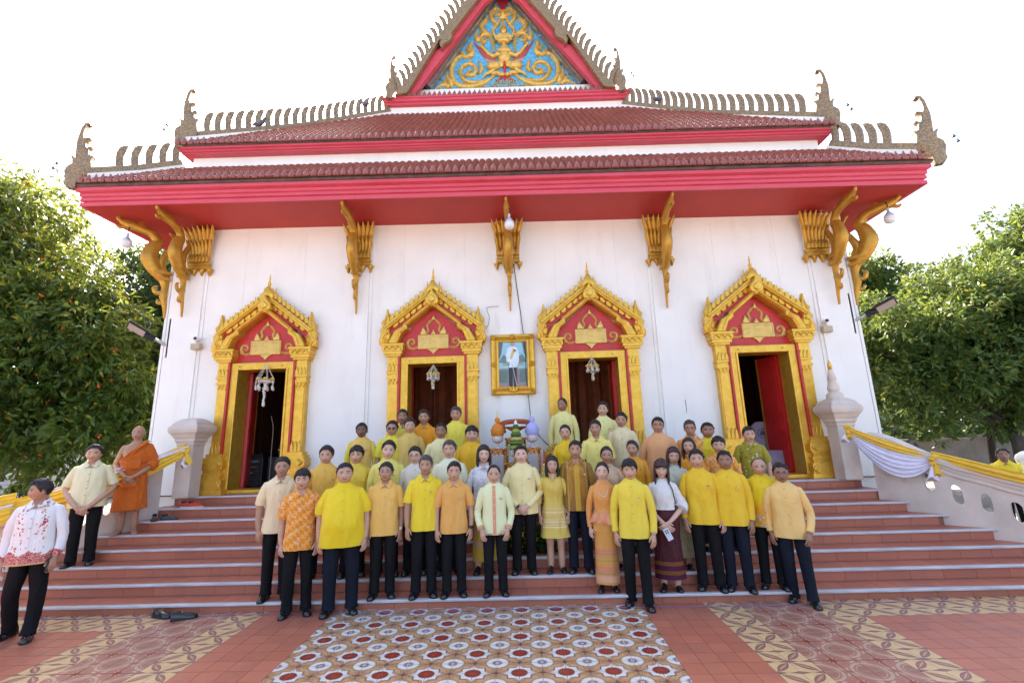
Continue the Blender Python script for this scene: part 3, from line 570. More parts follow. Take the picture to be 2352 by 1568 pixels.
# ---------------------------------------------------------------- DOORWAYS
KF = [(0, 0), (.05, .0), (.062, .045), (.055, .085), (.072, .13), (.035, .115), (.018, .15), (-.006, .12), (-.02, .07)]
kf_me = MB().prism(KF, 0, .05, inset=.012).build('gable_leaf', GOLD, mesh_only=True)
FL = [(0, 0), (.15, 0), (.17, .10), (.13, .18), (.16, .30), (.10, .36), (.13, .46), (.06, .54), (.02, .74), (-.03, .56), (-.05, .40), (-.02, .30), (-.06, .18), (-.03, .08)]
fl_me = MB().prism(FL, 0, .09, inset=.02).stroke([(.05, .05), (.10, .15), (.03, .26), (.07, .4), (.01, .6)], [.05, .06, .05, .04, .01], .03, O=(0, -.085, 0)).build('flame_acroterion', GOLD, mesh_only=True, angle=50)
def spiral(c, r, turns, s=1, a0=0, n=14):
    t = np.linspace(0, 1, n); a = a0 + s * t * turns * 2 * np.pi; rr = r * (1 - .85 * t); return [(c[0] + q * math.cos(b), c[1] + q * math.sin(b)) for q, b in zip(rr, a)]
def pil(mb, x0, x1):
    xc = (x0 + x1) / 2; h = (x1 - x0) / 2
    for z0, z1, hh, d in ((1.2, 1.28, .27, .30), (1.28, 1.46, .235, .27), (1.46, 1.53, .19, .24), (1.53, 1.57, .21, .26), (1.57, 1.63, .165, .22), (1.63, 1.67, .19, .24), (1.67, 1.80, .23, .27), (1.80, 1.86, .195, .24), (1.86, 1.92, .15, .20), (1.92, 3.22, .105, .14), (2.0, 3.2, .085, .155), (3.22, 3.27, .125, .17), (3.27, 3.33, .11, .15), (3.33, 3.37, .13, .18), (3.37, 3.66, .115, .16), (3.66, 3.70, .15, .20), (3.70, 3.76, .18, .23), (3.76, 3.86, .20, .25), (3.86, 3.90, .22, .27)): mb.box(xc - hh, xc + hh, 8.75 - d, 8.76, z0, z1)
    for i in range(3):
        a = xc + (i - 1) * .07; mb.prism([(a - .035, 3.37), (a + .035, 3.37), (a + .03, 3.45), (a, 3.52), (a - .03, 3.45)], .1, .185, O=(0, 8.75, 0), inset=.01); mb.prism([(a - .035, 3.22), (a + .035, 3.22), (a + .02, 3.17), (a, 3.12), (a - .02, 3.17)], .1, .17, O=(0, 8.75, 0), inset=.01); mb.prism([(a - .035, 1.92), (a + .035, 1.92), (a + .03, 2.02), (a, 2.12), (a - .03, 2.02)], .1, .19, O=(0, 8.75, 0), inset=.01)
        mb.stroke([(xc - .16 + i * .11, 3.78), (xc - .11 + i * .11, 3.84), (xc - .05 + i * .11, 3.78)], [.02, .03, .02], .02, O=(0, 8.495, 0))
    for s in (-1, 1): mb.stroke([(xc + s * .15, 1.29), (xc + s * .2, 1.36), (xc + s * .15, 1.43)], [.05, .07, .03], .03, O=(0, 8.48, 0)); mb.stroke([(xc + s * .13, 1.69), (xc + s * .18, 1.74), (xc + s * .1, 1.79)], [.04, .06, .03], .03, O=(0, 8.48, 0)); mb.stroke([(xc + s * .06, 1.93), (xc + s * .09, 2.02), (xc + s * .07, 2.14)], [.05, .06, .01], .04, O=(0, 8.61, 0))
    return mb
PLQ = mat('gold_plaque', (.68, .47, .13), .42, .35, var=.15, vscale=12)
ring_me = MB().tube([(0, 0, 0), (0, -.02, 0)], [.014, .012], 10).build('frame_bolt', OGOLD, mesh_only=True)
def doorway(dx, k, leaf_open):
    D = empty('doorway', (dx, 0, 0), parent=temple); D.matrix_parent_inverse = TI
    for s in (-1, 1): pil(MB(), s * .76 - .1, s * .76 + .1).build('pilaster', GOLD, D, smooth=False); bevel(D.children[-1], .008)
    mb = MB(); mb.box(-.62, -.49, 8.60, 9.0, 1.26, 3.63); mb.box(.49, .62, 8.60, 9.0, 1.26, 3.63); mb.box(-.62, .62, 8.598, 8.99, 3.50, 3.64); mb.box(-.62, .62, 8.597, 9.0, 1.2, 1.27)
    for s in (-1, 1): mb.box(s * .49 - .02, s * .49 + .02, 8.58, 8.62, 1.27, 3.52)
    bevel(mb.build('door_frame', GOLD, D, smooth=False), .01)
    mb = MB(); mb.box(-.66, -.62, 8.56, 8.75, 1.2, 3.9); mb.box(.62, .66, 8.56, 8.75, 1.2, 3.9)
    mb.box(-.62, -.50, 9.0, 9.2, 1.2, 3.6); mb.box(.50, .62, 9.0, 9.2, 1.2, 3.6); mb.build('door_reveal', DRED, D, smooth=False)
    # red tympanum and cusped gilded arch
    arch = [(-.64, 3.64), (.64, 3.64), (.64, 3.95), (.58, 4.10), (.46, 4.20), (.44, 4.26), (.0, 4.62), (-.44, 4.26), (-.46, 4.20), (-.58, 4.10), (-.64, 3.95)]
    MB().prism(arch, 0, .06, O=(0, 8.75, 0)).build('door_tympanum', DRED, D, smooth=False)
    for s in (-1, 1):
        mb = MB(); band = [(s * .68, 3.90), (s * .60, 4.10), (s * .49, 4.18), (s * .49, 4.25), (s * .0, 4.64), (0, 4.74), (s * .55, 4.30), (s * .58, 4.24), (s * .72, 4.16), (s * .82, 3.98), (s * .84, 3.90)]
        mb.prism(band, 0, .26, O=(0, 8.75, 0), inset=.02); mb.stroke([(s * .72, 3.95), (s * .64, 4.12), (s * .53, 4.22)], [.05, .06, .05], .03, O=(0, 8.50, 0)); mb.stroke([(s * .52, 4.27), (0, 4.69)], [.045, .045], .025, O=(0, 8.49, 0))
        mb.build('door_arch', GOLD, D, smooth=False)
        MB().prism([(s * .84, 3.90), (s * 1.0, 3.90), (s * .98, 4.24), (0, 4.96), (0, 4.70), (s * .60, 4.28), (s * .76, 4.14)], 0, .13, O=(0, 8.75, 0)).build('gable_field', DRED, D, smooth=False)
        mb = MB(); mb.prism([(s * .90, 4.18), (s * .98, 4.24), (0, 5.0), (0, 4.90)], 0, .22, O=(0, 8.75, 0), inset=.012); mb.stroke([(s * .92, 4.22), (0, 4.95)], [.03, .03], .02, O=(0, 8.53, 0)); mb.build('gable_cornice', GOLD, D, smooth=False)
        for i in range(9):
            t = (i + .35) / 9.3; p = np.array([s * .93, 4.27]) * (1 - t) + np.array([s * .04, 4.97]) * t; o = link('gable_leaf', kf_me, D, (p[0], 8.62, p[1])); o.rotation_euler = (0, R(-12) * s, 0); o.scale = (s, 1, 1.0)
        for i in range(6):
            t = (i + .3) / 6.3; p = np.array([s * .78, 4.20]) * (1 - t) + np.array([s * .04, 4.74]) * t; o = link('gable_leaf', kf_me, D, (p[0], 8.64, p[1])); o.rotation_euler = (0, R(-28) * s, 0); o.scale = (s * 1.2, 1.2, 1.0)
        o = link('flame_acroterion', fl_me, D, (s * .88, 8.66, 3.90)); o.scale = (s, 1.1, .98)
        MB().stroke([(s * .82, 3.95), (s * .93, 4.02), (s * .88, 4.12), (s * .80, 4.10)], [.05, .08, .07, .02], .06, O=(0, 8.60, 0)).build('gable_scroll', GOLD, D)
    mb = MB(); mb.lathe([(.035, 0), (.05, .03), (.02, .08), (.03, .11), (.035, .13), (.012, .2), (.018, .23), (.004, .34)], (0, 8.60, 5.10), 10)
    mb.prism([(-.10, 4.9), (.10, 4.9), (.14, 4.98), (.07, 5.08), (.03, 5.17), (-.03, 5.17), (-.07, 5.08), (-.14, 4.98)], .05, .22, O=(0, 8.75, 0), inset=.02)
    for s in (-1, 1): mb.lathe([(.02, 0), (.03, .03), (.012, .08), (.016, .1), (.003, .2)], (s * .12, 8.64, 4.98), 8)
    mb.build('gable_finial', GOLD, D, angle=50)
    mb = MB(); mb.prism([(0, 4.60), (.10, 4.66), (.13, 4.74), (.11, 4.82), (.05, 4.88), (0, 4.98), (-.05, 4.88), (-.11, 4.82), (-.13, 4.74), (-.10, 4.66)], .1, .30, O=(0, 8.75, 0), inset=.02); mb.prism([(0, 4.68), (.06, 4.71), (.07, 4.78), (0, 4.84), (-.07, 4.78), (-.06, 4.71)], .29, .33, O=(0, 8.75, 0), inset=.015); mb.stroke([(-.07, 4.60), (0, 4.66), (.07, 4.60)], [.03, .05, .03], .03, O=(0, 8.46, 0)); mb.build('rosette', GOLD, D, smooth=False)
    # plaque with raised lettering and scrolls
    Pq = MB(); Pq.box(-.30, .30, 8.64, 8.70, 3.80, 4.08); Pq.box(-.285, .285, 8.632, 8.64, 3.815, 3.83); Pq.box(-.285, .285, 8.632, 8.64, 4.05, 4.065); Pq.box(-.285, -.27, 8.632, 8.64, 3.83, 4.05); Pq.box(.27, .285, 8.632, 8.64, 3.83, 4.05)
    Pq.prism([(-.12, 3.80), (.12, 3.80), (.05, 3.75), (0, 3.69), (-.05, 3.75)], .06, .10, O=(0, 8.75, 0), inset=.01)
    bevel(Pq.build('plaque', PLQ, D, smooth=False), .004)
    mb = MB()
    for s in (-1, 1):
        mb.stroke([(s * .30, 3.84), (s * .42, 3.82), (s * .52, 3.86)] + spiral((s * .43, 3.94), .095, 1.1, s, R(-60) if s > 0 else R(240)), [.05, .06, .06, .055, .05, .045, .04, .03], .045, O=(0, 8.70, 0))
        mb.stroke([(0, 4.42), (s * .07, 4.36), (s * .13, 4.28), (s * .11, 4.18), (s * .14, 4.11)], [.04, .06, .05, .05, .04], .05, O=(0, 8.70, 0)); mb.prism([(s * .12, 4.09), (s * .26, 4.09), (s * .25, 4.16), (s * .21, 4.25), (s * .16, 4.18)], .05, .1, O=(0, 8.75, 0), inset=.015)
    mb.prism([(-.05, 4.09), (.05, 4.09), (.03, 4.13), (0, 4.19), (-.03, 4.13)], .05, .1, O=(0, 8.75, 0), inset=.01); mb.prism([(-.04, 4.38), (.04, 4.38), (0, 4.48)], .05, .11, O=(0, 8.75, 0), inset=.01)
    mb.build('plaque_scrolls', PLQ, D, angle=60)
    for x, y, z in ((-.45, 8.597, 3.57), (.38, 8.597, 3.57), (-.4, 8.597, 1.235)): link('frame_bolt', ring_me, D, (x, y, z))
    for nx in leaf_open:
        s = nx; mb = MB(); mb.box(0, .52, -.03, .03, 1.27, 3.49); mb.box(.06, .46, -.037, .037, 1.4, 2.3); mb.box(.06, .46, -.037, .037, 2.4, 3.38); mb.box(.5, .535, -.035, .035, 1.27, 3.49, 1)
        o = mb.build('door_leaf', [DRED, GOLD], D, smooth=False); o.location = (s * .47, 9.03, 0); o.rotation_euler = (0, 0, R(90 - s * 0) if s < 0 else R(90)); o.scale = (1, s, 1)
        if s < 0: o.rotation_euler = (0, 0, R(108))
        else: o.rotation_euler = (0, 0, R(104) if dx > 3 else R(88))
    return D
for i, dx in enumerate(DOORS):
    D = doorway(dx, i, [(-1,), (), (1,), (1,)][i])
# ================================================================ BALUSTRADES
YEL = mat('yellow_drape', (.78, .50, .03), .75, var=.1, sheen=.3); WHT = mat('white_drape', (.72, .70, .80), .75, var=.05, sheen=.3)
def bal_path(s):
    ys = np.array([8.05, 7.85, 7.6, 7.35, 7.1, 6.85, 6.6, 6.35, 6.1, 5.85, 5.6]); xs = np.array([hw(y) + .13 for y in ys]); P = spline(np.c_[xs, ys], 5); P[:, 0] *= s
    return P
def ztop(y): return np.interp(y, [5.6, 5.9, 6.3, 6.75, 7.3, 7.55, 7.75, 7.9, 8.05], [.92, .95, 1.06, 1.24, 1.50, 1.70, 1.86, 1.94, 1.97])
def zbase(y): return np.clip((y - 6.0) / .32 * .15, -.02, 1.2)
def balustrade(s, label):
    root = empty('balustrade', (s * 5.8, 8.2, 1.2), label, 'balustrade', 'balustrades flanking the stairs'); inv = Matrix.Translation((-s * 5.8, -8.2, -1.2))
    P = bal_path(s); seg = np.r_[0, np.cumsum(np.linalg.norm(np.diff(P, axis=0), axis=1))]; Lt = seg[-1]
    t = np.gradient(P, axis=0); t /= np.linalg.norm(t, axis=1)[:, None]; nrm = np.c_[t[:, 1], -t[:, 0]] * s  # towards the stairs
    if (nrm[5] * [-s, 0]).sum() < 0: nrm = -nrm
    def at(u, off, z):
        p = np.array([np.interp(u, seg, P[:, 0]), np.interp(u, seg, P[:, 1])]); n = np.array([np.interp(u, seg, nrm[:, 0]), np.interp(u, seg, nrm[:, 1])]); p = p + n * off; return (p[0], p[1], z)
    Y = lambda u: np.interp(u, seg, P[:, 1])
    mb = MB(); cell = .29; n = int((Lt - .25) / cell); us0 = .22
    def strip(u0, u1, f0, f1, k=3):
        uu = np.linspace(u0, u1, k + 1); mb.rings([np.array([at(u, .08, f0(u)), at(u, .08, f1(u)), at(u, -.08, f1(u)), at(u, -.08, f0(u))]) for u in uu], 0, True)
    top = lambda u: ztop(Y(u)) - .10; mid0 = lambda u: max(ztop(Y(u)) - .66, zbase(Y(u)) + .05); mid1 = lambda u: max(ztop(Y(u)) - .31, zbase(Y(u)) + .30); base = lambda u: zbase(Y(u)) - .45
    strip(0, Lt, base, mid0, 40); strip(0, Lt, mid1, top, 40); strip(0, us0, mid0, mid1, 4); strip(us0 + n * cell, Lt, mid0, mid1, 2)
    for i in range(n):
        u0 = us0 + i * cell; a = np.linspace(0, 2 * np.pi, 24, endpoint=False); inner, outer = [], []
        for q in a:
            c, d = math.cos(q), math.sin(q); uu = u0 + cell / 2 + c * .058; e = 1 / max(abs(c), abs(d)); zz = lambda uv, k: mid0(uv) + (mid1(uv) - mid0(uv)) * k
            inner.append((uu, zz(uu, .5 + .40 * np.sign(d) * abs(d) ** .6))); uo = u0 + cell / 2 + c * e * cell / 2; outer.append((uo, zz(uo, .5 + .5 * d * e)))
        rs = [np.array([at(u, o, z) for u, z in L]) for L, o in ((outer, .08), (inner, .08), (inner, -.08), (outer, -.08))]
        mb.rings(rs, 0, caps=False); mb.rings([rs[3], rs[0]], 0, caps=False)
    o = mb.build('balustrade_wall', GREYP, root, smooth=False); o.matrix_parent_inverse = inv
    mb = MB(); uu = np.linspace(0, Lt, 50); mb.rings([np.array([at(u, d, ztop(Y(u)) + z) for d, z in ((.10, -.15), (.10, -.11), (.125, -.10), (.125, -.04), (.10, -.02), (.07, .0), (-.07, .0), (-.12, -.04), (-.12, -.10), (-.10, -.15))]) for u in uu])
    mb.rings([np.array([at(u, d, ztop(Y(u)) + z) for d, z in ((.08, -.235), (.10, -.225), (.105, -.205), (.10, -.19), (.08, -.18))]) for u in uu])
    o = mb.build('coping', GREYP, root, angle=50); o.matrix_parent_inverse = inv
    # pedestal with moulded cap
    px = s * 5.79; mb = MB(); r2 = math.sqrt(2)
    prof = [(.215, 0), (.215, .88), (.235, .90), (.235, .94), (.27, .97), (.27, 1.01), (.31, 1.05), (.33, 1.08), (.385, 1.13), (.40, 1.18), (.385, 1.23), (.33, 1.26), (.33, 1.285), (.27, 1.33), (.20, 1.36), (.12, 1.38)]
    mb.lathe([(a * r2 * .68, z) for a, z in prof], (px, 8.28, 1.2), 4, rot=R(45)); o = mb.build('pedestal', GREYP, root, smooth=False); o.matrix_parent_inverse = inv; bevel(o, .012)
    if s > 0:
        mb = MB(); mb.lathe([(.13, 1.36), (.135, 1.42), (.12, 1.46), (.08, 1.48), (.08, 1.50), (.10, 1.53), (.085, 1.60), (.06, 1.66), (.06, 1.68), (.072, 1.70), (.06, 1.78), (.045, 1.86), (.03, 1.885)], (px, 8.28, 1.2), 16); o = mb.build('lotus_finial', GREYP, root); o.matrix_parent_inverse = inv
        o = MB().lathe([(.03, 1.885), (.04, 1.91), (.03, 1.93), (.038, 1.95), (.02, 2.02), (.003, 2.06)], (px, 8.28, 1.2), 12).build('finial_bud', GOLD, root); o.matrix_parent_inverse = inv
    return root
balustrade(1, 'curved grey balustrade with oval openings and a lotus bud finial, beside the rightmost door')
balustrade(-1, 'curved grey balustrade with oval openings and a bare pedestal, behind the monk')
def swag(name, m, A, B, sag0, sag1, label, cat='drape', wid=.06, rip=5, n=28, k=14, out=(-1, -1), group='yellow and white drapes on the balustrades'):
    A, B = np.array(A, float), np.array(B, float); o2 = np.array([out[0], out[1], 0.]); o2 /= np.linalg.norm(o2); V = []
    for j in range(k):
        v = j / (k - 1); row = []
        for i in range(n):
            u = i / (n - 1); p = A + (B - A) * u; h = 4 * u * (1 - u); p = p + np.array([0, 0, -1]) * (h * (sag0 + (sag1 - sag0) * v) + (v - .5) * wid * (1 - h * .3)); p = p + o2 * (.03 + .05 * h * math.sin(v * np.pi) + .018 * math.sin(v * rip * 2 * np.pi + u * 2) * (.4 + h))
            row.append(p)
        V.append(row)
    V = np.array(V); B2 = V - o2 * .012; mb = MB()
    mb.rings([np.vstack([V[:, i], B2[::-1, i]]) for i in range(n)]); return tag(mb.build(name, m, angle=80), label, cat, group)
def knot(name, m, m2, c, r, label, tail=.3, out=(-1, -1, 0)):
    root = empty(name, c, label, 'bow', 'cloth knots on the balustrades'); rng = random.Random(int(c[0] * 100)); mb = MB()
    for i in range(9):
        a = rng.uniform(0, 6.28); q = np.array([math.cos(a) * r * .6, -r * .35 + rng.uniform(-.02, .02), math.sin(a) * r * .6]); pts = [q * .1, q + [0, -r * .3, 0], q * 1.5, q * .9 + [0, r * .2, 0], q * .1]
        mb.tube(spline(np.array(pts), 4), np.interp(np.linspace(0, 1, 17), [0, .3, .6, 1], [r * .15, r * .35, r * .33, r * .12]), 8, sq=(1, .7))
    mb.build('knot', m, root)
    if tail:
        for mm, L, w2, sx in ((m, tail, r * 1.0, .05), (m2, tail * 1.25, r * .9, -.04)):
            mb = MB(); a = np.linspace(0, 2 * np.pi, 22, endpoint=False); mb.rings([np.c_[sx * t + w2 * (.25 + .75 * t) * np.cos(a) * (1 + .25 * np.sin(a * 7) * t), -.02 + w2 * .4 * (.5 + .5 * t) * np.sin(a) * (1 + .3 * np.sin(a * 5) * t) + (.03 if mm is m2 else 0), np.full(22, -L * t - .02) + .03 * t * np.sin(a * 2)] for t in np.linspace(0, 1, 6)]); mb.build('cloth_tail', mm, root)
    return root
swag('yellow_drape', YEL, (5.66, 7.93, 2.04), (6.52, 7.42, 1.57), .0, .10, 'yellow drape above the white swag, from pedestal to rosette knot', wid=.10, rip=3)
swag('white_drape', WHT, (5.68, 7.94, 2.00), (6.49, 7.42, 1.52), .05, .40, 'deep white swag hanging below the yellow drape on the balustrade', wid=.14, rip=6, k=22)
swag('yellow_drape', YEL, (6.52, 7.42, 1.60), (7.55, 6.40, 1.12), -.03, .08, 'yellow drape running from the rosette knot to the picture edge', wid=.14, rip=3)
knot('rosette_knot', YEL, WHT, (6.49, 7.38, 1.53), .085, 'yellow and white rosette knot with hanging tails on the balustrade', .2)
knot('end_knot', YEL, WHT, (5.64, 7.92, 2.03), .07, 'yellow and white knot tied at the pedestal with the lotus finial', .13)
knot('edge_knot', YEL, WHT, (7.32, 6.42, 1.10), .085, 'yellow knot cut by the picture edge on the lower balustrade', .25)
swag('yellow_drape', YEL, (-5.62, 7.94, 2.03), (-7.1, 6.62, 1.30), .05, .20, 'broad yellow drape along the balustrade behind the monk', out=(1, -1), wid=.22, rip=4, k=18)
swag('white_drape', WHT, (-5.60, 7.95, 2.06), (-7.1, 6.65, 1.36), .0, .06, 'narrow white drape above the yellow one, behind the monk', out=(1, -1), wid=.07, rip=2)
swag('yellow_drape', YEL, (-7.05, 6.62, 1.42), (-8.7, 5.75, 1.0), -.04, .04, 'upper yellow band of drape cut by the left picture edge', out=(1, -1), wid=.16, rip=3)
swag('white_drape', WHT, (-7.05, 6.60, 1.30), (-8.7, 5.73, .92), .0, .05, 'white band of drape between two yellow bands near the left edge', out=(1, -1), wid=.10, rip=2)
swag('yellow_drape', YEL, (-7.05, 6.58, 1.22), (-8.7, 5.71, .80), .02, .14, 'lower yellow band of drape behind the man in the floral shirt', out=(1, -1), wid=.2, rip=3)
knot('end_knot', YEL, WHT, (-5.58, 7.92, 2.02), .06, 'white and yellow knot tied at the bare pedestal above the monk', .2)
# ================================================================ THINGS ON THE WALL
def frame_portrait():
    root = empty('framed_portrait', (.085, 8.70, 2.86), 'gilt framed portrait of a man in white uniform between the middle doors', 'picture'); W2, H2 = .425, 1.17
    mb = MB(); prof = [(0, 0), (0, -.05), (.02, -.07), (.05, -.075), (.075, -.055), (.085, -.06), (.10, -.04), (.115, -.03), (.12, 0)]
    mb.rings([np.array([(sx * (W2 - d), y, (H2 - d) if sz > 0 else d) for sx, sz in ((-1, -1), (1, -1), (1, 1), (-1, 1))]) for d, y in prof], 0, caps=False)
    mb.build('frame', GOLD, root, smooth=False)
    MB().rings([np.array([(sx * (W2 - d), yy, (H2 - d) if sz > 0 else d) for sx, sz in ((-1, -1), (1, -1), (1, 1), (-1, 1))]) for d, yy in ((.112, -.02), (.115, -.045), (.135, -.05), (.15, -.042), (.155, -.02))], 0, caps=False).build('inner_slip', GOLD, root, smooth=False)
    for i, (x, z) in enumerate([(-.37, .06), (.37, .06), (-.37, 1.11), (.37, 1.11), (0, 1.12), (-.38, .58), (.38, .58)]):
        mb = MB()
        for k in range(6): a = k * 1.05; mb.stroke([(x, z), (x + .035 * math.cos(a), z + .035 * math.sin(a)), (x + .055 * math.cos(a + .5), z + .055 * math.sin(a + .5))], [.02, .035, .01], .03, O=(0, -.07, 0))
        mb.build('frame_ornament', GOLD, root)
    mb = MB()
    for s in (-1, 1): mb.stroke([(0, .05), (s * .04, .07), (s * .07, .13), (s * .09, .17)], [.03, .05, .04, .01], .03, O=(0, -.09, 0))
    mb.prism([(-.03, .06), (.03, .06), (0, .17)], .08, .11, inset=.008); mb.build('frame_crest', GOLD, root)
    x0, x1, z0, z1 = -.306, .306, .119, 1.051; y = -.025
    C = lambda nm, col, r=.3: mat('print_' + nm, col, r, var=.12, vscale=12)
    def q(pts, lv, m, name): MB().prism(pts, -.004 * 0, .0012, O=(0, y - .0015 * lv, 0)).build(name, m, root, smooth=False)
    MB().box(x0, x1, y, y + .02, z0, z1).build('print', C('sky', (.28, .55, .62)), root, smooth=False)
    q([(x0, z0), (x1, z0), (x1, z0 + .10), (x0, z0 + .10)], 1, C('carpet', (.30, .20, .20)), 'print_carpet'); q([(x0, z0 + .10), (x1, z0 + .10), (x1, .50), (x0, .50)], 1, C('room', (.16, .22, .20)), 'print_room')
    for s in (-1, 1):
        q([(s * .306, 1.05), (s * .18, 1.05), (s * .22, .8), (s * .29, .62), (s * .306, .62)], 2, C('curtain', (.12, .11, .12)), 'print_curtain'); q([(s * .30, .24), (s * .12, .24), (s * .12, .46), (s * .30, .46)], 2, C('chair', (.12, .16, .14)), 'print_chair'); q([(s * .27, .62), (s * .06, .62), (s * .10, .72), (s * .18, .78), (s * .26, .66)], 2, C('plant', (.12, .22, .20)), 'print_plant')
    q([(-.2, .56), (.2, .56), (.2, .62), (-.2, .62)], 3, C('table', (.34, .30, .22)), 'print_table')
    q([(-.085, .14), (-.02, .14), (-.005, .45), (.01, .14), (.075, .14), (.085, .58), (-.085, .58)], 4, C('trousers', (.015, .012, .018)), 'print_trousers'); q([(.062, .15), (.074, .15), (.084, .56), (.072, .56)], 5, C('stripe', (.50, .06, .16)), 'print_stripe')
    q([(-.085, .52), (.085, .52), (.12, .66), (.12, .78), (.095, .90), (.03, .94), (-.03, .94), (-.10, .90), (-.13, .78), (-.125, .64), (-.06, .62)], 5, C('tunic', (.66, .76, .82)), 'print_tunic'); q([(-.06, .70), (-.02, .68), (.05, .86), (.01, .90)], 6, C('sash', (.62, .48, .10)), 'print_sash'); q([(.02, .83), (.07, .83), (.07, .87), (.02, .87)], 6, C('medals', (.5, .28, .2)), 'print_medals')
    a = np.linspace(0, 2 * np.pi, 16, endpoint=False); q([(.042 * math.cos(t), .985 + .055 * math.sin(t)) for t in a], 6, C('face', (.45, .30, .22)), 'print_face'); q([(.046 * math.cos(t), 1.005 + .042 * math.sin(t)) for t in np.linspace(.1, np.pi - .1, 9)], 7, C('hair', (.03, .025, .03)), 'print_hair')
    q([(-.02, .58), (-.01, .585), (.07, .16), (.06, .155)], 8, C('sabre', (.5, .5, .48)), 'print_sabre')
frame_portrait()
def cable(name, pts, r, m, label): return tag(MB().tube(spline(np.array(pts, float), 6), r, 6).build(name, m), label, 'cable')
cable('cable', [(.16, 8.60, 5.75), (.17, 8.69, 5.4), (.22, 8.69, 4.9), (.30, 8.69, 4.1), (.33, 8.64, 3.6), (.33, 8.64, 3.2), (.36, 8.69, 2.8), (.42, 8.69, 2.3), (.62, 8.69, 1.98), (.9, 8.6, 1.75)], .007, BLACK, 'thin black cable running down behind the gilt portrait')
cable('wall_wire', [(-.16, 8.69, 4.62), (-.4, 8.74, 4.61), (-.36, 8.745, 4.4), (-.42, 8.745, 4.2), (-.6, 8.745, 4.08)], .004, BLACK, 'thin loose wire on the wall left of the middle bracket')
tag(MB().box(2.98, 3.32, 8.728, 8.749, 2.42, 2.66).build('notice_plate', mat('marble_notice', (.55, .57, .58), .3, var=.2, vscale=18)), 'small grey marble notice plate on the wall between the right doors', 'plaque')
_t = MB()
for r_ in range(5):
    xx = 3.02
    while xx < 3.27: L = random.uniform(.01, .03); _t.box(xx, xx + L, 8.7265, 8.7282, 2.615 - r_ * .038, 2.627 - r_ * .038); xx += L + .008
tag(_t.build('lettering', mat('faded_gold_letter', (.45, .33, .14), .5, var=0), bpy.data.objects['notice_plate'], smooth=False), kind='stuff')
for s, x, z, lb in ((-1, -6.19, 4.07, 'white security camera on a beige box left of the leftmost door'), (1, 6.11, 3.97, 'white security camera on a beige box right of the rightmost door')):
    r_ = empty('security_camera', (x, 8.70, z), lb, 'camera', 'security cameras'); bevel(MB().box(-.09, .09, -.09, .0, -.12, .0).build('junction_box', mat('beige_plastic', (.45, .38, .24), .5), r_, smooth=False), .01)
    MB().tube([(0, -.03, 0), (0, -.06, .05), (s * -.03, -.10, .09)], [.02, .02, .03], 10).build('camera_arm', WHITEP, r_); MB().tube([(0, .0, .09), (s * -.04, -.11, .085), (s * -.075, -.2, .075)], [.04, .045, .042], 14).build('camera_body', WHITEP, r_); MB().tube([(s * -.075, -.2, .075), (s * -.078, -.21, .074)], [.03, .028], 12).build('lens', BLACK, r_)
for s, p, q, lb in ((-1, (-6.86, 8.72, 4.07), (-7.35, 8.35, 4.44), 'black solar floodlight on a pole at the left wall corner'), (1, (6.71, 8.72, 4.07), (7.18, 8.35, 4.33), 'black solar floodlight on a pole at the right wall corner')):
    r_ = empty('floodlight', p, lb, 'floodlight', 'solar floodlights'); d = (np.array(q) - np.array(p)) * .55; MB().tube([(0, 0, 0), d * .4, d * .62], .03, 10).build('mounting_pole', GREYM, r_)
    X = d / np.linalg.norm(d); Yv = np.cross((0, .55, .83), X); Yv /= np.linalg.norm(Yv); Z = np.cross(X, Yv); M = np.eye(4); M[:3, :3] = np.c_[X, Yv, Z]; M[:3, 3] = d * .55
    bevel(MB().box(0, .18, -.05, .05, -.05, .05).box(.15, .52, -.11, .11, -.03, .02).xf(M).build('lamp_housing', BLACK, r_, smooth=False), .012); MB().box(.19, .49, -.09, .09, -.036, -.03).xf(M).build('led_panel', mat('led_panel', (.42, .34, .30), .3, var=.1), r_, smooth=False)
    MB().box(-.04 * s - .015, -.04 * s + .015, -.02, .0, -.25, .55).build('rusty_rail', mat('rust', (.20, .10, .06), .8, var=.4, vscale=20), r_, smooth=False)
def bulb(p, lb):
    r_ = empty('light_bulb', p, lb, 'light bulb', 'bulbs hung from the naga heads'); MB().lathe([(.022, .20), (.024, .13), (.05, .09), (.085, .05), (.09, .02)], n=16).build('bulb_base', mat('bulb_metal', (.55, .58, .66), .3, .3), r_); MB().lathe([(.09, .02), (.092, -.03), (.08, -.075), (.05, -.10), (.01, -.11)], n=16).build('bulb_globe', mat('bulb_glass', (.72, .72, .70), .2, var=0), r_); MB().tube([(0, 0, .19), (.01, 0, .28), (0, .02, .34)], .008, 6).build('bulb_cord', BLACK, r_)
bulb((-7.32, 8.0, 5.98), 'white bulb hanging from the naga head at the left corner'); bulb((7.25, 8.1, 5.88), 'white bulb hanging from the naga head at the right corner'); bulb((.12, 7.74, 5.90), 'white bulb hanging from the middle naga bracket')
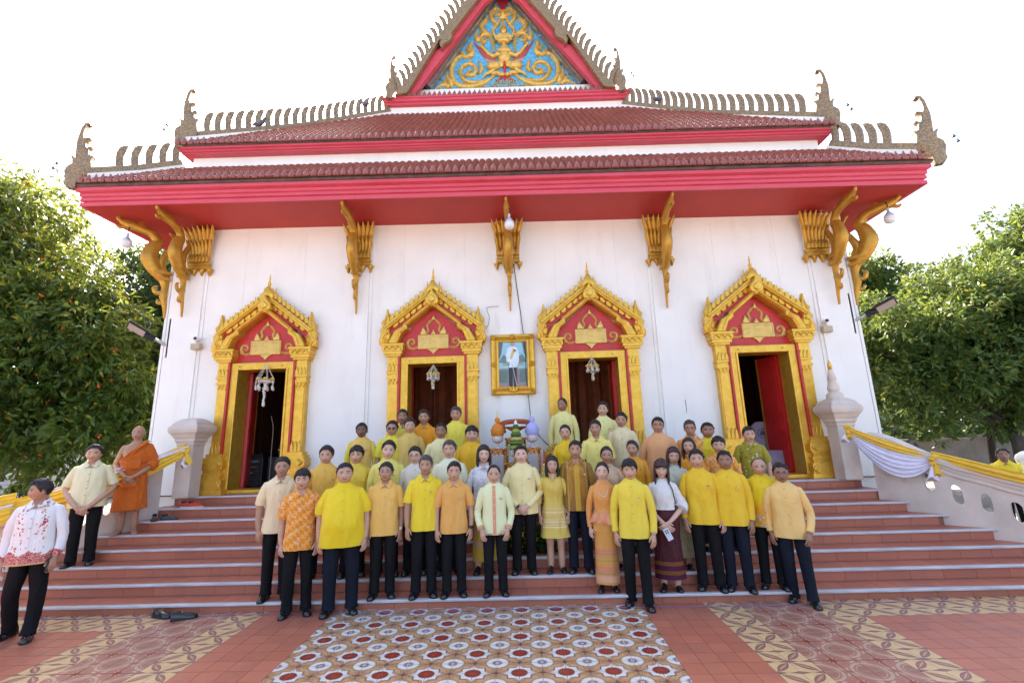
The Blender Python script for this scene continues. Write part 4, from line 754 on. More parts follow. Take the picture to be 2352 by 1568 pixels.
def garland(x, top, bot, m, lb, wid):
    r_ = empty('flower_garland', (x, 8.52, bot), lb, 'garland', 'flower garlands hung in the doorways'); H = top - bot; beads = MB(); rng = random.Random(int(x * 10))
    def blob(p, r): beads.lathe([(.1 * r, -r), (.8 * r, -.5 * r), (r, 0), (.8 * r, .5 * r), (.1 * r, r)], p, 6)
    for k in range(7):
        a = k / 7 * 6.283; c, s_ = math.cos(a) * wid, math.sin(a) * wid
        for t in np.linspace(0, 1, 9): blob((c * t, s_ * t, H * (1 - .36 * t)), .012)
        for t in np.linspace(0, 1, 7): blob((c * (1 - .55 * math.sin(t * 3.1)), s_ * (1 - .55 * math.sin(t * 3.1)), H * (.64 - .1 * t)), .014)
        for t in np.linspace(0, 1, 6): blob((c + rng.uniform(-.01, .01), s_, H * (.62 - .24 * t)), .016 + .012 * (t > .7))
        for t in np.linspace(0, 1, 10): a2 = a + t * .9; blob((math.cos(a2) * wid * .72, math.sin(a2) * wid * .72, H * .56), .02)
    for t in np.linspace(0, 1, 14): blob((rng.uniform(-.02, .02), 0, H * (.5 - .45 * t)), .026 * (1.3 - .6 * t))
    for t in np.linspace(0, 1, 6): blob((0, 0, H * (.1 * (1 - t))), .02 + .012 * t)
    beads.build('jasmine_strings', m, r_)
    if m is not WHT:
        mb = MB()
        for k in range(6): a = k / 6 * 6.283; mb.lathe([(.005, -.025), (.04, -.01), (.042, .01), (.005, .025)], (math.cos(a) * wid * .9, math.sin(a) * wid * .9, H * .62), 10)
        mb.build('marigold', mat('marigold', (.72, .45, .02), .7), r_)
garland(-4.66, 3.60, 2.80, mat('jasmine_white', (.66, .62, .56), .7, var=.3, vscale=40), 'white jasmine garland hanging in the leftmost doorway', .15)
garland(-1.43, 3.46, 3.02, mat('jasmine_mixed', (.48, .46, .36), .7, var=.5, vscale=40), 'white and yellow garland hanging in the second doorway from the left', .10)
garland(1.58, 3.50, 3.08, mat('jasmine_mixed', (.48, .46, .36), .7), 'white and yellow garland hanging in the doorway right of the portrait', .10)
# plaque lettering, too worn to read: short raised bars
for D in [o for o in temple.children if o.name.startswith('doorway')]:
    _t = MB()
    for r_ in range(4):
        xx = -.24
        while xx < .23: L = random.uniform(.012, .03); _t.box(xx, xx + L, 8.634, 8.641, 3.86 + r_ * .05, 3.885 + r_ * .05 + random.uniform(-.006, .008)); xx += L + .008
    tag(_t.build('worn_lettering', PLQ, D, smooth=False), kind='stuff')
# ================================================================ INSIDE THE DOORS
r_ = empty('equipment_rack', (-5.36, 9.62, 1.2), 'black audio equipment rack inside the leftmost door', 'rack')
bevel(MB().box(-.26, .26, -.2, .2, .02, .62).build('case', BLACK, r_, smooth=False), .01)
for i in range(5): MB().box(-.22, .22, -.215, -.2, .06 + i * .11, .15 + i * .11).build('rack_unit', mat('rack_face', (.05, .055, .06), .35, .4, var=.3), r_, smooth=False); MB().box(-.16 + .05 * i, -.02 + .05 * i, -.222, -.215, .09 + i * .11, .115 + i * .11).build('rack_display', mat('rack_label%d' % (i % 3), [(.3, .1, .05), (.15, .2, .22), (.25, .25, .22)][i % 3], .3, var=0), r_, smooth=False)
MB().prism([(-.25, .62), (.25, .62), (.25, .70), (-.25, .66)], -.2, .2).build('mixer', BLACK, r_, smooth=False)
r_ = empty('loudspeaker', (-4.82, 9.75, 1.2), 'black loudspeaker box beside the equipment rack', 'loudspeaker'); bevel(MB().box(-.25, .25, -.2, .2, 0, .62).build('cabinet', BLACK, r_, smooth=False), .012); MB().box(-.21, .21, -.208, -.2, .05, .56).build('grille', mat('speaker_grille', (.03, .03, .032), .7), r_, smooth=False)
r_ = empty('amplifier_case', (-4.72, 9.85, 1.84), 'black amplifier case stacked above the loudspeaker', 'case'); bevel(MB().box(-.2, .2, -.2, .2, 0, .22).build('case', BLACK, r_, smooth=False), .01); MB().box(-.201, .201, -.203, -.2, .1, .13).build('trim', GREYM, r_, smooth=False)
r_ = empty('microphone_stand', (-4.95, 9.45, 1.2), 'thin gooseneck microphone in front of the loudspeaker', 'microphone'); MB().lathe([(.12, 0), (.12, .02), (.02, .03)]).build('base', BLACK, r_); MB().tube(spline(np.array([(0, 0, .02), (0, 0, .8), (.0, 0, 1.2), (-.05, -.02, 1.45)]), 5), .008, 6).build('stem', GREYM, r_)
CHC = mat('lavender_chair_cover', (.24, .20, .27), .8, var=.12)
for x, y, lb in ((5.08, 9.40, 'chair in a lavender cover with a round emblem inside the rightmost door'), (4.72, 9.95, 'chair in a lavender cover further inside the rightmost door')):
    r_ = empty('covered_chair', (x, y, 1.2), lb, 'chair', 'covered chairs inside the rightmost door'); MB().prism([(-.23, .4), (.23, .4), (.24, .75), (.19, .95), (.10, 1.03), (-.10, 1.03), (-.19, .95), (-.24, .75)], -.03, .03, O=(0, .2, 0), inset=.015).build('backrest', CHC, r_)
    a = np.linspace(0, 6.283, 40, endpoint=False); MB().rings([np.c_[(.25 + .03 * (1 - z / .45)) * np.sign(np.cos(a)) * abs(np.cos(a)) ** .4 + .01 * np.sin(a * 9), (.24 + .03 * (1 - z / .45)) * np.sign(np.sin(a)) * abs(np.sin(a)) ** .4, np.full(40, z)] for z in (.0, .2, .43, .47)]).build('seat_cover', CHC, r_)
    MB().tube([(.09 * math.cos(t), .168, .80 + .09 * math.sin(t)) for t in np.linspace(0, 6.283, 20)], .006, 5).prism([(-.05, .76), (.05, .76), (.04, .82), (0, .87), (-.04, .82)], .0, .006, O=(0, .17, 0)).build('emblem', mat('emblem_ink', (.06, .05, .09), .7, var=0), r_)
# ================================================================ ALTAR OFFERINGS ON THE STEPS
def _lac(g, oc, c): g.color(g.mix(g.math('GREATER_THAN', g.voro(oc, 55), .42), lin((.72, .50, .10)), lin((.34, .05, .02))))
LAC = mat('gold_lacquer', (.7, .5, .1), .35, .4, fn=_lac, bump=.4, bscale=90)
def stand(name, p, wd, dp, h, lb):
    r_ = empty(name, p, lb, 'altar table', 'gilt altar tables on the steps')
    bevel(MB().box(-wd / 2, wd / 2, -dp / 2, dp / 2, h - .03, h).build('table_top', LAC, r_, smooth=False), .006)
    for sx in (-1, 1):
        for sy in (-1, 1): MB().box(sx * (wd / 2 - .03) - .018, sx * (wd / 2 - .03) + .018, sy * (dp / 2 - .03) - .018, sy * (dp / 2 - .03) + .018, 0, h - .03).build('leg', LAC, r_, smooth=False)
    n = 9; x = np.linspace(-wd / 2 + .03, wd / 2 - .03, n); MB().prism([(a, h - .03) for a in x] + [(a, h - .12 + .035 * abs(math.sin(i * 1.2))) for i, a in list(enumerate(x))[::-1]], -.008, .008, O=(0, -dp / 2 + .02, 0)).build('apron', LAC, r_, smooth=False)
    return r_
stand('altar_table', (-.18, 7.52, .75), .30, .26, 1.15, 'left gilt altar table under the orange cloth offering'); stand('altar_table', (.39, 7.52, .75), .27, .26, 1.15, 'right gilt altar table under the lilac cloth offering')
stand('altar_table', (.12, 7.70, .75), .36, .3, 1.31, 'tall middle gilt altar table carrying the folded robe'); stand('altar_table', (.13, 7.36, .60), .40, .28, 1.08, 'low front gilt altar table behind the man in the cream jacket')
CRY = mat('cut_crystal', (.62, .52, .52), .08, var=.5, vscale=60, spec=1.0, bump=.5, bscale=50)
for x, c, nm, lb in ((-.17, (.62, .20, .01), 'orange', 'orange cloth wrapped offering in a crystal goblet'), (.39, (.40, .40, .72), 'lilac', 'lilac cloth wrapped offering in a crystal goblet')):
    r_ = empty('cloth_offering', (x, 7.52, 1.90), lb, 'offering', 'cloth offerings in crystal goblets'); MB().lathe([(.055, 0), (.05, .012), (.018, .03), (.016, .07), (.05, .09), (.085, .11), (.095, .16), (.09, .19)], n=16).build('goblet', CRY, r_, angle=20)
    MB().lathe([(.08, .175), (.105, .22), (.11, .28), (.085, .35), (.045, .39), (.025, .40), (.042, .43), (.045, .455), (.03, .48), (.01, .49)], n=18).build('wrapped_cloth', mat(nm + '_wrap', c, .6), r_); MB().lathe([(.01, .485), (.012, .51), (.005, .53), (.009, .545), (.002, .60)], n=8).build('spike', GOLD if nm == 'orange' else WHITEP, r_)
    mb = MB()
    for k in range(14): a = k / 14 * 6.283; mb.lathe([(.001, -.008), (.008, 0), (.001, .008)], (.111 * math.cos(a), .111 * math.sin(a), .28 + .012 * (k % 2)), 6)
    mb.build('sequins', GOLD if nm == 'orange' else GREYM, r_)
r_ = empty('robe_tray', (.12, 7.70, 2.06), 'folded rust brown robe on a gilt footed tray', 'robe'); MB().lathe([(.10, 0), (.09, .02), (.045, .05), (.045, .09), (.10, .12), (.17, .16), (.18, .18)], n=20).build('footed_tray', OGOLD, r_)
mb = MB().tube(spline(np.array([(-.26, 0, .22), (-.15, -.01, .255), (0, -.015, .265), (.15, -.01, .255), (.26, 0, .23)]), 5), [.05] * 21, 12, sq=(1, .8))
for s in (-1, 1):
    for k in range(5): mb.tube(spline(np.array([(s * .15, -.04, .24), (s * (.19 + .02 * k), -.06, .20 - .01 * k), (s * (.17 + .035 * k), -.05, .08 + .012 * k)]), 4), [.018] * 9, 6)
mb.build('folded_robe', mat('rust_cloth', (.33, .075, .02), .7, var=.15), r_)
r_ = empty('tiered_offering', (.13, 7.40, 1.70), 'tiered green banana leaf offering on a gilt stand, between the goblets', 'offering'); MB().lathe([(.06, -.02), (.05, .0), (.03, .03), (.06, .07), (.10, .09)], n=14).build('stand', OGOLD, r_)
a = np.linspace(0, 6.283, 24, endpoint=False)
for z, r, m in ((.20, .15, (.25, .30, .04)), (.27, .12, (.10, .16, .02)), (.33, .09, (.45, .42, .12)), (.40, .085, (.08, .13, .02)), (.45, .06, (.28, .34, .05)), (.52, .045, (.06, .10, .02))): MB().rings([np.c_[rr * np.cos(a) * (1 + .08 * np.sin(a * 8)), rr * np.sin(a) * (1 + .08 * np.sin(a * 8)), np.full(24, zz)] for rr, zz in ((r * .6, z - .03), (r, z), (r * .9, z + .03), (r * .4, z + .055))]).build('leaf_tier', mat('leaf_tier%.2f' % z, m, .6, var=.3, vscale=40), r_)
mb = MB()
for k in range(16):
    t = k / 16 * 6.283
    for j in range(5): mb.lathe([(.001, -.012), (.010, 0), (.001, .012)], (.15 * math.cos(t), .15 * math.sin(t), .19 - .025 * j), 6)
mb.build('hanging_jasmine', mat('jasmine_yellow', (.55, .45, .15), .6), r_); MB().lathe([(.02, .55), (.03, .58), (.015, .62), (.002, .64)], n=10).build('white_flower', WHITEP, r_)
def goldcone(p, lb):
    r_ = empty('gilt_cone_offering', p, lb, 'offering'); mb = MB().lathe([(.12, 0), (.12, .03), (.085, .2), (.05, .36), (.03, .44)], n=18); mb.build('cone', PLQ, r_)
    mb = MB()
    for k in range(11):
        for i in range(14): a = i / 14 * 6.283 + k * .22; rr = .122 - .0085 * k; mb.lathe([(.001, -.014), (.016, 0), (.001, .014)], (rr * math.cos(a), rr * math.sin(a), .04 + .036 * k), 5)
    mb.build('coin_scales', PLQ, r_); MB().lathe([(.02, .44), (.028, .46), (.015, .48), (.012, .60), (.002, .66)], n=10).build('spire', DRED, r_)
goldcone((.56, 7.30, 1.22), 'gilt scaled cone offering with red spire beside the yellow dress')
r_ = empty('gold_rosette', (.72, 7.45, 1.86), 'crumpled gold foil rosette left of the tall man', 'rosette'); mb = MB()
for k in range(40): a, b = random.uniform(0, 6.283), random.uniform(-1.2, 1.2); d = np.array([math.cos(a) * math.cos(b), -abs(math.sin(a)) * math.cos(b) * .6, math.sin(b)]); mb.tube([d * .02, d * .07, d * .10 + [random.uniform(-.02, .02), 0, random.uniform(-.02, .02)]], [.012, .03, .004], 5, sq=(1, .3))
mb.build('foil_petals', PLQ, r_)
# ================================================================ SHOES LEFT ON THE STEPS
def shoe_mesh(L=.27, wd=.095, hollow=True, heel=.025, name='shoe', mats=None, strap=False, high=.0):
    mb = MB(); tt = np.linspace(0, 1, 9); rs = []
    wids = np.array([.55, .72, .74, .70, .78, .95, 1.0, .85, .35]) * wd / 2; hts = np.array([.075, .085, .08, .068, .062, .055, .048, .04, .022]); base = np.interp(tt, [0, .3, .55, 1], [high, high * .9, high * .15, 0])
    for t, w2, h, bz in zip(tt, wids, hts, base):
        y = L * .30 - L * t; a = np.linspace(0, np.pi, 7); rs.append(np.vstack([np.c_[w2 * np.cos(a), np.full(7, y), bz + heel * .6 + h * np.sin(a) ** .7], [(-w2, y, bz), (w2, y, bz)]]))
    mb.rings(rs, 0); ss = [np.array([(-w2 * 1.06, L * .31 - L * 1.02 * t, bz - .001), (w2 * 1.06, L * .31 - L * 1.02 * t, bz - .001), (w2 * 1.06, L * .31 - L * 1.02 * t, bz + .014), (-w2 * 1.06, L * .31 - L * 1.02 * t, bz + .014)]) for t, w2, bz in zip(tt, wids, base)]
    mb.rings(ss, 1)
    if high: mb.box(-wd * .16, wd * .16, L * .2, L * .29, 0, high + .01, 1)
    if hollow: mb.rings([np.c_[.62 * wd / 2 * np.cos(np.linspace(0, 6.283, 12, endpoint=False)), L * .12 + L * .17 * np.sin(np.linspace(0, 6.283, 12, endpoint=False)), np.full(12, z)] for z in (.06, .0945 + heel * .2)], 2)
    return mb.build(name, mats, mesh_only=True, angle=60)
LEA = mat('black_leather', (.010, .010, .012), .22, var=0, coat=.3); SOLE = mat('black_sole', (.008, .008, .008), .6, var=0); INS = mat('tan_insole', (.06, .035, .02), .7, var=0)
sh_me = shoe_mesh(hollow=False, mats=[LEA, SOLE, INS]); lo_me = shoe_mesh(mats=[LEA, SOLE, INS]); hh_me = shoe_mesh(.235, .08, False, .0, 'shoe', [LEA, SOLE, INS], high=.05)
tr_me = shoe_mesh(mats=[mat('red_mesh', (.55, .05, .02), .6), WHITEP, SOLE]); sd_me = shoe_mesh(.26, .1, True, .0, 'shoe', [mat('grey_rubber', (.06, .06, .07), .5), SOLE, SOLE]); wh_me = shoe_mesh(.27, .1, False, .02, 'shoe', [WHITEP, WHITEP, SOLE])
def pair(name, me, p, lb, d, a0, a1, buckle=False):
    r_ = empty(name, p, lb, 'shoes')
    for k, (dx, dy, a) in enumerate(((0, 0, a0), (d[0], d[1], a1))):
        o = link('shoe', me, r_, (dx, dy, 0), R(a))
        if buckle: MB().box(-.03, .03, -.03, -.022, .083, .089).build('buckle', GOLD, o, smooth=False)
pair('loafers', lo_me, (-4.28, 6.0, .04), 'pair of black loafers left at the foot of the steps', (.33, -.10), 78, 118, True)
pair('red_trainers', tr_me, (-5.66, 8.13, 1.05), 'pair of red trainers on a step near the bare pedestal', (.14, -.02), 90, 95); pair('sandals', sd_me, (-5.92, 7.80, .90), 'pair of dark grey sandals on the step below the red trainers', (.2, .0), 40, 100)
# flower arrangement at the foot of the altar
def sprigs(n, gen, leafL, leafW, per, droop, rng, jitter=.5):
    """numpy cloud of leaflets: per sprig `per` leaves"""
    P, Nn = gen(n); m = n * per; P = np.repeat(P, per, 0); Nn = np.repeat(Nn, per, 0)
    d = Nn * .6 + rng.normal(0, jitter, (m, 3)); d[:, 2] -= droop; d /= np.linalg.norm(d, axis=1)[:, None]
    s = np.cross(d, rng.normal(0, 1, (m, 3))); s /= np.linalg.norm(s, axis=1)[:, None]; L = leafL * rng.uniform(.6, 1.25, m)[:, None]; wv = leafW * rng.uniform(.7, 1.2, m)[:, None]
    P = P + d * L * rng.uniform(0, .5, (m, 1)) ; nn = np.cross(s, d) * L * .08
    V = np.stack([P, P + d * L * .45 + s * wv + nn, P + d * L, P + d * L * .45 - s * wv + nn], 1).reshape(-1, 3); return V, m
def leafmesh(name, V, m, mt, parent):
    me = bpy.data.meshes.new(name); me.vertices.add(len(V)); me.vertices.foreach_set('co', V.astype(np.float32).ravel()); me.loops.add(m * 4); me.loops.foreach_set('vertex_index', np.arange(m * 4, dtype=np.int32)); me.polygons.add(m); me.polygons.foreach_set('loop_start', np.arange(0, m * 4, 4, dtype=np.int32)); me.update(); me.validate(); me.materials.append(mt); return link(name, me, parent)
def leafmat(name, c0, c1, c2, trans=.4):
    if name in MATS: return MATS[name]
    m = bpy.data.materials.new(name); m.use_nodes = True; g = NG(m); gi = g.new('ShaderNodeNewGeometry').outputs['Random Per Island']; k = g.mix(g.ramp(gi, 0, .7), lin(c0), lin(c1)); k = g.mix(g.math('GREATER_THAN', gi, .93), k, lin(c2)); g.color(k); g.b.inputs['Roughness'].default_value = .42
    tr = g.new('ShaderNodeBsdfTranslucent'); hs = g.new('ShaderNodeMix', data_type='RGBA'); hs.inputs[0].default_value = .5; g.t.links.new(k, hs.inputs[6]); hs.inputs[7].default_value = lin(c2); g.t.links.new(hs.outputs[2], tr.inputs[0]); mx = g.new('ShaderNodeMixShader'); mx.inputs[0].default_value = trans; o = g.n['Material Output']; g.t.links.new(g.b.outputs[0], mx.inputs[1]); g.t.links.new(tr.outputs[0], mx.inputs[2]); g.t.links.new(mx.outputs[0], o.inputs[0]); MATS[name] = m; return m
def ball(c, r, rng, lo=.75):
    def gen(n):
        d = rng.normal(0, 1, (n, 3)); d /= np.linalg.norm(d, axis=1)[:, None]; return np.array(c) + d * np.array(r) * rng.uniform(lo, 1, (n, 1)), d
    return gen
r_ = empty('flower_arrangement', (.12, 6.98, .45), 'low green fern arrangement with yellow flowers behind the front row', 'plant'); rng = np.random.default_rng(3)
V, m = sprigs(700, ball((.0, .05, .12), (.62, .12, .22), rng, .2), .11, .014, 5, -.1, rng); leafmesh('foliage', V, m, leafmat('fern_leaf', (.02, .06, .015), (.05, .12, .03), (.10, .2, .04), .25), r_)
V, m = sprigs(26, ball((-.0, .0, .2), (.35, .12, .12), rng, .5), .06, .02, 8, -.3, rng); leafmesh('yellow_blooms', V, m, mat('bloom_yellow', (.65, .42, .02), .6), r_)
# ================================================================ TREES AND BACKGROUND
BARK = mat('bark', (.06, .045, .035), .9, var=.4, vscale=8, bump=.5, bscale=20, stretch=(1, 1, .3))
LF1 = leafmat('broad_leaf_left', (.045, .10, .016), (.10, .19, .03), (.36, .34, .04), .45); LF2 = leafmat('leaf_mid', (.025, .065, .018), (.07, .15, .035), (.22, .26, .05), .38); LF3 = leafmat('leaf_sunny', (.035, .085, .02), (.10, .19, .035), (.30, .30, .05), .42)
BLO = mat('orange_blossom', (.62, .13, .02), .6)
def tree(name, label, base, lobes, mt, n, leaf, droop, seed, tr=.16, flowers=0, lean=(0, 0), per=6):
    rng = np.random.default_rng(seed); r_ = empty(name, (base[0], base[1], 0), label, 'tree', 'trees around the temple'); b = np.array([base[0], base[1], 0.]); L = [(np.array(c, float) - b, q) for c, q in lobes]
    cz = np.mean([c for c, q in L], 0); mb = MB(); top = np.array([lean[0] * .5, lean[1] * .5, cz[2] * .55]); mb.tube(spline(np.array([(0, 0, -.1), top * .5 + rng.normal(0, .06, 3) * [1, 1, 0], top]), 5), np.linspace(tr, tr * .7, 11), 9)
    for c, q in L: mb.tube(spline(np.array([top * .92, top * .4 + c * .6 + rng.normal(0, .15, 3), c + [0, 0, q * .2]]), 4), np.linspace(tr * .5, tr * .08, 9), 6)
    mb.build('trunk', BARK, r_)
    # break every lobe into smaller clumps so that the outline is uneven and gaps show
    cl = []
    for c, q in L:
        k = int(9 + q * 7)
        d = rng.normal(0, 1, (k, 3)); d /= np.linalg.norm(d, axis=1)[:, None]
        for dd in d: cl.append((c + dd * q * rng.uniform(.55, 1.0) * [1, 1, .85], q * rng.uniform(.26, .46)))
    wts = np.array([q ** 2 for c, q in cl]); wts /= wts.sum(); idx = rng.choice(len(cl), n, p=wts); C = np.array([c for c, q in cl])[idx]; Q = np.array([q for c, q in cl])[idx]
    def gen(nn):
        d = rng.normal(0, 1, (nn, 3)); d[:, 2] *= .8; d /= np.linalg.norm(d, axis=1)[:, None]; return C + d * (Q * rng.uniform(.55, 1.05, nn))[:, None], d
    V, m = sprigs(n, gen, leaf[0], leaf[1], per, droop, rng, .55); leafmesh('crown', V, m, mt, r_)
    if flowers:
        i2 = rng.choice(len(cl), flowers, p=wts); c2 = np.array([c for c, q in cl])[i2]; q2 = np.array([q for c, q in cl])[i2]; d = rng.normal(0, 1, (flowers, 3)); d[:, 1] = -abs(d[:, 1]); d[:, 2] = abs(d[:, 2]) * .7; d /= np.linalg.norm(d, axis=1)[:, None]
        P0 = c2 + d * (q2 * 1.05)[:, None]; V, m = sprigs(flowers, lambda nn: (P0, d), .05, .022, 7, -.1, rng, .8); leafmesh('blossoms', V, m, BLO, r_)
    return r_
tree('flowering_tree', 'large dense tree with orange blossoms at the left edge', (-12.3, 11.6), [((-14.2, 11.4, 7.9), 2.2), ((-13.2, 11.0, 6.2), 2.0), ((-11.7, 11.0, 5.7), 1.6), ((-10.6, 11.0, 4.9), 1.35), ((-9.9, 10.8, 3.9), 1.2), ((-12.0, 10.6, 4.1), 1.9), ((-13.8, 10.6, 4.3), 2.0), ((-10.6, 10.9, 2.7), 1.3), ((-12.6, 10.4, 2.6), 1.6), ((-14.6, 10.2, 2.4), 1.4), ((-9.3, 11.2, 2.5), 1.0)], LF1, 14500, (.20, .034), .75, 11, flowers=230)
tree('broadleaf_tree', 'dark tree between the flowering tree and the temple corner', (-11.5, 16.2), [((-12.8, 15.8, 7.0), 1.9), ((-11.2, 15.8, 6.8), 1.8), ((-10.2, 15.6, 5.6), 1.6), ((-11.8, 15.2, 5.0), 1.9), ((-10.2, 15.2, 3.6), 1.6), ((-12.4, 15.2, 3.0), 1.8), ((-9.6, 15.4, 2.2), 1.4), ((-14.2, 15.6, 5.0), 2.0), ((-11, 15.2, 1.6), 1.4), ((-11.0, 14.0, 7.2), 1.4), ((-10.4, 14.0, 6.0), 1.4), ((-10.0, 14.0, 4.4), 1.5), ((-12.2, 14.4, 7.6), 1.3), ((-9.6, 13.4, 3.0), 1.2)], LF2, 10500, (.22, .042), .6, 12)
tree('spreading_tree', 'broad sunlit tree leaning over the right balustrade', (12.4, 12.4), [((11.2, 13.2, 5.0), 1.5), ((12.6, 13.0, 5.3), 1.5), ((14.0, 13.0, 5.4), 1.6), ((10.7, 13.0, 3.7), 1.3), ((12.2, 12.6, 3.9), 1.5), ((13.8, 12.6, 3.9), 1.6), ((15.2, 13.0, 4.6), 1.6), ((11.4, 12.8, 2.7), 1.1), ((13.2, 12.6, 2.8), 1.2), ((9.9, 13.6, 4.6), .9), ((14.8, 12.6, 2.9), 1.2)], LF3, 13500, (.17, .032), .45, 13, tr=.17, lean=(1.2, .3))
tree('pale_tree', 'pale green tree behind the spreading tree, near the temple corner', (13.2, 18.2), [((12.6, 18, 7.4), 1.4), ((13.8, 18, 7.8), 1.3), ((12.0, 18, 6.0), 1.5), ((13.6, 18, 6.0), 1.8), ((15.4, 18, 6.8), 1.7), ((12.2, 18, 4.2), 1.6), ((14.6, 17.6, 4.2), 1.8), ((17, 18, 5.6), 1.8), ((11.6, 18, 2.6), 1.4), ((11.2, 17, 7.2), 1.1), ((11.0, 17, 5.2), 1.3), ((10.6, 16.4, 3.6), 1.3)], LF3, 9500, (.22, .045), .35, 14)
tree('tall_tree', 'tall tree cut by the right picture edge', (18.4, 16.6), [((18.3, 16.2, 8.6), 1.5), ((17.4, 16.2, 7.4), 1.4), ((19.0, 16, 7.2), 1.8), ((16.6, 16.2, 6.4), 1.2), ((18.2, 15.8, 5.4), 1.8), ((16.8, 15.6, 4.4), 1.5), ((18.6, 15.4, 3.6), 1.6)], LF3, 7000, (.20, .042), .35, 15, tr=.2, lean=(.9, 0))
tree('slim_tree', 'slim leaning tree trunk behind the right balustrade', (14.9, 15.2), [((15.6, 15.2, 4.8), 1.2), ((14.6, 15.2, 4.4), 1.1), ((15.2, 15, 3.4), 1.2)], LF2, 2600, (.2, .04), .4, 16, tr=.12, lean=(.4, 0))
# distant mass of trees
rng = np.random.default_rng(21); cl = [(np.array([rng.uniform(-60, 60), rng.uniform(30, 40), rng.uniform(1, 4.5)]), rng.uniform(1.5, 3)) for _ in range(150)]; cl += [(np.array([rng.choice([-1, 1]) * rng.uniform(15, 34), rng.uniform(21, 27), rng.uniform(.6, 3.5)]), rng.uniform(1.1, 2.2)) for _ in range(90)]
ii = rng.integers(0, len(cl), 15000); C = np.array([c for c, q in cl])[ii]; Q = np.array([q for c, q in cl])[ii]; d = rng.normal(0, 1, (15000, 3)); d /= np.linalg.norm(d, axis=1)[:, None]
V, m = sprigs(15000, lambda n: (C + d * (Q * rng.uniform(.7, 1.05, n))[:, None], d), .45, .12, 5, .3, rng, .6); tag(leafmesh('treeline', V, m, leafmat('far_leaf', (.02, .045, .015), (.05, .10, .03), (.14, .18, .04), .3), None), 'distant dark green treeline behind the temple grounds', None, None, 'stuff')
tag(bevel(MB().box(9.6, 40, 20.2, 20.5, 0, 1.42).box(9.6, 40, 20.15, 20.55, 1.42, 1.5).build('boundary_wall', mat('dusty_wall', (.22, .19, .16), .85, var=.3, vscale=1.2), smooth=False), .01), 'low dusty boundary wall behind the trees on the right', 'wall')
# white gate post with ball finial at the right edge
r_ = empty('gate_post', (9.62, 9.1, 0), 'white post with a ball finial at the right picture edge', 'post'); r2 = math.sqrt(2)
MB().lathe([(.2 * r2, 0), (.2 * r2, 1.0), (.23 * r2, 1.04), (.25 * r2, 1.12), (.23 * r2, 1.16), (.2 * r2, 1.2)], n=4, rot=R(45)).build('shaft', WALL, r_, smooth=False); MB().lathe([(.08, 1.19), (.06, 1.23), (.12, 1.30), (.145, 1.38), (.12, 1.46), (.05, 1.51), (.01, 1.53)], n=20).build('ball_finial', WALL, r_)
# neighbouring building far left
r_ = empty('neighbouring_building', (-19.6, 19, 0), 'cream building with an outside stair behind the drapes, far left', 'building'); CRM = mat('cream_wall', (.55, .50, .42), .8, var=.15, vscale=1)
MB().box(-4, 1.1, .4, 6, 0, 3.4).build('wall', CRM, r_, smooth=False); MB().box(-4.2, 1.3, .2, 6.2, 3.4, 3.7).build('roof', mat('grey_roof', (.3, .28, .26), .8), r_, smooth=False); MB().box(-1.6, -.7, .37, .4, 0, 1.5).build('door', DARK, r_, smooth=False); MB().box(-3.4, -2.3, .37, .4, .9, 2.2).build('window', DARK, r_, smooth=False)
for i in range(7): MB().box(-.6 + .25 * i, 1.9, -.6, .39, .18 * i, .18 * (i + 1)).build('stair', CRM, r_, smooth=False)
for i in range(6): MB().tube([(-2.0 + .4 * i - .8, -.3, 0), (-2.0 + .4 * i - .8, -.3, .8)], .02, 6).build('railing_post', GREYM, r_)
MB().tube([(-2.9, -.3, .8), (.0, -.3, .8)], .025, 6).build('handrail', GREYM, r_)
# birds on the roof
def bird(p, rz, lb):
    r_ = empty('pigeon', p, lb, 'bird', 'pigeons on the roof combs', rz=rz); BG = mat('pigeon_grey', (.10, .11, .14), .7, var=.3, vscale=30)
    mb = MB().tube(spline(np.array([(-.17, 0, .05), (-.08, 0, .075), (0, 0, .10), (.07, 0, .13), (.10, 0, .19), (.12, 0, .225), (.15, 0, .225), (.175, 0, .218)]), 3), np.interp(np.linspace(0, 1, 22), np.linspace(0, 1, 8), [.012, .035, .06, .052, .03, .03, .018, .003]), 10)
    for s in (-1, 1): mb.tube([(.0, s * .02, .08), (.01, s * .02, .0)], .006, 5)
    mb.build('body', BG, r_)
    for s in (-1, 1): MB().tube(spline(np.array([(.06, s * .045, .12), (-.02, s * .058, .10), (-.15, s * .02, .07)]), 4), [.01, .018, .024, .026, .026, .022, .016, .01, .003], 8, sq=(.5, 1.4)).build('wing', mat('pigeon_wing', (.17, .18, .21), .7), r_)
bird((-5.55, 8.95, 9.14), 0, 'grey pigeon perched on the left roof comb near the corner finial'); bird((-3.5, 9.95, 10.36), 2.6, 'grey pigeon perched higher up the left roof comb'); bird((4.0, 10.35, 10.42), .5, 'grey pigeon perched on the right roof comb')
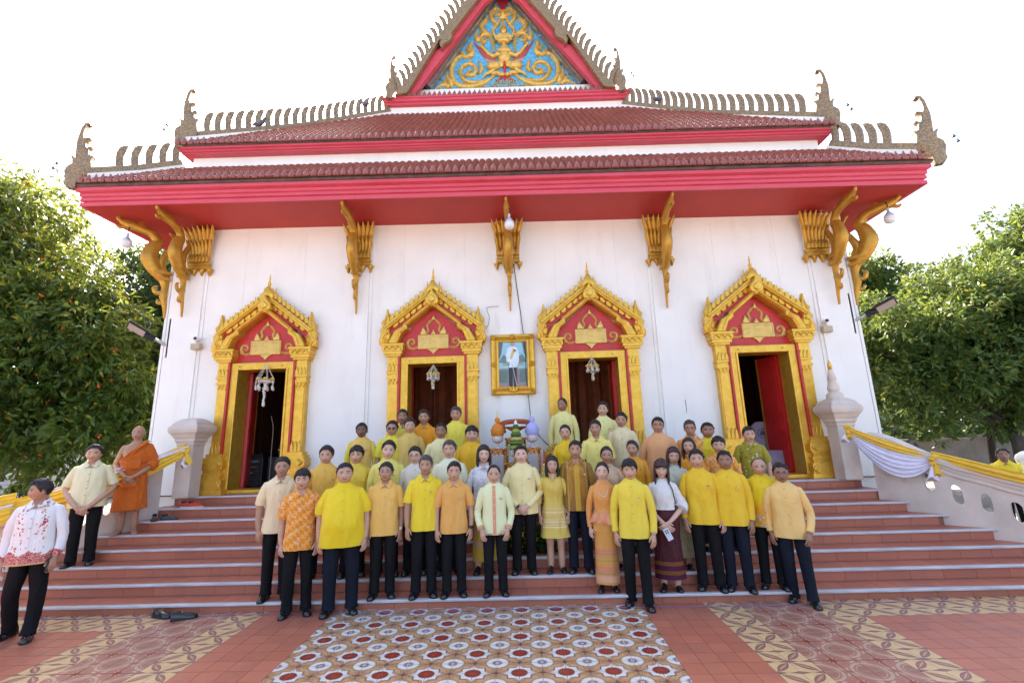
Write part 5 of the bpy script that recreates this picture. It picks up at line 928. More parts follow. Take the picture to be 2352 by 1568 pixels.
# ================================================================ PEOPLE
def skinmat(i):
    c = [(.64, .40, .285), (.54, .31, .20), (.44, .235, .142), (.31, .157, .092), (.175, .088, .054)][i]
    def fn(g, oc, cc):
        a = g.noise(oc, 14, 4, .6); b2 = g.noise(oc, 4, 2); k = g.mix(g.ramp(a, .3, .7), lin(tuple(q * .92 for q in c)), lin(tuple(min(1, q * 1.07) for q in c))); g.color(g.mix(g.math('MULTIPLY', g.ramp(b2, .5, .75), .25), k, lin((c[0] * 1.05, c[1] * .82, c[2] * .8)))); g.b.inputs['Subsurface Weight'].default_value = .0
    return mat('skin_%d' % i, c, .48, fn=fn, bump=.05, bscale=160)
EYEW = mat('eye_white', (.55, .52, .50), .3, var=0); EYED = mat('eye_dark', (.012, .008, .007), .25, var=0)
LIP = [mat('lip_%d' % i, c, .45, var=0) for i, c in enumerate([(.46, .18, .15), (.38, .15, .12), (.30, .12, .09), (.20, .08, .06), (.12, .05, .04)])]; LIPR = mat('lip_red', (.45, .06, .06), .4, var=0); TEETH = mat('teeth', (.7, .68, .64), .3, var=0)
def hairfn(g, oc, c): g.color(g.mix(g.ramp(g.noise(g.mapping(oc, (60, 60, 14)), 2.2, 3), .35, .7), tuple(q * .6 for q in c[:3]) + (1,), tuple(q * 1.8 for q in c[:3]) + (1,))); g.bump(g.noise(g.mapping(oc, (70, 70, 18)), 2.2, 3), .5, .006)
HAIR = mat('black_hair', (.012, .010, .010), .42, fn=hairfn); GHAIR = mat('greying_hair', (.06, .058, .056), .5, fn=hairfn); BHAIR = mat('brown_hair', (.035, .014, .010), .4, fn=hairfn); STUB = mat('cropped_hair', (.035, .028, .024), .8, var=.3, vscale=60)
def cloth(name, c, rough=.62, fn=None, wr=.35):
    if name in MATS: return MATS[name]
    m = bpy.data.materials.new(name); m.use_nodes = True; g = NG(m); g.b.inputs['Roughness'].default_value = rough; g.b.inputs['Specular IOR Level'].default_value = .35 if max(c) > .1 else .15; g.b.inputs['Sheen Weight'].default_value = .12 if max(c) > .1 else 0.0
    oc = g.coords('Object'); oi = g.new('ShaderNodeObjectInfo').outputs['Random']; va = g.new('ShaderNodeVectorMath', operation='ADD'); g.put(va.inputs[0], oc); cb = g.new('ShaderNodeCombineXYZ'); g.put(cb.inputs[0], g.math('MULTIPLY', oi, 20)); g.put(va.inputs[1], cb.outputs[0])
    col = lin(c) if not fn else fn(g, oc, lin(c)); thr = g.noise(g.mapping(oc, (90, 90, 500)), 1.0, 2); k = g.mix(g.math('MULTIPLY', g.ramp(thr, .35, .75), .10), col, lin((c[0] * .6, c[1] * .55, c[2] * .5))); g.color(k)
    f1 = g.noise(g.mapping(va.outputs[0], (9, 9, 3.2), rot=(0, .5, 0)), 1.0, 3, .5, .6); f2 = g.noise(oc, 260, 2); g.bump(g.math('ADD', f1, g.math('MULTIPLY', f2, .03)), wr * 1.5, .045); MATS[name] = m; return m
def warp(g, p, sc=45, amt=.03):
    n = g.new('ShaderNodeTexNoise'); n.inputs['Scale'].default_value = sc; g.put(n.inputs['Vector'], p); v = g.new('ShaderNodeVectorMath', operation='SCALE'); g.put(v.inputs[0], n.outputs[1]); v.inputs['Scale'].default_value = amt; a = g.new('ShaderNodeVectorMath', operation='ADD'); g.put(a.inputs[0], p); g.put(a.inputs[1], v.outputs[0]); return a.outputs[0]
def pz(g, oc): return g.xyz(oc)[2]
def band(g, z, a, b): return g.math('MULTIPLY', g.math('GREATER_THAN', z, a), g.math('LESS_THAN', z, b))
def f_batik(g, oc, c):
    p = g.mapping(oc, (1, .6, 1), rot=(0, R(38), 0)); v = g.voro(warp(g, p, 60, .03), 20, rand=.75); x = g.xyz(p); w1 = g.math('ABSOLUTE', g.math('SINE', g.math('MULTIPLY', x[0], 62))); w2 = g.math('ABSOLUTE', g.math('SINE', g.math('MULTIPLY', x[2], 34))); k = g.mix(g.math('MULTIPLY', g.math('GREATER_THAN', w1, .86), g.math('GREATER_THAN', w2, .35)), c, lin((.85, .42, .10))); k = g.mix(g.math('MULTIPLY', g.math('GREATER_THAN', w2, .93), .8), k, lin((.85, .42, .10))); k = g.mix(g.math('LESS_THAN', v, .30), k, lin((.80, .50, .36))); return g.mix(g.math('LESS_THAN', v, .10), k, lin((.75, .22, .03)))
def f_scale(g, oc, c):
    p = g.mapping(oc, (1, .3, 1)); v = g.voro(p, 75, rand=.15); x = g.xyz(oc); ax = g.math('ABSOLUTE', x[0]); inn = g.math('LESS_THAN', ax, .12); side = g.math('LESS_THAN', ax, .035); k = g.mix(g.math('LESS_THAN', v, .45), c, lin((.17, .06, .012))); k = g.mix(inn, lin((.26, .145, .015)), k); k = g.mix(side, k, lin((.55, .33, .02))); return g.mix(g.math('MULTIPLY', g.math('COMPARE', ax, .125, .009), g.math('GREATER_THAN', g.math('SINE', g.math('MULTIPLY', x[2], 260)), -.2)), k, lin((.60, .40, .10)))
def f_dots(g, oc, c):
    p = warp(g, g.mapping(oc, (1, .5, 1)), 70, .02); v = g.voro(p, 16, rand=.6); q = g.xyz(g.voro(p, 16, out=1, rand=.6)); return g.mix(g.math('LESS_THAN', v, .22), c, g.mix(g.math('GREATER_THAN', q[0], .5), lin((.10, .10, .03)), lin((.60, .62, .55))))
def f_flw(g, oc, c):  # white shirt, magenta and gold flowers, dense hem
    x = g.xyz(oc); p = g.mapping(oc, (1, .5, 1)); dn = g.new('ShaderNodeVectorMath', operation='ADD'); nn_ = g.new('ShaderNodeTexNoise'); nn_.inputs['Scale'].default_value = 40; g.put(nn_.inputs['Vector'], p); sc_v = g.new('ShaderNodeVectorMath', operation='SCALE'); g.put(sc_v.inputs[0], nn_.outputs[1]); sc_v.inputs['Scale'].default_value = .035; g.put(dn.inputs[0], p); g.put(dn.inputs[1], sc_v.outputs[0]); p = dn.outputs[0]; v = g.voro(p, 36); q = g.xyz(g.voro(p, 36, out=1)); n = g.noise(p, 30, 2); z = x[2]; ax = g.math('ABSOLUTE', g.math('SUBTRACT', g.math('ABSOLUTE', x[0]), .095)); reg = g.math('MULTIPLY', g.math('LESS_THAN', g.math('ADD', ax, g.math('MULTIPLY', n, .05)), .075), g.math('GREATER_THAN', q[1], .35)); fl = g.mix(g.math('GREATER_THAN', q[0], .55), lin((.62, .30, .06)), lin((.42, .025, .09))); k = g.mix(g.math('MULTIPLY', reg, g.math('LESS_THAN', g.math('ADD', v, g.math('MULTIPLY', n, .3)), .56)), c, fl)
    v2 = g.voro(p, 85); hem = g.math('LESS_THAN', z, g.math('ADD', g.math('MULTIPLY', g.math('SINE', g.math('MULTIPLY', x[0], 34)), .025), g.math('ADD', .87, g.math('MULTIPLY', n, .07)))); k = g.mix(hem, k, g.mix(g.math('LESS_THAN', v2, .55), lin((.62, .34, .24)), lin((.42, .03, .05)))); return g.mix(g.math('LESS_THAN', z, .80), k, lin((.62, .36, .14)))
def f_fly(g, oc, c):  # yellow jacket, orange and pink flowers near the hem
    x = g.xyz(oc); p = warp(g, g.mapping(oc, (1, .5, 1)), 45, .045); v = g.voro(p, 24); n = g.noise(p, 18, 3); z = g.math('ADD', x[2], g.math('MULTIPLY', n, .12)); k = g.mix(g.ramp(z, 1.08, 1.0), c, lin((.80, .34, .01))); k = g.mix(g.math('MULTIPLY', g.math('LESS_THAN', v, .36), g.math('LESS_THAN', z, 1.0)), k, lin((.72, .42, .55))); return g.mix(g.math('MULTIPLY', g.math('COMPARE', v, .45, .06), g.math('LESS_THAN', z, .95)), k, lin((.30, .38, .08)))
def f_lace(c2):
    def f(g, oc, c): v = g.voro(oc, 45, feature='DISTANCE_TO_EDGE'); n = g.noise(oc, 9, 3); return g.mix(g.math('MULTIPLY', g.math('LESS_THAN', v, .10), g.ramp(n, .35, .6)), c, lin(c2))
    return f
def f_bands(bs):
    def f(g, oc, c):
        z = pz(g, oc); k = c
        for a, b, q in bs: k = g.mix(band(g, z, a, b), k, lin(q))
        return k
    return f
def f_check(g, oc, c):
    x = g.xyz(oc); ax = g.math('ABSOLUTE', x[0]); ch = g.math('MULTIPLY', g.math('GREATER_THAN', g.math('SINE', g.math('MULTIPLY', x[0], 150)), 0), g.math('GREATER_THAN', g.math('SINE', g.math('MULTIPLY', x[2], 150)), 0)); return g.mix(g.math('MULTIPLY', ch, g.math('LESS_THAN', ax, .17)), g.mix(g.math('LESS_THAN', ax, .17), lin((.66, .60, .06)), c), lin((.78, .45, .12)))
def f_ikat(g, oc, c):
    x = g.xyz(oc); v = g.voro(g.mapping(oc, (1, .6, 1)), 60, rand=.2); k = g.mix(g.math('LESS_THAN', v, .4), c, lin((.10, .03, .035))); zz = g.math('SINE', g.math('MULTIPLY', x[0], 300)); hem = g.math('LESS_THAN', x[2], .36); st = g.mix(g.math('GREATER_THAN', g.math('SINE', g.math('MULTIPLY', x[2], 62)), .2), lin((.05, .012, .045)), lin((.22, .085, .012))); st = g.mix(g.math('MULTIPLY', g.math('GREATER_THAN', zz, .4), .6), st, lin((.16, .02, .03))); return g.mix(hem, k, st)
BLK = cloth('black_trousers', (.009, .009, .010), .75, wr=.5); NAVY = cloth('navy_trousers', (.010, .013, .022), .75, wr=.5)
# ---- head
def head_pts(az, el, q):
    dx, dy, dz = np.sin(az) * np.cos(el), -np.cos(az) * np.cos(el), np.sin(el); a, b, c = .0745 * q['w'], .094, .118; t = np.clip(-dz, 0, 1); fr = np.clip(-dy, 0, 1)
    x = dx * a * (1 - (.30 - .16 * q['jaw']) * t ** 1.6) * (1 + .03 * np.clip(dz, 0, 1)); y = dy * b; z = dz * c
    y = np.where(dy > 0, y * (1 - .42 * t), y * (1 - .06 * fr)); y = y - .012 * t ** 2 * fr - .004 * fr
    X, Z = x, z; ax = np.abs(X) / q['w']; F = fr > .15; nz = q['nose']
    G = lambda u, s: np.exp(-(u / s) ** 2)
    prof = np.interp(Z, [-.052, -.044, -.034, -.012, .012, .024], [0, .010, .0185 * nz, .011 * nz, .004, 0]); d = prof * (G(ax, .0105) * .75 + .25 * G(ax, .018)); d += .006 * G(ax - .014, .008) * G(Z + .036, .009)
    d -= .0075 * G(ax - .031, .015) * G(Z - .004, .012); d += .0035 * G(ax - .030, .022) * G(Z - .026, .009); d += .0045 * G(ax - .042, .02) * G(Z + .030, .022) * (1 + q['fat']); d += .0045 * G(ax, .020) * G(Z + .064, .010); d += .005 * G(ax, .018) * G(Z + .100, .014); d -= .003 * G(ax, .02) * G(Z + .082, .008); d += .006 * q['fat'] * G(ax - .055, .03) * G(Z + .06, .035)
    y = np.where(F, y - d, y); return np.stack([x, y, z], -1)
AZ = np.pi * (lambda s: .42 * s + .58 * s ** 3)(np.linspace(-1, 1, 45))[:-1]; EL = np.radians(np.concatenate([np.linspace(-82, 60, 34), [66, 72, 78, 84, 89.5]]))
def face_pt(x, z, q, off):
    el = np.arcsin(np.clip(np.asarray(z) / .118, -.99, .99)); az = np.arcsin(np.clip(np.asarray(x) / (.0745 * np.cos(el)), -.99, .99)); p = head_pts(az, el, q); p[..., 1] -= off; return p
def fstroke(mb, xz, wid, q, m, off=.0015, th=.0015):
    P = spline(np.array(xz, float), 3); wd = np.interp(np.linspace(0, 1, len(P)), np.linspace(0, 1, len(wid)), wid); t = np.gradient(P, axis=0); t /= np.linalg.norm(t, axis=1)[:, None] + 1e-9; n = np.c_[-t[:, 1], t[:, 0]]; U = P + n * wd[:, None] / 2; D = P - n * wd[:, None] / 2
    f = lambda A, o: face_pt(A[:, 0], A[:, 1], q, o); a, c, b, e = f(U, off * .3), f(P, off + th), f(D, off * .3), f(P, -.002); mb.rings([np.array([a[i], c[i], b[i], e[i]]) for i in range(len(P))], m)
def hand(mb, w, d, n, side, m=0, curl=.5, s=1.0):
    w, d, n = (np.array(v, float) for v in (w, d, n)); d /= np.linalg.norm(d); n = n - d * np.dot(n, d); n /= np.linalg.norm(n); l = np.cross(d, n) * side; a = np.linspace(0, 2 * np.pi, 10, endpoint=False)
    mb.rings([w + d * t * s + l * o * s + (np.cos(a)[:, None] * l * ww + np.sin(a)[:, None] * n * tt) * s for t, ww, tt, o in ((-.03, .025, .021, 0), (0, .026, .019, 0), (.03, .036, .017, -.002), (.06, .041, .015, 0), (.088, .040, .012, .0), (.096, .034, .008, 0))], m)
    for i, (o, L) in enumerate(((-.030, .066), (-.010, .076), (.010, .071), (.029, .056))):
        b = w + (d * .086 + l * o) * s; p1 = b + (d * math.cos(curl * .4) + n * math.sin(curl * .4)) * L * .42 * s; p2 = p1 + (d * math.cos(curl) + n * math.sin(curl)) * L * .34 * s; p3 = p2 + (d * math.cos(curl * 1.5) + n * math.sin(curl * 1.5)) * L * .3 * s; mb.tube([b - d * .012, b, p1, p2, p3], np.array([.009, .0092, .0088, .008, .0055]) * s, 7, m)
    b = w + (d * .018 - l * .026) * s; mb.tube([b, b + (d * .03 - l * .022 + n * .006) * s, b + (d * .056 - l * .032 + n * .014) * s, b + (d * .078 - l * .034 + n * .022) * s], np.array([.014, .012, .0098, .006]) * s, 7, m)
def ringz(z, rx, ry, cy=0, n=28, p=2.4, cx=0):
    a = np.linspace(0, 2 * np.pi, n, endpoint=False); c, s_ = np.cos(a), np.sin(a); return np.c_[cx + rx * np.sign(c) * abs(c) ** (2 / p), cy + ry * np.sign(s_) * abs(s_) ** (2 / p), np.full(n, z)]
def remesh(o, vox, it=4, disp=0.0):
    r = o.modifiers.new('remesh', 'REMESH'); r.mode = 'VOXEL'; r.voxel_size = vox; r.use_smooth_shade = True; sm = o.modifiers.new('smooth', 'SMOOTH'); sm.factor = .5; sm.iterations = max(1, it - 1)
    if disp: d = o.modifiers.new('folds', 'DISPLACE'); d.texture = FOLD; d.texture_coords = 'LOCAL'; d.strength = disp; d.mid_level = .5
    return o
FOLD = bpy.data.textures.new('folds', 'CLOUDS'); FOLD.noise_scale = .06; FOLD.noise_depth = 2
btn_me = MB().lathe([(.001, 0), (.0075, 0), (.0075, .003), (.001, .005)], n=8).xf(Matrix.Rotation(R(90), 4, 'X')).build('button', mat('cloth_button', (.55, .36, .06), .4, var=0), mesh_only=True)
btn_w = MB().lathe([(.001, 0), (.0065, 0), (.0065, .003), (.001, .004)], n=8).xf(Matrix.Rotation(R(90), 4, 'X')).build('button', WHITEP, mesh_only=True)
pin_a = MB().lathe([(.001, 0), (.011, 0), (.009, .004), (.001, .006)], n=10).xf(Matrix.Rotation(R(90), 4, 'X')).build('lapel_pin', mat('pin_copper', (.45, .26, .16), .3, .6, var=.3, vscale=200), mesh_only=True)
pin_b = MB().prism([(0, .016), (.007, .003), (.010, -.007), (0, -.014), (-.010, -.007), (-.007, .003)], 0, .005).build('lapel_pin', mat('pin_silver', (.38, .40, .40), .3, .7, var=.3, vscale=200), mesh_only=True)
def person(label, x, y, z, H, top, skin=1, hair='short', hm=None, pants=None, g=0.0, belly=0.0, yaw=0.0, hyaw=0.0, tilt=0.0, nod=0.0, arms='side', sleeve='long', collar='mandarin', fem=False, glasses=None, pins='ab', smile=0.0, hw_=1.0, jaw=.4, nose=1.0, fat=.0, hem=.77, btn=True, skirt=None, shoes=None, spread=1.0, stag=0.0, extra=None, lean=0.0, placket=None, bottom=None, cuffm=None, wat=None, headk=1.0):
    yaw += .8 * math.degrees(math.atan2(.3 - x, y)); s = (H - .004) / 1.68; r_ = empty('person', (x, y, z), label, 'person', 'people gathered on the temple steps', rz=R(yaw)); hw_ *= 1.13; q = dict(w=hw_, jaw=jaw, nose=nose, fat=fat); sk = skinmat(skin); hm = hm or HAIR; hk = headk * (1.0 if not fem else .975) * (1 + (s - .99) * .4)
    _j0 = random.Random(int(abs(x) * 1313 + H * 5000)); hyaw += _j0.uniform(-7, 7); tilt += _j0.uniform(-3.5, 3.5); nod += _j0.uniform(-3, 5); lean += _j0.uniform(-.7, .7); LN = math.tan(R(lean)); bk = 1.0 if top is not None else 1.25
    if skirt: bottom = 'bare'
    def sc(mb, only=None):
        for i, v in enumerate(mb.v): v[:] = v * s
        return mb
    # ---------------- body: head, neck, trunk, arms, hands (legs where bare)
    mb = MB(); A, E = np.meshgrid(AZ, EL); pts = head_pts(A, E, q); rows = [pts[i] for i in range(len(EL))]
    hb = MB(); hb.rings(rows, 0, True)
    for sx in (-1, 1):
        ez = .004; hb_w = [(sx * .0185, ez - .001), (sx * .031, ez + .0005), (sx * .0435, ez + .001)]; fstroke(hb, hb_w, [.001, .010 - .003 * smile, .010 - .003 * smile, .001], q, 1, .001, .0012); fstroke(hb, [(sx * .0250, ez), (sx * .0315, ez + .0003), (sx * .038, ez)], [.004, .0105 - .003 * smile, .004], q, 2, .0026, .001); fstroke(hb, [(sx * .0175, ez - .0005), (sx * .025, ez + .0040), (sx * .035, ez + .0048), (sx * .046, ez + .001)], [.0016, .0042, .0046, .002], q, 2, .003, .0012)
        fstroke(hb, [(sx * .013, .0235), (sx * .028, .0295), (sx * .050, .0235)], [.006, .0095 if not fem else .006, .003], q, 4, .0012, .0015)
        a0 = np.linspace(0, 2 * np.pi, 10, endpoint=False); hb.rings([np.c_[sx * (.071 * hw_ + o) + 0 * a0, .012 + kk * .018 * np.cos(a0) + o * .6, -.004 + kk * .031 * np.sin(a0) + .0 * a0] for o, kk in ((-.006, .7), (.003, .9), (.011, 1.0), (.013, .85), (.008, .5))], 0)
        fstroke(hb, [(sx * .007, -.0425), (sx * .012, -.0425)], [.003, .002], q, 4, .0005, .0006)
    mz = -.064; mw = .024 + .005 * smile; up = .005 * smile
    fstroke(hb, [(-mw, mz + up), (-.010, mz + .0035), (0, mz + .0025), (.010, mz + .0035), (mw, mz + up)], [.001, .006, .006, .006, .001], q, 3, .001, .0015); fstroke(hb, [(-mw * .9, mz + up - .001), (-.010, mz - .0055), (0, mz - .0065), (.010, mz - .0055), (mw * .9, mz + up - .001)], [.001, .006, .0075, .006, .001], q, 3, .001, .002); fstroke(hb, [(-mw, mz + up), (0, mz - .0015), (mw, mz + up)], [.001, .0016 + .003 * (smile > .7), .001], q, 5 if smile > .7 else 2, .003, .001)
    zc = H - (.012 if hair != 'shaved' else .004) - .118 * hk; HM = Matrix.Translation((LN * zc * 0, 0, 0)) @ Matrix.Translation((0, -.012, zc - .085)) @ Matrix.Rotation(R(hyaw), 4, 'Z') @ Matrix.Rotation(R(tilt), 4, 'Y') @ Matrix.Rotation(R(nod), 4, 'X') @ Matrix.Translation((0, -.012, .085)) @ Matrix.Scale(hk, 4); hb.xf(HM); _jr = random.Random(int(abs(x) * 1000 + H * 7000))
    # trunk and arms in 1.68 units
    k1 = (.87 if fem else 1.0); shx, shz = (.140 if fem else .160) + .25 * g, (1.318 if fem else 1.328)
    tb = MB(); nz0 = (zc / s) - .06
    tb.rings([ringz(.95, (.12 + g * .7) * bk, (.09 + g * .6) * bk), ringz(1.15, (.125 * k1 + g * .7) * bk, (.09 + g * .5) * bk), ringz(1.28, (.14 * k1 + g * .4) * bk, (.085 + g * .3) * bk), ringz(1.36, .12 * k1 * bk, .075 * bk, .005), ringz(1.405, .085 + .1 * g, .064, .012, p=2), ringz(1.43, .058 + .12 * g, .058 + .1 * g, .010, p=2), ringz(1.455, .053 + .14 * g, .054 + .12 * g, .004, p=2), ringz(nz0 + .015, .054 + .14 * g, .056 + .1 * g, -.004, p=2)], 0)
    AR = {'side': [(.0, 0, 0), (.045, .0, -.14), (.066, .012, -.275), (.068, -.010, -.40), (.060, -.045, -.515)], 'front': [(.0, 0, 0), (.045, .0, -.15), (.075, .015, -.28), (.055, -.06, -.40), (.020, -.14 - belly, -.49)], 'clasp': [(.0, 0, 0), (.05, .015, -.14), (.085, .03, -.265), (-.02, -.115 - belly, -.375), (-.118 - .2 * g, -.185 - belly, -.46)], 'clasp_low': [(0, 0, 0), (.05, .02, -.14), (.085, .03, -.275), (-.01, -.10 - belly, -.40), (-.118 - .2 * g, -.17 - belly, -.53)]}
    paths = {}; jx_ = _jr.uniform(-.25, .2); jy_ = _jr.uniform(-.03, .02)
    for sx in (-1, 1):
        am = arms if isinstance(arms, str) else arms[0 if sx < 0 else 1]; P = np.array([(sx * (shx + a * (1 + (jx_ if am == 'side' else 0)) + (g * .55 if i else 0)), b + (jy_ * i / 4 * sx if am == 'side' else 0), shz + c) for i, (a, b, c) in enumerate(AR[am])]); paths[sx] = P; Q = spline(P, 4); th = 1 + 2.2 * g
        if True:
            tb.tube(np.vstack([[(sx * shx * .6, .0, shz + .01)], Q]), np.r_[.04, np.interp(np.linspace(0, 1, len(Q)), [0, .25, .5, .72, 1], [.050, .046, .040, .039, .0275])] * (.84 if fem else 1) * (1 + 1.2 * g), 9)
        d = P[-1] - P[-2]; d /= np.linalg.norm(d)
        if am == 'side': hand(tb, P[-1], d * .9 + [0, -.10, -.3], (-sx * .75, .65, 0), sx, 0, .55, 1.0 if not fem else .88)
        elif am == 'front': hand(tb, P[-1], d + [0, -.1, -.4], (-sx * .5, .8, 0), sx, 0, .6)
        else: hand(tb, P[-1] + np.array([0, -.02 if sx > 0 else .0, .01 * sx]), np.array([-sx * .75, -.12, -.55]), (-sx * .1, .95, .1), sx, 0, .75, .95)
    if collar in ('point', 'polo') and top is not None: V = np.array([(0, -.108 - .4 * g, 1.352), (.040, -.088 - .3 * g, 1.405), (.05, -.05, 1.45), (-.05, -.05, 1.45), (-.040, -.088 - .3 * g, 1.405)]); tb.rings([V, V + [0, .03, 0]], 0, True)
    if bottom == 'bare':
        for sx in (-1, 1):
            tb.tube(spline(np.array([(sx * .075, 0, .85), (sx * .08, -.005, .48), (sx * .082, .02, .32), (sx * .085, .025, .09), (sx * .085, .02, .04)]), 4), np.interp(np.linspace(0, 1, 17), [0, .45, .65, .9, 1], [.075, .052, .052, .033, .035]), 10)
            if shoes == 'barefoot': hand_m = MB(); rs = [ringz(0, 1, 1)] ; tb.rings([np.array([(sx * .085 + sx * .25 * (.06 - yy) + w2 * math.cos(t), yy, max(.0, h * math.sin(t) * .5 + h * .5)) for t in np.linspace(0, 6.283, 10, endpoint=False)]) for yy, w2, h in ((.07, .02, .05), (.04, .033, .085), (-.02, .036, .075), (-.09, .044, .045), (-.14, .044, .028), (-.165, .03, .018))], 0)
    sc(tb); mb2 = MB()
    for src in (hb, tb):
        o = mb2.n; mb2.v += src.v; mb2.f += [tuple(i + o for i in f) for f in src.f]; mb2.m += src.m; mb2.n += src.n
    def shear(m_):
        if LN:
            for v in m_.v: v[:, 0] += LN * v[:, 2]
        return m_
    shear(mb2).build('body', [sk, EYEW, EYED, LIPR if fem else LIP[skin], hm if hair != 'shaved' else STUB, TEETH], r_, angle=75)
    # ---------------- hair
    if hair != 'shaved':
        hr = MB(); rngh = np.random.default_rng(int(abs(x) * 977 + H * 1000)); n = 56; az = np.linspace(-np.pi, np.pi, n, endpoint=False); aa = np.degrees(np.abs(az))
        front = {'short': 43, 'part': 41, 'fringe': 30, 'recede': 55, 'bald': 75, 'bun': 44, 'bob': 36, 'long': 42, 'bangs': 17, 'curly': 38, 'quiff': 45}[hair]
        if hair in ('bald',): hl = np.interp(aa, [0, 40, 65, 85, 100, 130, 180], [78, 70, 40, 2, -10, -22, -30])
        elif fem: hl = np.interp(aa, [0, 25, 45, 65, 85, 100, 180], [front, front - 3, front - 10, 8, -12, -22, -40])
        else: hl = np.interp(aa, [0, 25, 42, 56, 70, 82, 92, 105, 130, 180], [front, front - 1, front - 4, 24, 14, -6, -2, -14, -26, -34])
        hl = hl + rngh.normal(0, 2.2 if hair != 'fringe' else 4.5, n); T = {'short': .016, 'part': .021, 'fringe': .026, 'recede': .012, 'bald': .007, 'bun': .014, 'bob': .024, 'long': .020, 'bangs': .026, 'curly': .028, 'quiff': .026}[hair]; rows = []
        for t in np.linspace(0, 1, 15):
            el = np.radians(hl + (89.6 - hl) * t) if hair != 'bald' else np.radians(hl + (np.minimum(60, hl + 40) - hl) * t); P = head_pts(az, el, q); nr = P / np.linalg.norm(P, axis=1)[:, None]; side = np.clip((aa - 50) / 40, 0, 1) * np.clip(1 - t * 1.8, 0, 1); th = T * (1 - .62 * side) * np.clip(t * 5 + .16, 0, 1) * (1 + .22 * np.sin(az * 9 + t * 8 + rngh.uniform(0, 6)) * (1 if hair in ('curly', 'fringe') else .35))
            if hair in ('part', 'quiff'): th = th * (1 + .35 * np.sin(az * 1.0 + .6) * np.clip(1 - t, 0, 1))
            if hair == 'bald': th = th * np.clip(6 * (1 - t), 0, 1)
            P = P + nr * (th + rngh.normal(0, .0022, n))[:, None]; rows.append(P)
        inner = [head_pts(az, np.radians(hl), q) * .97]; hr.rings(inner + rows, 0, True)
        if hair in ('bob', 'long', 'bangs'):
            L = {'bob': -.165, 'long': -.235, 'bangs': -.30}[hair]; a2 = np.linspace(np.radians(58), 2 * np.pi - np.radians(58), 40); rs = []
            for t in np.linspace(0, 1, 12):
                zz = .055 + (L - .055) * t; e = np.radians(np.clip(np.degrees(np.arcsin(np.clip(zz / .118, -1, 1))), -5, 50)); P = head_pts(a2 - 2 * np.pi * (a2 > np.pi), np.full(40, e), q); P[:, 2] = zz; k = 1.22 + .10 * math.sin(t * 2.6) - (.10 * t if hair == 'bob' else .12 * t); P[:, :2] *= k * (1 + .02 * np.sin(a2 * 23 + t * 3))[:, None]; inn = P.copy(); inn[:, :2] *= .82; rs.append(np.vstack([P, inn[::-1]]))
            hr.rings(rs, 0, True)
        if not fem and hair not in ('bald', 'recede'):
            nt_ = 70; ta = rngh.uniform(-np.pi, np.pi, nt_); th_ = np.interp(np.degrees(np.abs(ta)), np.degrees(np.sort(np.abs(az))), hl[np.argsort(np.abs(az))]); te = np.radians(th_ + (80 - th_) * rngh.uniform(.02, .9, nt_)); P0 = head_pts(ta, te, q); N0 = P0 / np.linalg.norm(P0, axis=1)[:, None]; sw = np.array([.6 if hair in ('part', 'quiff') else .2, -.7, -.35]); P0 = P0 + N0 * (T * .75)
            for p_, n_, e_ in zip(P0, N0, te):
                if e_ < .35: continue
                tg = sw + rngh.normal(0, .22, 3); tg = tg - n_ * np.dot(tg, n_); tg /= np.linalg.norm(tg) + 1e-6; L_ = rngh.uniform(.03, .05); hr.tube([p_ - n_ * .005, p_ + n_ * .001 + tg * L_ * .5, p_ - n_ * .003 + tg * L_], [.005, .006, .0012], 5)
        if hair == 'bun': hr.lathe([(.002, -.04), (.03, -.03), (.042, 0), (.03, .03), (.002, .04)], (0, .105, .02), 12)
        hr.xf(HM); shear(hr).build('hair', hm, r_, angle=120)
    # ---------------- garments
    tm, nm = top, None; bw = belly
    base = [(hem, .192, .138), (.90, .182, .132), (1.0, .168, .122), (1.12, .164, .120), (1.24, .170, .120), (1.305, .178, .112), (1.358, .172, .100), (1.398, .134, .086), (1.432, .090, .073), (1.458, .066, .064)] if not fem else [(hem, .172, .122), (.90, .165, .118), (1.0, .142, .104), (1.08, .136, .102), (1.20, .152, .122), (1.29, .156, .108), (1.35, .145, .092), (1.39, .108, .078), (1.42, .072, .064), (1.435, .060, .058)]
    if skirt == 'dress': base = [(.50, .215, .17), (.62, .195, .15), (.78, .178, .132)] + base[1:]
    rs = []; tl = {'mandarin': .012, 'point': .055, 'round': .02, 'v': .07, 'polo': .03}[collar]; fz, fy = [], []
    for zz, a, b in base:
        k = np.clip((1.42 - zz) / .18, 0, 1); bb = bw * math.exp(-((zz - 1.02) / .16) ** 2); a2, b2 = a + g * k * (1.15 if zz < 1.15 else .9), b + g * k * .8 + bb * .5; cy = -bb * .5 + .0; R_ = ringz(zz, a2, b2, cy); kk = np.clip((zz - 1.34) / .1, 0, 1); R_[:, 2] -= tl * kk * np.clip(-(R_[:, 1] - cy) / b2, 0, 1) ** 1.5; rs.append(R_); fz.append(zz - tl * kk); fy.append(cy - b2)
    A3 = np.array(rs); A3 = spline(A3.reshape(len(rs), -1), 4).reshape(-1, 28, 3); A3 = np.stack([spline(np.vstack([r3, r3[:1]]), 2)[:-1] for r3 in A3]); th3 = np.arctan2(A3[..., 1], A3[..., 0]); zz3 = A3[..., 2]; f_ = [_jr.uniform(0, 6.28) for _ in range(5)]
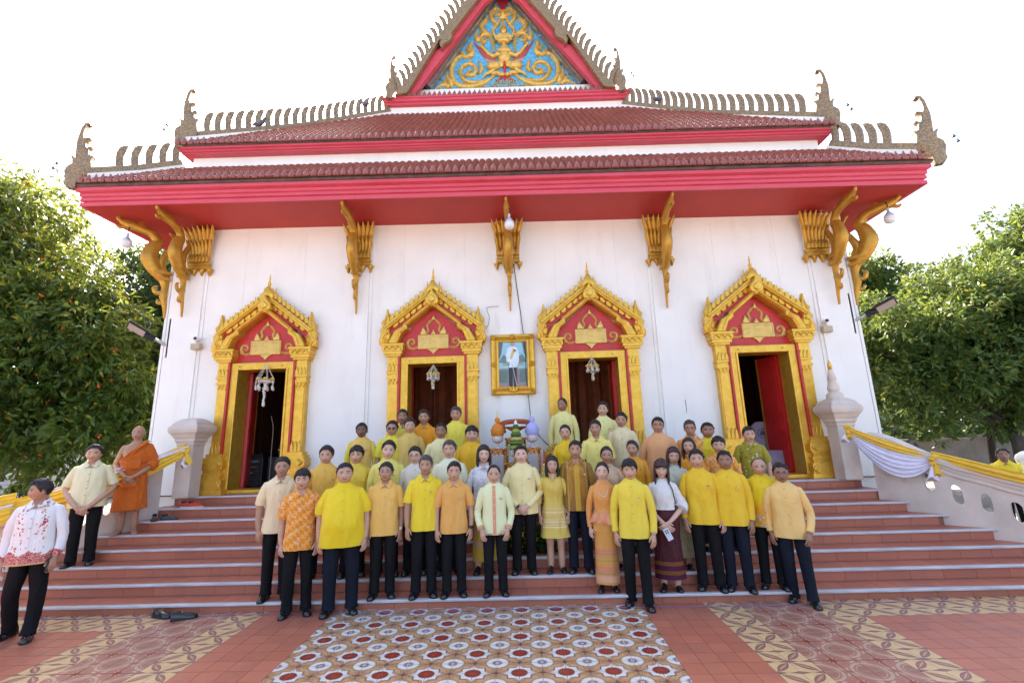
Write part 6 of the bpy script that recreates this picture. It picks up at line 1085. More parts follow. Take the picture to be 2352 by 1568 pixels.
    wv = np.clip((1.40 - zz3) / .12, 0, 1); lo = np.clip(1 - (zz3 - hem) / .35, 0, 1); am_ = .0032 * np.sin(th3 * 5 + f_[0] + zz3 * 9) + .0026 * np.sin(th3 * 9 - zz3 * 17 + f_[1]) + .0022 * np.sin(th3 * 3 + zz3 * 41 + f_[2]) * np.clip((zz3 - .95) * 5, 0, 1) + (.005 if not skirt == 'dress' else .010) * lo * np.sin(th3 * 6 + f_[3]); nr3 = np.stack([np.cos(th3), np.sin(th3), 0 * th3], -1); A3 = A3 + nr3 * (am_ * wv)[..., None]
    gb = MB().rings(list(A3), 0, True)
    for sx in (-1, 1):
        P = paths[sx]; Q = spline(P, 7); m = len(Q)
        if sleeve == 'none': continue
        if sleeve == 'short': Q = Q[:int(m * .44)]; rad = np.interp(np.linspace(0, 1, len(Q)), [0, .4, 1], [.060, .062, .066])
        elif sleeve == 'elbow': Q = Q[:int(m * .66)]; rad = np.interp(np.linspace(0, 1, len(Q)), [0, .4, 1], [.062, .055, .058])
        elif sleeve == 'bell': Q = Q[:int(m * .6)]; rad = np.interp(np.linspace(0, 1, len(Q)), [0, .4, 1], [.06, .065, .11])
        else: Q = Q[:m - 1]; rad = np.interp(np.linspace(0, 1, len(Q)), [0, .25, .5, .8, 1], [.058, .054, .049, .043, .040])
        ii_ = np.arange(len(rad)); rad = rad * (1 + np.clip(ii_ / 8, 0, 1) * (.030 * np.sin(ii_ * 1.35 + f_[4] + sx) + .022 * np.sin(ii_ * 2.3 + f_[0]))); rad[-1] = rad[-2]
        gb.tube(np.vstack([[(sx * shx * .45, .0, shz + .022)], [(sx * shx * .8, .0, shz + .010)], Q]), np.r_[.040, .052, rad] * (.86 if fem else 1) * (1 + 1.3 * g), 18)
    o = None if top is None else shear(sc(gb)).build('dress' if skirt == 'dress' else ('jacket' if sleeve == 'long' and not fem else 'shirt' if not fem else 'blouse'), top, r_, angle=62)
    # collar, placket, buttons
    cb = MB()
    if top is None: pass
    elif collar == 'mandarin':
        a = np.linspace(R(-76), R(256), 30); rr = [(.070, 0), (.064, .040), (.058, .040), (.060, -.02)]; cb.rings([np.array([((q_ + .14 * g) * math.cos(t), .010 + (q_ + .1 * g) * 1.02 * math.sin(t), 1.430 + dz - (.020 * max(0, -math.sin(t)) if dz > 0 else .022 * max(0, -math.sin(t)))) for q_, dz in rr]) for t in a], 0, True)
    elif collar in ('point', 'polo'):
        a = np.linspace(R(-50), R(230), 26); rr = [(.082, -.012), (.070, .030), (.062, .030), (.064, -.02)]; cb.rings([np.array([((q_ + .14 * g) * math.cos(t), .010 + (q_ + .1 * g) * 1.05 * math.sin(t), 1.437 + dz - .030 * max(0, -math.sin(t))) for q_, dz in rr]) for t in a], 0, True)
        for sx in (-1, 1):
            V = np.array([(sx * .058, -.030, 1.458), (sx * .010, -.098, 1.392), (sx * .055, -.113, 1.352), (sx * .092, -.06, 1.405), (sx * .082, -.02, 1.442)]); V[:, 0] += sx * .1 * g; V[:, 1] -= .4 * g; W_ = V + np.array([0, .008, -.008]); cb.rings([V, W_] if sx > 0 else [V[::-1], W_[::-1]], 0, True)
    elif collar == 'round': a = np.linspace(0, 6.283, 24); cb.tube([((.076) * math.cos(t), .008 + .074 * math.sin(t), 1.425 - .028 * max(0, -math.sin(t))) for t in a], .007, 6)
    elif collar == 'v':
        for sx in (-1, 1): cb.tube(spline(np.array([(sx * .0, -.115, 1.30), (sx * .035, -.095, 1.37), (sx * .062, -.04, 1.425), (sx * .06, .03, 1.45)]), 4), .012, 6, sq=(1, .6))
        V = [(0, -.118, 1.315), (.030, -.100, 1.375), (.02, -.075, 1.41), (-.02, -.075, 1.41), (-.030, -.100, 1.375)]
    if cb.v: shear(sc(cb)).build('collar', placket or top, r_, angle=60)
    if collar == 'v': shear(sc(MB().prism([(0, 1.315), (.036, 1.385), (.045, 1.42), (-.045, 1.42), (-.036, 1.385)], .0, .012, O=(0, -.098, 0)))).build('neckline', sk, r_)
    if top is None: btn = False; pins = None
    if btn:
        zz = np.linspace(hem + .01, 1.385 if collar != 'mandarin' else 1.405, 26); yy = np.interp(zz, fz, fy); pm = MB(); wd = .013 if not placket else .022; pm.rings([np.array([(-wd, b + .004, c), (-wd, b - .0065, c), (wd, b - .0065, c), (wd, b + .004, c)]) for b, c in zip(yy, zz)], 0, True); shear(sc(pm)).build('placket', placket or top, r_, smooth=False)
        for i in range(5): zb = 1.36 - i * (1.36 - hem - .12) / 4.6; yb = float(np.interp(zb, fz, fy)); link('button', btn_w if placket else btn_me, r_, (LN * zb * s, (yb - .008) * s, zb * s))
    if pins:
        zb = 1.235; yb = float(np.interp(zb, fz, fy)) * .93 - .012
        for k, ch in enumerate(pins): link('lapel_pin', pin_a if ch == 'a' else pin_b, r_, ((.082 + .028 * k + .4 * g) * s + LN * zb * s, (yb + .012 * k) * s, zb * s))
    if top is not None and not fem and sleeve != 'long' or top is not None and collar == 'mandarin' and not fem:  # breast pocket welt
        zb = 1.20; yb = float(np.interp(zb, fz, fy)); V = np.array([(.060 + .3 * g, yb * .97 - .010, zb), (.150 + .3 * g, yb * .72 - .010, zb + .004)]); shear(sc(MB().tube([V[0], (V[0] + V[1]) / 2 + [0, -.006, 0], V[1]], .0035, 5))).build('pocket_welt', top, r_)
    if bottom != 'bare' and skirt in (None,):
        pb = MB(); pb.rings([ringz(1.0, .140 + g, .10 + g * .7, -bw * .2), ringz(.86, .158 + g * .95, .108 + g * .6, -bw * .1), ringz(.76, .156 + g * .85, .104 + g * .5)], 0, True); sp = .085 * spread
        for sx in (-1, 1): pb.tube(spline(np.array([(sx * (.076 + .4 * g), 0, .86), (sx * (.086 + .35 * g), -.006, .66), (sx * (sp + .005 + .2 * g), -.012, .46), (sx * (sp + .01 + .15 * g), .012 - sx * stag * .5, .20), (sx * (sp + .012 + .15 * g), .008 - sx * stag, .045)]), 6), np.interp(np.linspace(0, 1, 25), [0, .25, .5, .8, .93, 1], [.084, .083, .070, .062, .064, .068]) * (1 + 1.9 * g) * (1 + .03 * np.sin(np.arange(25) * 2.1 + f_[1] + sx) * np.clip((np.arange(25) - 9) / 12, 0, 1)), 16)
        o = shear(sc(pb)).build('trousers', pants or BLK, r_, angle=62)
    if skirt and skirt != 'dress':
        z0, z1, r0, r1, mt_ = skirt; a = np.linspace(0, 2 * np.pi, 48, endpoint=False); sb = MB(); rs = []
        for t in np.linspace(0, 1, 14):
            zz = z0 + (z1 - z0) * t; hipb = .028 * math.exp(-((zz - .86) / .12) ** 2); rx = r0 + (r1 - r0) * t + hipb; f = 1 + .012 * t * np.sin(a * 5 + 1) + .008 * t * np.sin(a * 11); rs.append(np.c_[rx * np.cos(a) * f, rx * .74 * np.sin(a) * f, np.full(48, zz)])
        shear(sc(sb.rings(rs, 0, True))).build('skirt', mt_, r_, angle=70)
    # ---------------- shoes
    if shoes != 'barefoot':
        me = shoes or sh_me; sp = .098 * spread if not skirt else .083
        for sx in (-1, 1):
            dy = -sx * stag if not skirt else sx * .02; o = link('shoe', me, r_, ((sx * (sp + .15 * g)) * s, (.03 + dy) * s, 0), R(13 * sx)); o.scale = (s,) * 3
    if glasses:
        gm = MB(); gc = {'clear': GREYM, 'dark': BLACK, 'sun': BLACK, 'up': BLACK}[glasses]; dz = 0 if glasses != 'up' else .095; dy = 0 if glasses != 'up' else .062
        for sx in (-1, 1):
            t = np.linspace(0, 6.283, 17); gm.tube([(sx * .032 + .024 * math.cos(v), -.1005 + dy + .004 * abs(math.cos(v)), dz + .003 + .0185 * math.sin(v)) for v in t], .0017, 5); gm.tube([(sx * .055, -.094 + dy, dz + .008), (sx * .078 * hw_, -.05 + dy, dz + .008), (sx * .080 * hw_, .015 + dy, dz + .002)], .0016, 5)
            if glasses in ('sun', 'up'): gm.rings([np.array([(sx * .032 + .0225 * math.cos(v), yy + dy, dz + .003 + .017 * math.sin(v)) for v in t[:-1]]) for yy in (-.1005, -.099)], 1)
        gm.tube([(-.009, -.1015 + dy, dz + .006), (0, -.1035 + dy, dz + .009), (.009, -.1015 + dy, dz + .006)], .0016, 5); gm.xf(HM); shear(gm).build('glasses', [gc, mat('smoked_lens', (.03, .03, .035), .1, var=0)], r_)
    if wat:  # wrist watch / band
        for sx, c in wat:
            P = paths[sx]; d = P[-1] - P[-2]; d /= np.linalg.norm(d); p = P[-1] - d * .02; shear(sc(MB().tube([p - d * .012, p + d * .012], .033, 12).box(p[0] - .017, p[0] + .017, p[1] - .042, p[1] - .026, p[2] - .016, p[2] + .02))).build('watch', c, r_)
    if extra: extra(r_, s, paths, shear, sc, sk, HM)
    return r_
def hx(h, k=.86): return tuple(q * k for q in lin(h)[:3])
def C(nm, h, rough=.62, fn=None, k=.86, wr=.35): return cloth(nm, hx(h, k), rough, fn, wr)
Y1 = C('bright_yellow_linen', 'FBD91F'); Y2 = C('golden_yellow_wool', 'F7CB2A'); Y3 = C('lemon_cotton', 'FBDC2E'); Y4 = C('lemon_wool', 'FBDE48'); CR1 = C('cream_silk', 'FBE9A6', .42); CR2 = C('pale_cream_cotton', 'F7EDBE'); CR3 = C('ivory_linen', 'F2E9D6'); LG = C('pale_lime_wool', 'F4F4BE')
PE1 = C('peach_cotton', 'F9C463'); PE2 = C('apricot_cotton', 'F2B35C'); PE3 = C('peach_wool', 'FACF7E'); PE4 = C('salmon_linen', 'F0AE75'); PE5 = C('light_peach_silk', 'FBE3B4', .4); MU = C('mustard_cotton', 'F8B81C'); OR1 = C('orange_cotton', 'FCA62A'); MSK = C('mustard_silk', 'F0A624', .45); LI = C('lime_yellow_cotton', 'F4E244'); PY = C('pale_yellow_cotton', 'FBEA80'); PY2 = C('soft_yellow_wool', 'F9EE9A'); PY3 = C('primrose_cotton', 'FBF3A2'); KH = C('sand_cotton', 'EAC568'); WH = C('white_linen', 'F0EEEA', .6, wr=.45)
BAT = C('orange_batik', 'FB9A1E', .6, f_batik, .8); BAT2 = C('tangerine_batik', 'FBA436', .6, f_batik, .8); SCL = C('gold_brocade', 'C58A2A', .5, f_scale, .8); OLV = C('olive_print', 'A89A22', .6, f_dots, .8); FLW = C('white_floral', 'F4F2F0', .6, f_flw, .9); FLY = C('yellow_floral', 'FAD914', .55, f_fly); CHK = C('check_front_jacket', 'F6CC62', .5, f_check); SALC = C('two_tone_yellow_silk', 'F5D444', .4)
LACE = C('beige_lace', 'E8C39A', .55, f_lace((.40, .26, .15)), .85); LACW = C('white_lace', 'F2EFEF', .55, f_lace((.42, .42, .46)), .9); LACG = C('sage_lace', 'D9DCC4', .5, f_lace((.42, .44, .32)), .85); CRL = C('cream_lace', 'E6DFC8', .55, f_lace((.35, .32, .26)), .85)
DRS = C('yellow_silk_dress', 'E9C95A', .33, f_bands([(.80, .815, (.72, .46, .30)), (.755, .77, (.75, .62, .34)), (.735, .745, (.74, .46, .28)), (.66, .68, (.72, .46, .30)), (.635, .65, (.78, .64, .34)), (.60, .615, (.74, .50, .30)), (.57, .585, (.78, .66, .36)), (.90, .905, (.62, .40, .08))]), .82); OSK = C('orange_silk', 'F2A552', .3, None, .82); STR = [(.40, .50, (.58, .30, .10)), (.475, .495, (.75, .18, .13)), (.435, .455, (.72, .20, .15)), (.445, .45, (.35, .22, .06)), (.20, .30, (.58, .30, .10)), (.275, .295, (.78, .20, .15)), (.235, .255, (.72, .22, .16)), (.215, .22, (.35, .22, .06)), (.36, .37, (.45, .26, .08)), (.12, .19, (.75, .36, .22))]
OSKT = C('striped_orange_silk', 'EBA650', .38, f_bands(STR), .82); PEPL = C('striped_peplum', 'E0A860', .38, lambda g, oc, c: g.mix(g.math('GREATER_THAN', g.math('SINE', g.math('MULTIPLY', g.xyz(oc)[0], 75)), .35), c, lin((.78, .20, .15))), .82); GSKT = C('gold_banded_silk', 'DCAE3C', .38, f_bands([(.50, .56, (.55, .32, .17)), (.34, .41, (.50, .30, .16)), (.70, .74, (.52, .32, .16))]), .8); IKT = C('maroon_ikat', '4A1F24', .5, f_ikat, .9); SAGS = C('sage_brocade', 'B8AC7C', .45, f_lace((.22, .18, .09)), .8)
TRIM = C('coral_trim', 'E8A074', .5); CUFF = TRIM
WB = mat('black_watch', (.01, .012, .02), .25, var=0); WS = mat('steel_watch', (.45, .45, .45), .25, .9, var=0); WY = mat('yellow_band', (.75, .45, .02), .5, var=0)
def pearls(r_, s, paths, shear, sc, sk, HM):
    t = np.linspace(-1, 1, 34); mb = MB()
    for v in t: mb.lathe([(.001, -.006), (.0062, 0), (.001, .006)], (.072 * math.sin(v * 1.5) * (1 + .2 * (1 - abs(v))), -.060 - .085 * (1 - abs(v)) ** .6, 1.43 - .20 * (1 - abs(v) ** 2.2)), 6)
    tag(shear(sc(mb)).build('pearl_necklace', mat('pearl', (.75, .68, .60), .25, var=0), r_), kind='stuff')
def peplum(r_, s, paths, shear, sc, sk, HM):
    pearls(r_, s, paths, shear, sc, sk, HM); a = np.linspace(0, 6.283, 60, endpoint=False); shear(sc(MB().rings([np.c_[rx * np.cos(a) * (1 + f * .14 * np.sin(a * 9)), rx * .78 * np.sin(a) * (1 + f * .14 * np.sin(a * 9)), np.full(60, z) + .02 * f * np.sin(a * 2)] for rx, z, f in ((.145, 1.02, 0), (.18, .95, .5), (.225, .87, 1), (.222, .868, 1), (.14, 1.0, 0))]))).build('peplum', PEPL, r_, angle=70)
def trimmed(r_, s, paths, shear, sc, sk, HM):
    a = np.linspace(0, 6.283, 40); shear(sc(MB().tube([(.190 * np.sign(math.cos(t)) * abs(math.cos(t)) ** .83, .134 * np.sign(math.sin(t)) * abs(math.sin(t)) ** .83, .782) for t in a], .009, 6))).build('hem_trim', TRIM, r_)
    for sx in (-1, 1): P = paths[sx]; d = P[-1] - P[-2]; d /= np.linalg.norm(d); p = P[-1] - d * .035; shear(sc(MB().tube([p - d * .014, p + d * .014], [.047, .047], 14))).build('cuff_trim', TRIM, r_)
def phone(r_, s, paths, shear, sc, sk, HM):
    p = paths[1][-1] * s; o = MB().box(-.036, .036, -.004, .004, -.075, .075).build('mobile_phone', mat('white_phone', (.62, .66, .72), .2, var=0), r_, smooth=False); o.location = (.015, p[1] - .05, p[2] - .11); o.rotation_euler = (0, R(-25), R(15)); bevel(o, .006)
    c = MB()
    for i, (u, v) in enumerate(((-.012, .045), (.012, .045), (-.012, .02), (.012, .02))): c.lathe([(.001, 0), (.009, 0), (.009, .003), (.001, .003)], (u, v, 0), 10)
    c.xf(Matrix.Rotation(R(90), 4, 'X')); tag(c.build('phone_lens', BLACK, o), kind='stuff'); o.children[0].location = (0, -.004, 0)
    MB().tube(spline(np.array([(.10, -.10, 1.36), (.135, -.105, 1.25), (.15, -.02, 1.1)]) * s, 4), .007, 6).build('bag_strap', BLACK, r_); bevel(MB().box(.12 * s, .19 * s, -.02, .22, .86 * s, 1.08 * s).build('handbag', BLACK, r_, smooth=False), .02)
def necklace(r_, s, paths, shear, sc, sk, HM):
    mb = MB()
    for v in np.linspace(-1, 1, 24): mb.lathe([(.001, -.004), (.004, 0), (.001, .004)], (.05 * v, -.075 - .035 * (1 - v * v), 1.425 - .055 * (1 - v * v)), 6)
    tag(shear(sc(mb)).build('necklace', mat('pearl', (.75, .68, .60), .25), r_), kind='stuff')
def phonehand(r_, s, paths, shear, sc, sk, HM):
    p = paths[1][-1] * s; o = MB().box(-.012, .012, -.035, .035, -.07, .07).build('mobile_phone', BLACK, r_, smooth=False); o.location = (p[0] - .035, p[1] - .03, p[2] - .07); bevel(o, .005)
ROBE = C('saffron_robe', 'E0701A', .75, None, .8, .6)
def monkrobe(r_, s, paths, shear, sc, sk, HM):
    a = np.linspace(0, 2 * np.pi, 56, endpoint=False); rs = []
    for z, rx, ry in ((.36, .235, .17), (.45, .225, .165), (.65, .205, .15), (.85, .195, .14), (1.0, .185, .13), (1.12, .187, .132)): rs.append(np.c_[rx * np.cos(a) * (1 + .012 * np.sin(a * 6 + z * 3)), ry * np.sin(a) * (1 + .012 * np.sin(a * 9)), np.full(56, z) + .015 * np.sin(a + 1) * (z < .4)])
    up = [(1.12, .187, .132), (1.2, .19, .132), (1.28, .188, .124), (1.34, .175, .112), (1.385, .15, .098), (1.41, .115, .085)]
    for z, rx, ry in up[1:]:
        R_ = np.c_[rx * np.cos(a), ry * np.sin(a), np.full(56, z)]; k = np.clip((.10 - R_[:, 0]) / .26, 0, 1) * np.clip((z - 1.14) / .2, 0, 1); R_[:, 2] -= k * (z - 1.13) * .95; rs.append(R_)
    mb = MB().rings(rs, 0, True); P = paths[1]; Q = spline(P, 4)[:11]; mb.tube(np.vstack([[(.08, 0, 1.38)], Q]), np.r_[.06, np.linspace(.075, .085, len(Q))], 14)
    o = shear(sc(mb)).build('robe', ROBE, r_); remesh(o, .013, 3, .016)
    mb = MB()
    for i in range(5): mb.tube(spline(np.array([(-.175 + .03 * i, -.075 - .012 * i, 1.13 + .012 * i), (-.06 + .03 * i, -.148, 1.24 + .02 * i), (.06 + .02 * i, -.115, 1.365 + .008 * i), (.10 + .015 * i, -.03, 1.43)]), 5), .013, 6)
    mb.tube([(.19 * math.cos(t), .142 * math.sin(t), 1.115) for t in np.linspace(0, 6.283, 40)], .02, 8, sq=(.6, 1.5)); shear(sc(mb)).build('robe_folds', ROBE, r_)
    shear(sc(bevelbox(-.09, .12, -.185, -.13, 1.0, 1.14))).build('belt_pouch', ROBE, r_); shear(sc(bevelbox(-.12, .10, -.19, -.14, .72, .79))).build('hanging_fold', ROBE, r_)
def bevelbox(x0, x1, y0, y1, z0, z1):
    return MB().rings([ringz(z, (x1 - x0) / 2 * k, (y1 - y0) / 2 * k, (y0 + y1) / 2, 24, 5, (x0 + x1) / 2) for z, k in ((z0, .9), (z0 + .012, 1), (z1 - .012, 1), (z1, .9))])
def bunflower(r_, s, paths, shear, sc, sk, HM):
    rng = np.random.default_rng(5); V, m = sprigs(16, ball((-.045, .04, .10), (.04, .03, .025), rng, .3), .03, .009, 5, -.2, rng); V = V @ np.array(HM)[:3, :3].T + np.array(HM)[:3, 3]; leafmesh('hair_flower', V, m, mat('grey_petal', (.42, .44, .46), .6), r_)
LZ = lambda k: .15 * k
PPL = [
 # label, x, y, step, height, top, options
 ('man in a white floral shirt looking left, nearest the left edge', -5.44, 5.45, 0, 1.71, FLW, dict(skin=2, hair='part', hyaw=-62, yaw=-14, collar='point', pins=None, g=.018, extra=phonehand, stag=.10, spread=1.25)),
 ('man in a light peach short sleeved shirt and glasses behind the orange batik shirt', -2.99, 6.24, 1, 1.745, PE5, dict(skin=2, hair='part', collar='point', sleeve='short', glasses='clear', smile=.5, pins=None)),
 ('young man in an orange batik shirt at the left end of the front row', -2.58, 6.0, 0, 1.70, BAT, dict(skin=1, hair='fringe', collar='point', sleeve='short', pins='b', smile=.3, hem=.74, spread=1.1)),
 ('heavyset man in a bright yellow short sleeved jacket and navy trousers', -2.05, 6.02, 0, 1.765, Y1, dict(skin=1, hair='short', g=.062, belly=.07, sleeve='short', pins=None, fat=1.2, hw_=1.12, jaw=1.0, pants=NAVY, hem=.74, spread=1.25)),
 ('man in glasses and a peach short sleeved shirt with a steel watch', -1.60, 6.22, 1, 1.635, PE1, dict(skin=2, hair='part', collar='point', sleeve='short', glasses='clear', pins=None, g=.012, belly=.02, wat=[(1, WS)], hem=.76)),
 ('lean man in a lemon yellow short sleeved shirt with a round badge', -1.07, 6.22, 1, 1.71, Y3, dict(skin=2, hair='part', hm=GHAIR, collar='point', sleeve='short', pins='b', hw_=.95)),
 ('man in an apricot short sleeved shirt with a yellow wristband', -.68, 6.22, 1, 1.62, PE2, dict(skin=1, hair='part', collar='point', sleeve='short', pins='b', hw_=.98, wat=[(1, WB)])),
 ('man in a pale lime jacket with coral trim in the front row', -.15, 6.22, 1, 1.565, LG, dict(skin=1, hair='recede', arms='front', pins='ab', placket=TRIM, extra=trimmed, fat=.4)),
 ('man in a cream silk jacket with clasped hands at the centre', .21, 6.56, 2, 1.645, CR1, dict(skin=0, hair='short', arms='clasp', pins='ab', smile=.6, g=.022, fat=.7, hw_=1.06, wat=[(-1, WB)])),
 ('woman in a knee length yellow silk dress with black bobbed hair', .64, 6.56, 2, 1.49, DRS, dict(skin=1, fem=True, hair='bob', skirt='dress', collar='v', sleeve='elbow', btn=False, pins=None, shoes=hh_me, extra=necklace, g=.008, smile=.3)),
 ('man in a gold brown brocade shirt and navy trousers', .97, 6.56, 2, 1.695, SCL, dict(skin=2, hair='short', collar='point', pins='ab', pants=NAVY, hw_=.97)),
 ('smiling woman in orange silk with pearls and a striped long skirt', 1.26, 6.26, 1, 1.56, OSK, dict(skin=0, fem=True, hair='bun', skirt=(1.0, .10, .145, .165, OSKT), collar='round', btn=False, pins='ab', shoes=hh_me, extra=peplum, smile=.9)),
 ('man in a lemon jacket with a round crest badge, standing on the ground', 1.59, 6.04, 0, 1.705, Y4, dict(skin=1, hair='fringe', pins='b', pants=BLK, yaw=-4, wat=[(1, WS)], stag=.06, hw_=.98)),
 ('woman in a white blouse and maroon skirt holding a phone', 2.03, 6.22, 1, 1.575, WH, dict(skin=0, fem=True, hair='bangs', hm=BHAIR, glasses='clear', skirt=(1.02, .16, .145, .20, IKT), collar='round', sleeve='bell', btn=False, pins=None, arms='clasp', shoes=hh_me, extra=phone, smile=.9, yaw=-2, hem=.90)),
 ('man in a golden yellow jacket beside the woman in white', 2.54, 6.24, 1, 1.685, Y2, dict(skin=1, hair='part', pins='ab', yaw=-2, g=.012, jaw=.7)),
 ('dark skinned man in a golden yellow jacket in the front row', 2.87, 6.18, 1, 1.66, Y2, dict(skin=3, hair='short', pins='b', g=.014, yaw=-2, pants=NAVY, fat=.4)),
 ('balding man in a yellow jacket with pink and orange flowers', 3.31, 6.24, 1, 1.57, FLY, dict(skin=1, hair='bald', hm=GHAIR, pins=None, yaw=-2, smile=.3)),
 ('man in a peach jacket and glasses leaning in at the right end', 3.52, 6.02, 0, 1.61, PE3, dict(skin=3, hair='short', glasses='dark', arms=('side', 'front'), pins=None, pants=NAVY, yaw=-4, stag=.07, g=.01, lean=-2.5)),
 ('man in an amber jacket with a pin behind the heavyset man', -2.57, 6.58, 2, 1.72, C('amber_wool', 'F6C353'), dict(skin=1, hair='quiff', pins='ba')),
 ('man in a two tone yellow silk jacket behind the heavyset man', -2.14, 6.62, 2, 1.705, SALC, dict(skin=1, hair='fringe', pins=None, fat=.4, g=.01)),
 ('smiling man in a soft yellow jacket with two pins', -1.68, 6.60, 2, 1.765, C('soft_lemon_silk', 'F8E877', .45), dict(skin=0, hair='quiff', pins='ab', smile=.7, g=.012, fat=.4)),
 ('man in an ivory linen shirt and round glasses, half hidden', -1.29, 6.66, 2, 1.675, CR3, dict(skin=0, hair='part', glasses='dark', pins=None, collar='mandarin')),
 ('man in an ivory jacket with swept grey hair', -.81, 6.64, 2, 1.74, C('ivory_wool', 'FBF8D2'), dict(skin=1, hair='quiff', hm=GHAIR, pins=None, g=.014)),
 ('woman in a white lace blouse and gold banded skirt', -.33, 6.60, 2, 1.665, LACW, dict(skin=0, fem=True, hair='bob', collar='point', pins=None, btn=False, skirt=(1.0, .16, .14, .165, GSKT), shoes=hh_me, smile=.7)),
 ('woman in a beige lace dress and glasses behind the pearl necklace', 1.41, 6.66, 2, 1.60, LACE, dict(skin=2, fem=True, hair='bun', glasses='clear', collar='round', btn=False, pins=None, skirt=(1.0, .12, .15, .17, LACE), shoes=hh_me, g=.02)),
 ('woman in a mustard silk blouse with a flower in her hair', 1.85, 6.86, 3, 1.52, MSK, dict(skin=2, fem=True, hair='bun', collar='round', btn=False, pins='a', sleeve='elbow', skirt=(1.0, .12, .15, .17, GSKT), shoes=hh_me, hyaw=-12, extra=bunflower, g=.01)),
 ('woman in a sage lace blouse and pale brocade skirt', 2.31, 6.60, 2, 1.565, LACG, dict(skin=1, fem=True, hair='bob', hm=BHAIR, collar='mandarin', pins='ab', btn=True, skirt=(1.0, .16, .15, .18, SAGS), shoes=hh_me, g=.02, smile=.3)),
 ('woman in an orange top with long black hair over one shoulder', 2.66, 6.86, 3, 1.53, OR1, dict(skin=1, fem=True, hair='long', collar='v', btn=False, pins=None, skirt=(1.0, .12, .15, .17, BLK), shoes=hh_me, hyaw=-5)),
 ('man in a tangerine batik shirt behind the golden jackets', 3.07, 6.82, 3, 1.53, BAT2, dict(skin=1, hair='fringe', collar='point', sleeve='short', pins=None)),
 ('man in an olive dotted shirt in front of the covered chairs', 3.62, 7.08, 4, 1.52, OLV, dict(skin=1, hair='short', collar='point', sleeve='short', pins=None, hyaw=14, btn=True)),
 ('woman in a yellow jacket with sunglasses pushed up on her hair', .90, 7.26, 4, 1.635, C('warm_yellow_cotton', 'FACB1C'), dict(skin=1, fem=True, hair='bun', collar='mandarin', pins=None, glasses='up', smile=.7, skirt=(1.0, .12, .15, .17, BLK), shoes=hh_me)),
 ('man in a pale yellow short sleeved shirt with parted hair', 1.36, 7.18, 4, 1.685, PY, dict(skin=2, hair='part', collar='point', sleeve='short', pins=None, hw_=.94)),
 ('man in a champagne satin jacket by the third door', 1.84, 7.50, 5, 1.655, C('champagne_satin', 'F5E3B0', .3), dict(skin=2, hair='part', pins='b', yaw=-4)),
 ('man in a salmon linen jacket and black rimmed glasses', 2.30, 7.18, 4, 1.70, PE4, dict(skin=2, hair='short', glasses='dark', pins=None, g=.022, yaw=-4)),
 ('man in an orange batik shirt and black rimmed glasses, back row', 2.82, 7.20, 4, 1.645, BAT2, dict(skin=2, hair='short', hm=GHAIR, collar='point', sleeve='short', glasses='dark', pins=None, smile=.4, hw_=.95)),
 ('stout man in a plain yellow jacket, back row near the fourth door', 3.06, 7.16, 4, 1.595, C('sunny_yellow_cotton', 'F6DC28'), dict(skin=3, hair='short', pins=None, fat=.8, g=.02, hw_=1.06)),
 ('dark skinned man in a check fronted lime sleeved jacket', -2.36, 7.42, 5, 1.615, CHK, dict(skin=4, hair='short', pins='ab')),
 ('man in sunglasses and a lime yellow short sleeved shirt', -1.90, 7.48, 5, 1.63, LI, dict(skin=2, hair='quiff', glasses='sun', sleeve='short', pins=None)),
 ('man in a sand coloured shirt with cloth knot buttons', -1.62, 7.50, 5, 1.67, KH, dict(skin=1, hair='part', pins='a', g=.008)),
 ('thin man in a lime polo shirt half hidden in the back row', -1.80, 7.84, 6, 1.69, C('lime_polo', 'F6E55C'), dict(skin=3, hair='short', collar='point', sleeve='short', pins=None, hw_=.94)),
 ('man in an orange polo shirt in the second doorway', -1.44, 7.84, 6, 1.67, C('orange_polo', 'FBA818'), dict(skin=2, hair='part', collar='point', sleeve='short', pins=None, fat=.5)),
 ('man in an ecru jacket below the second doorway', -1.02, 7.22, 4, 1.715, C('ecru_cotton', 'F8E9A8'), dict(skin=3, hair='short', pins=None)),
 ('grey haired smiling man in a lemon shirt, back row', -.88, 7.84, 6, 1.705, C('lemon_silk', 'FBE850', .45), dict(skin=2, hair='part', hm=GHAIR, pins=None, smile=.8)),
 ('plump man in a marigold jacket behind the woman in white lace', -.56, 7.22, 4, 1.65, C('marigold_cotton', 'F9BE22'), dict(skin=1, hair='fringe', pins=None, g=.022, fat=1.0, hw_=1.1, smile=.5)),
 ('tall man with cropped hair in a pale yellow jacket by the third door', .94, 8.14, 7, 1.67, PY2, dict(skin=3, hair='recede', hm=STUB, pins=None, hyaw=-22, hw_=.96)),
 ('man in a primrose jacket standing in the third doorway', 1.60, 7.86, 6, 1.705, PY3, dict(skin=1, hair='quiff', pins='ab', hw_=.95)),
 ('stocky man in a cream short sleeved shirt beside the monk', -6.22, 6.88, 3, 1.685, CR2, dict(skin=1, hair='quiff', collar='point', sleeve='short', arms='clasp_low', pins=None, g=.028, belly=.03, fat=.9, hw_=1.06, yaw=-4, hem=.80, lean=0)),
 ('shaven headed monk in an orange robe standing barefoot on the steps', -6.12, 7.50, 5, 1.685, None, dict(skin=2, hair='shaved', glasses='clear', bottom='bare', shoes='barefoot', arms='clasp', extra=monkrobe, hyaw=-10, yaw=-4, g=.0)),
 ('man in a yellow polo shirt and glasses behind the right drape', 9.28, 9.15, 0, 1.60, Y3, dict(skin=3, hair='short', collar='point', sleeve='short', glasses='clear', pins=None, g=.015)),
 ('person in cream lace with white shoes, cut by the left edge', -6.14, 5.40, 0, 1.55, CRL, dict(skin=1, fem=True, hair='bob', collar='round', btn=False, pins=None, skirt=(1.0, .3, .15, .19, CRL), shoes=wh_me, yaw=30)),
]
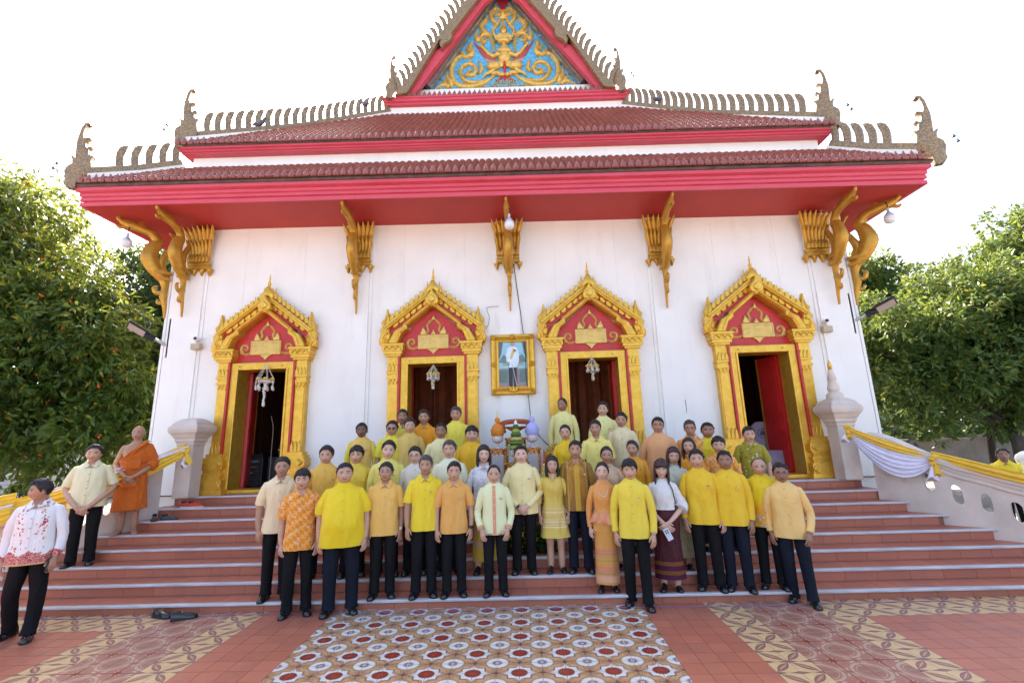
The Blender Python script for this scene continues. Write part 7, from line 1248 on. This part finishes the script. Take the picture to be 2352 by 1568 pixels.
for lb, px, py, k, H, top, kw in PPL: person(lb, px, py, .15 * k + .0035 if k else (.042 if py < 7 else 0), H, top, **kw)
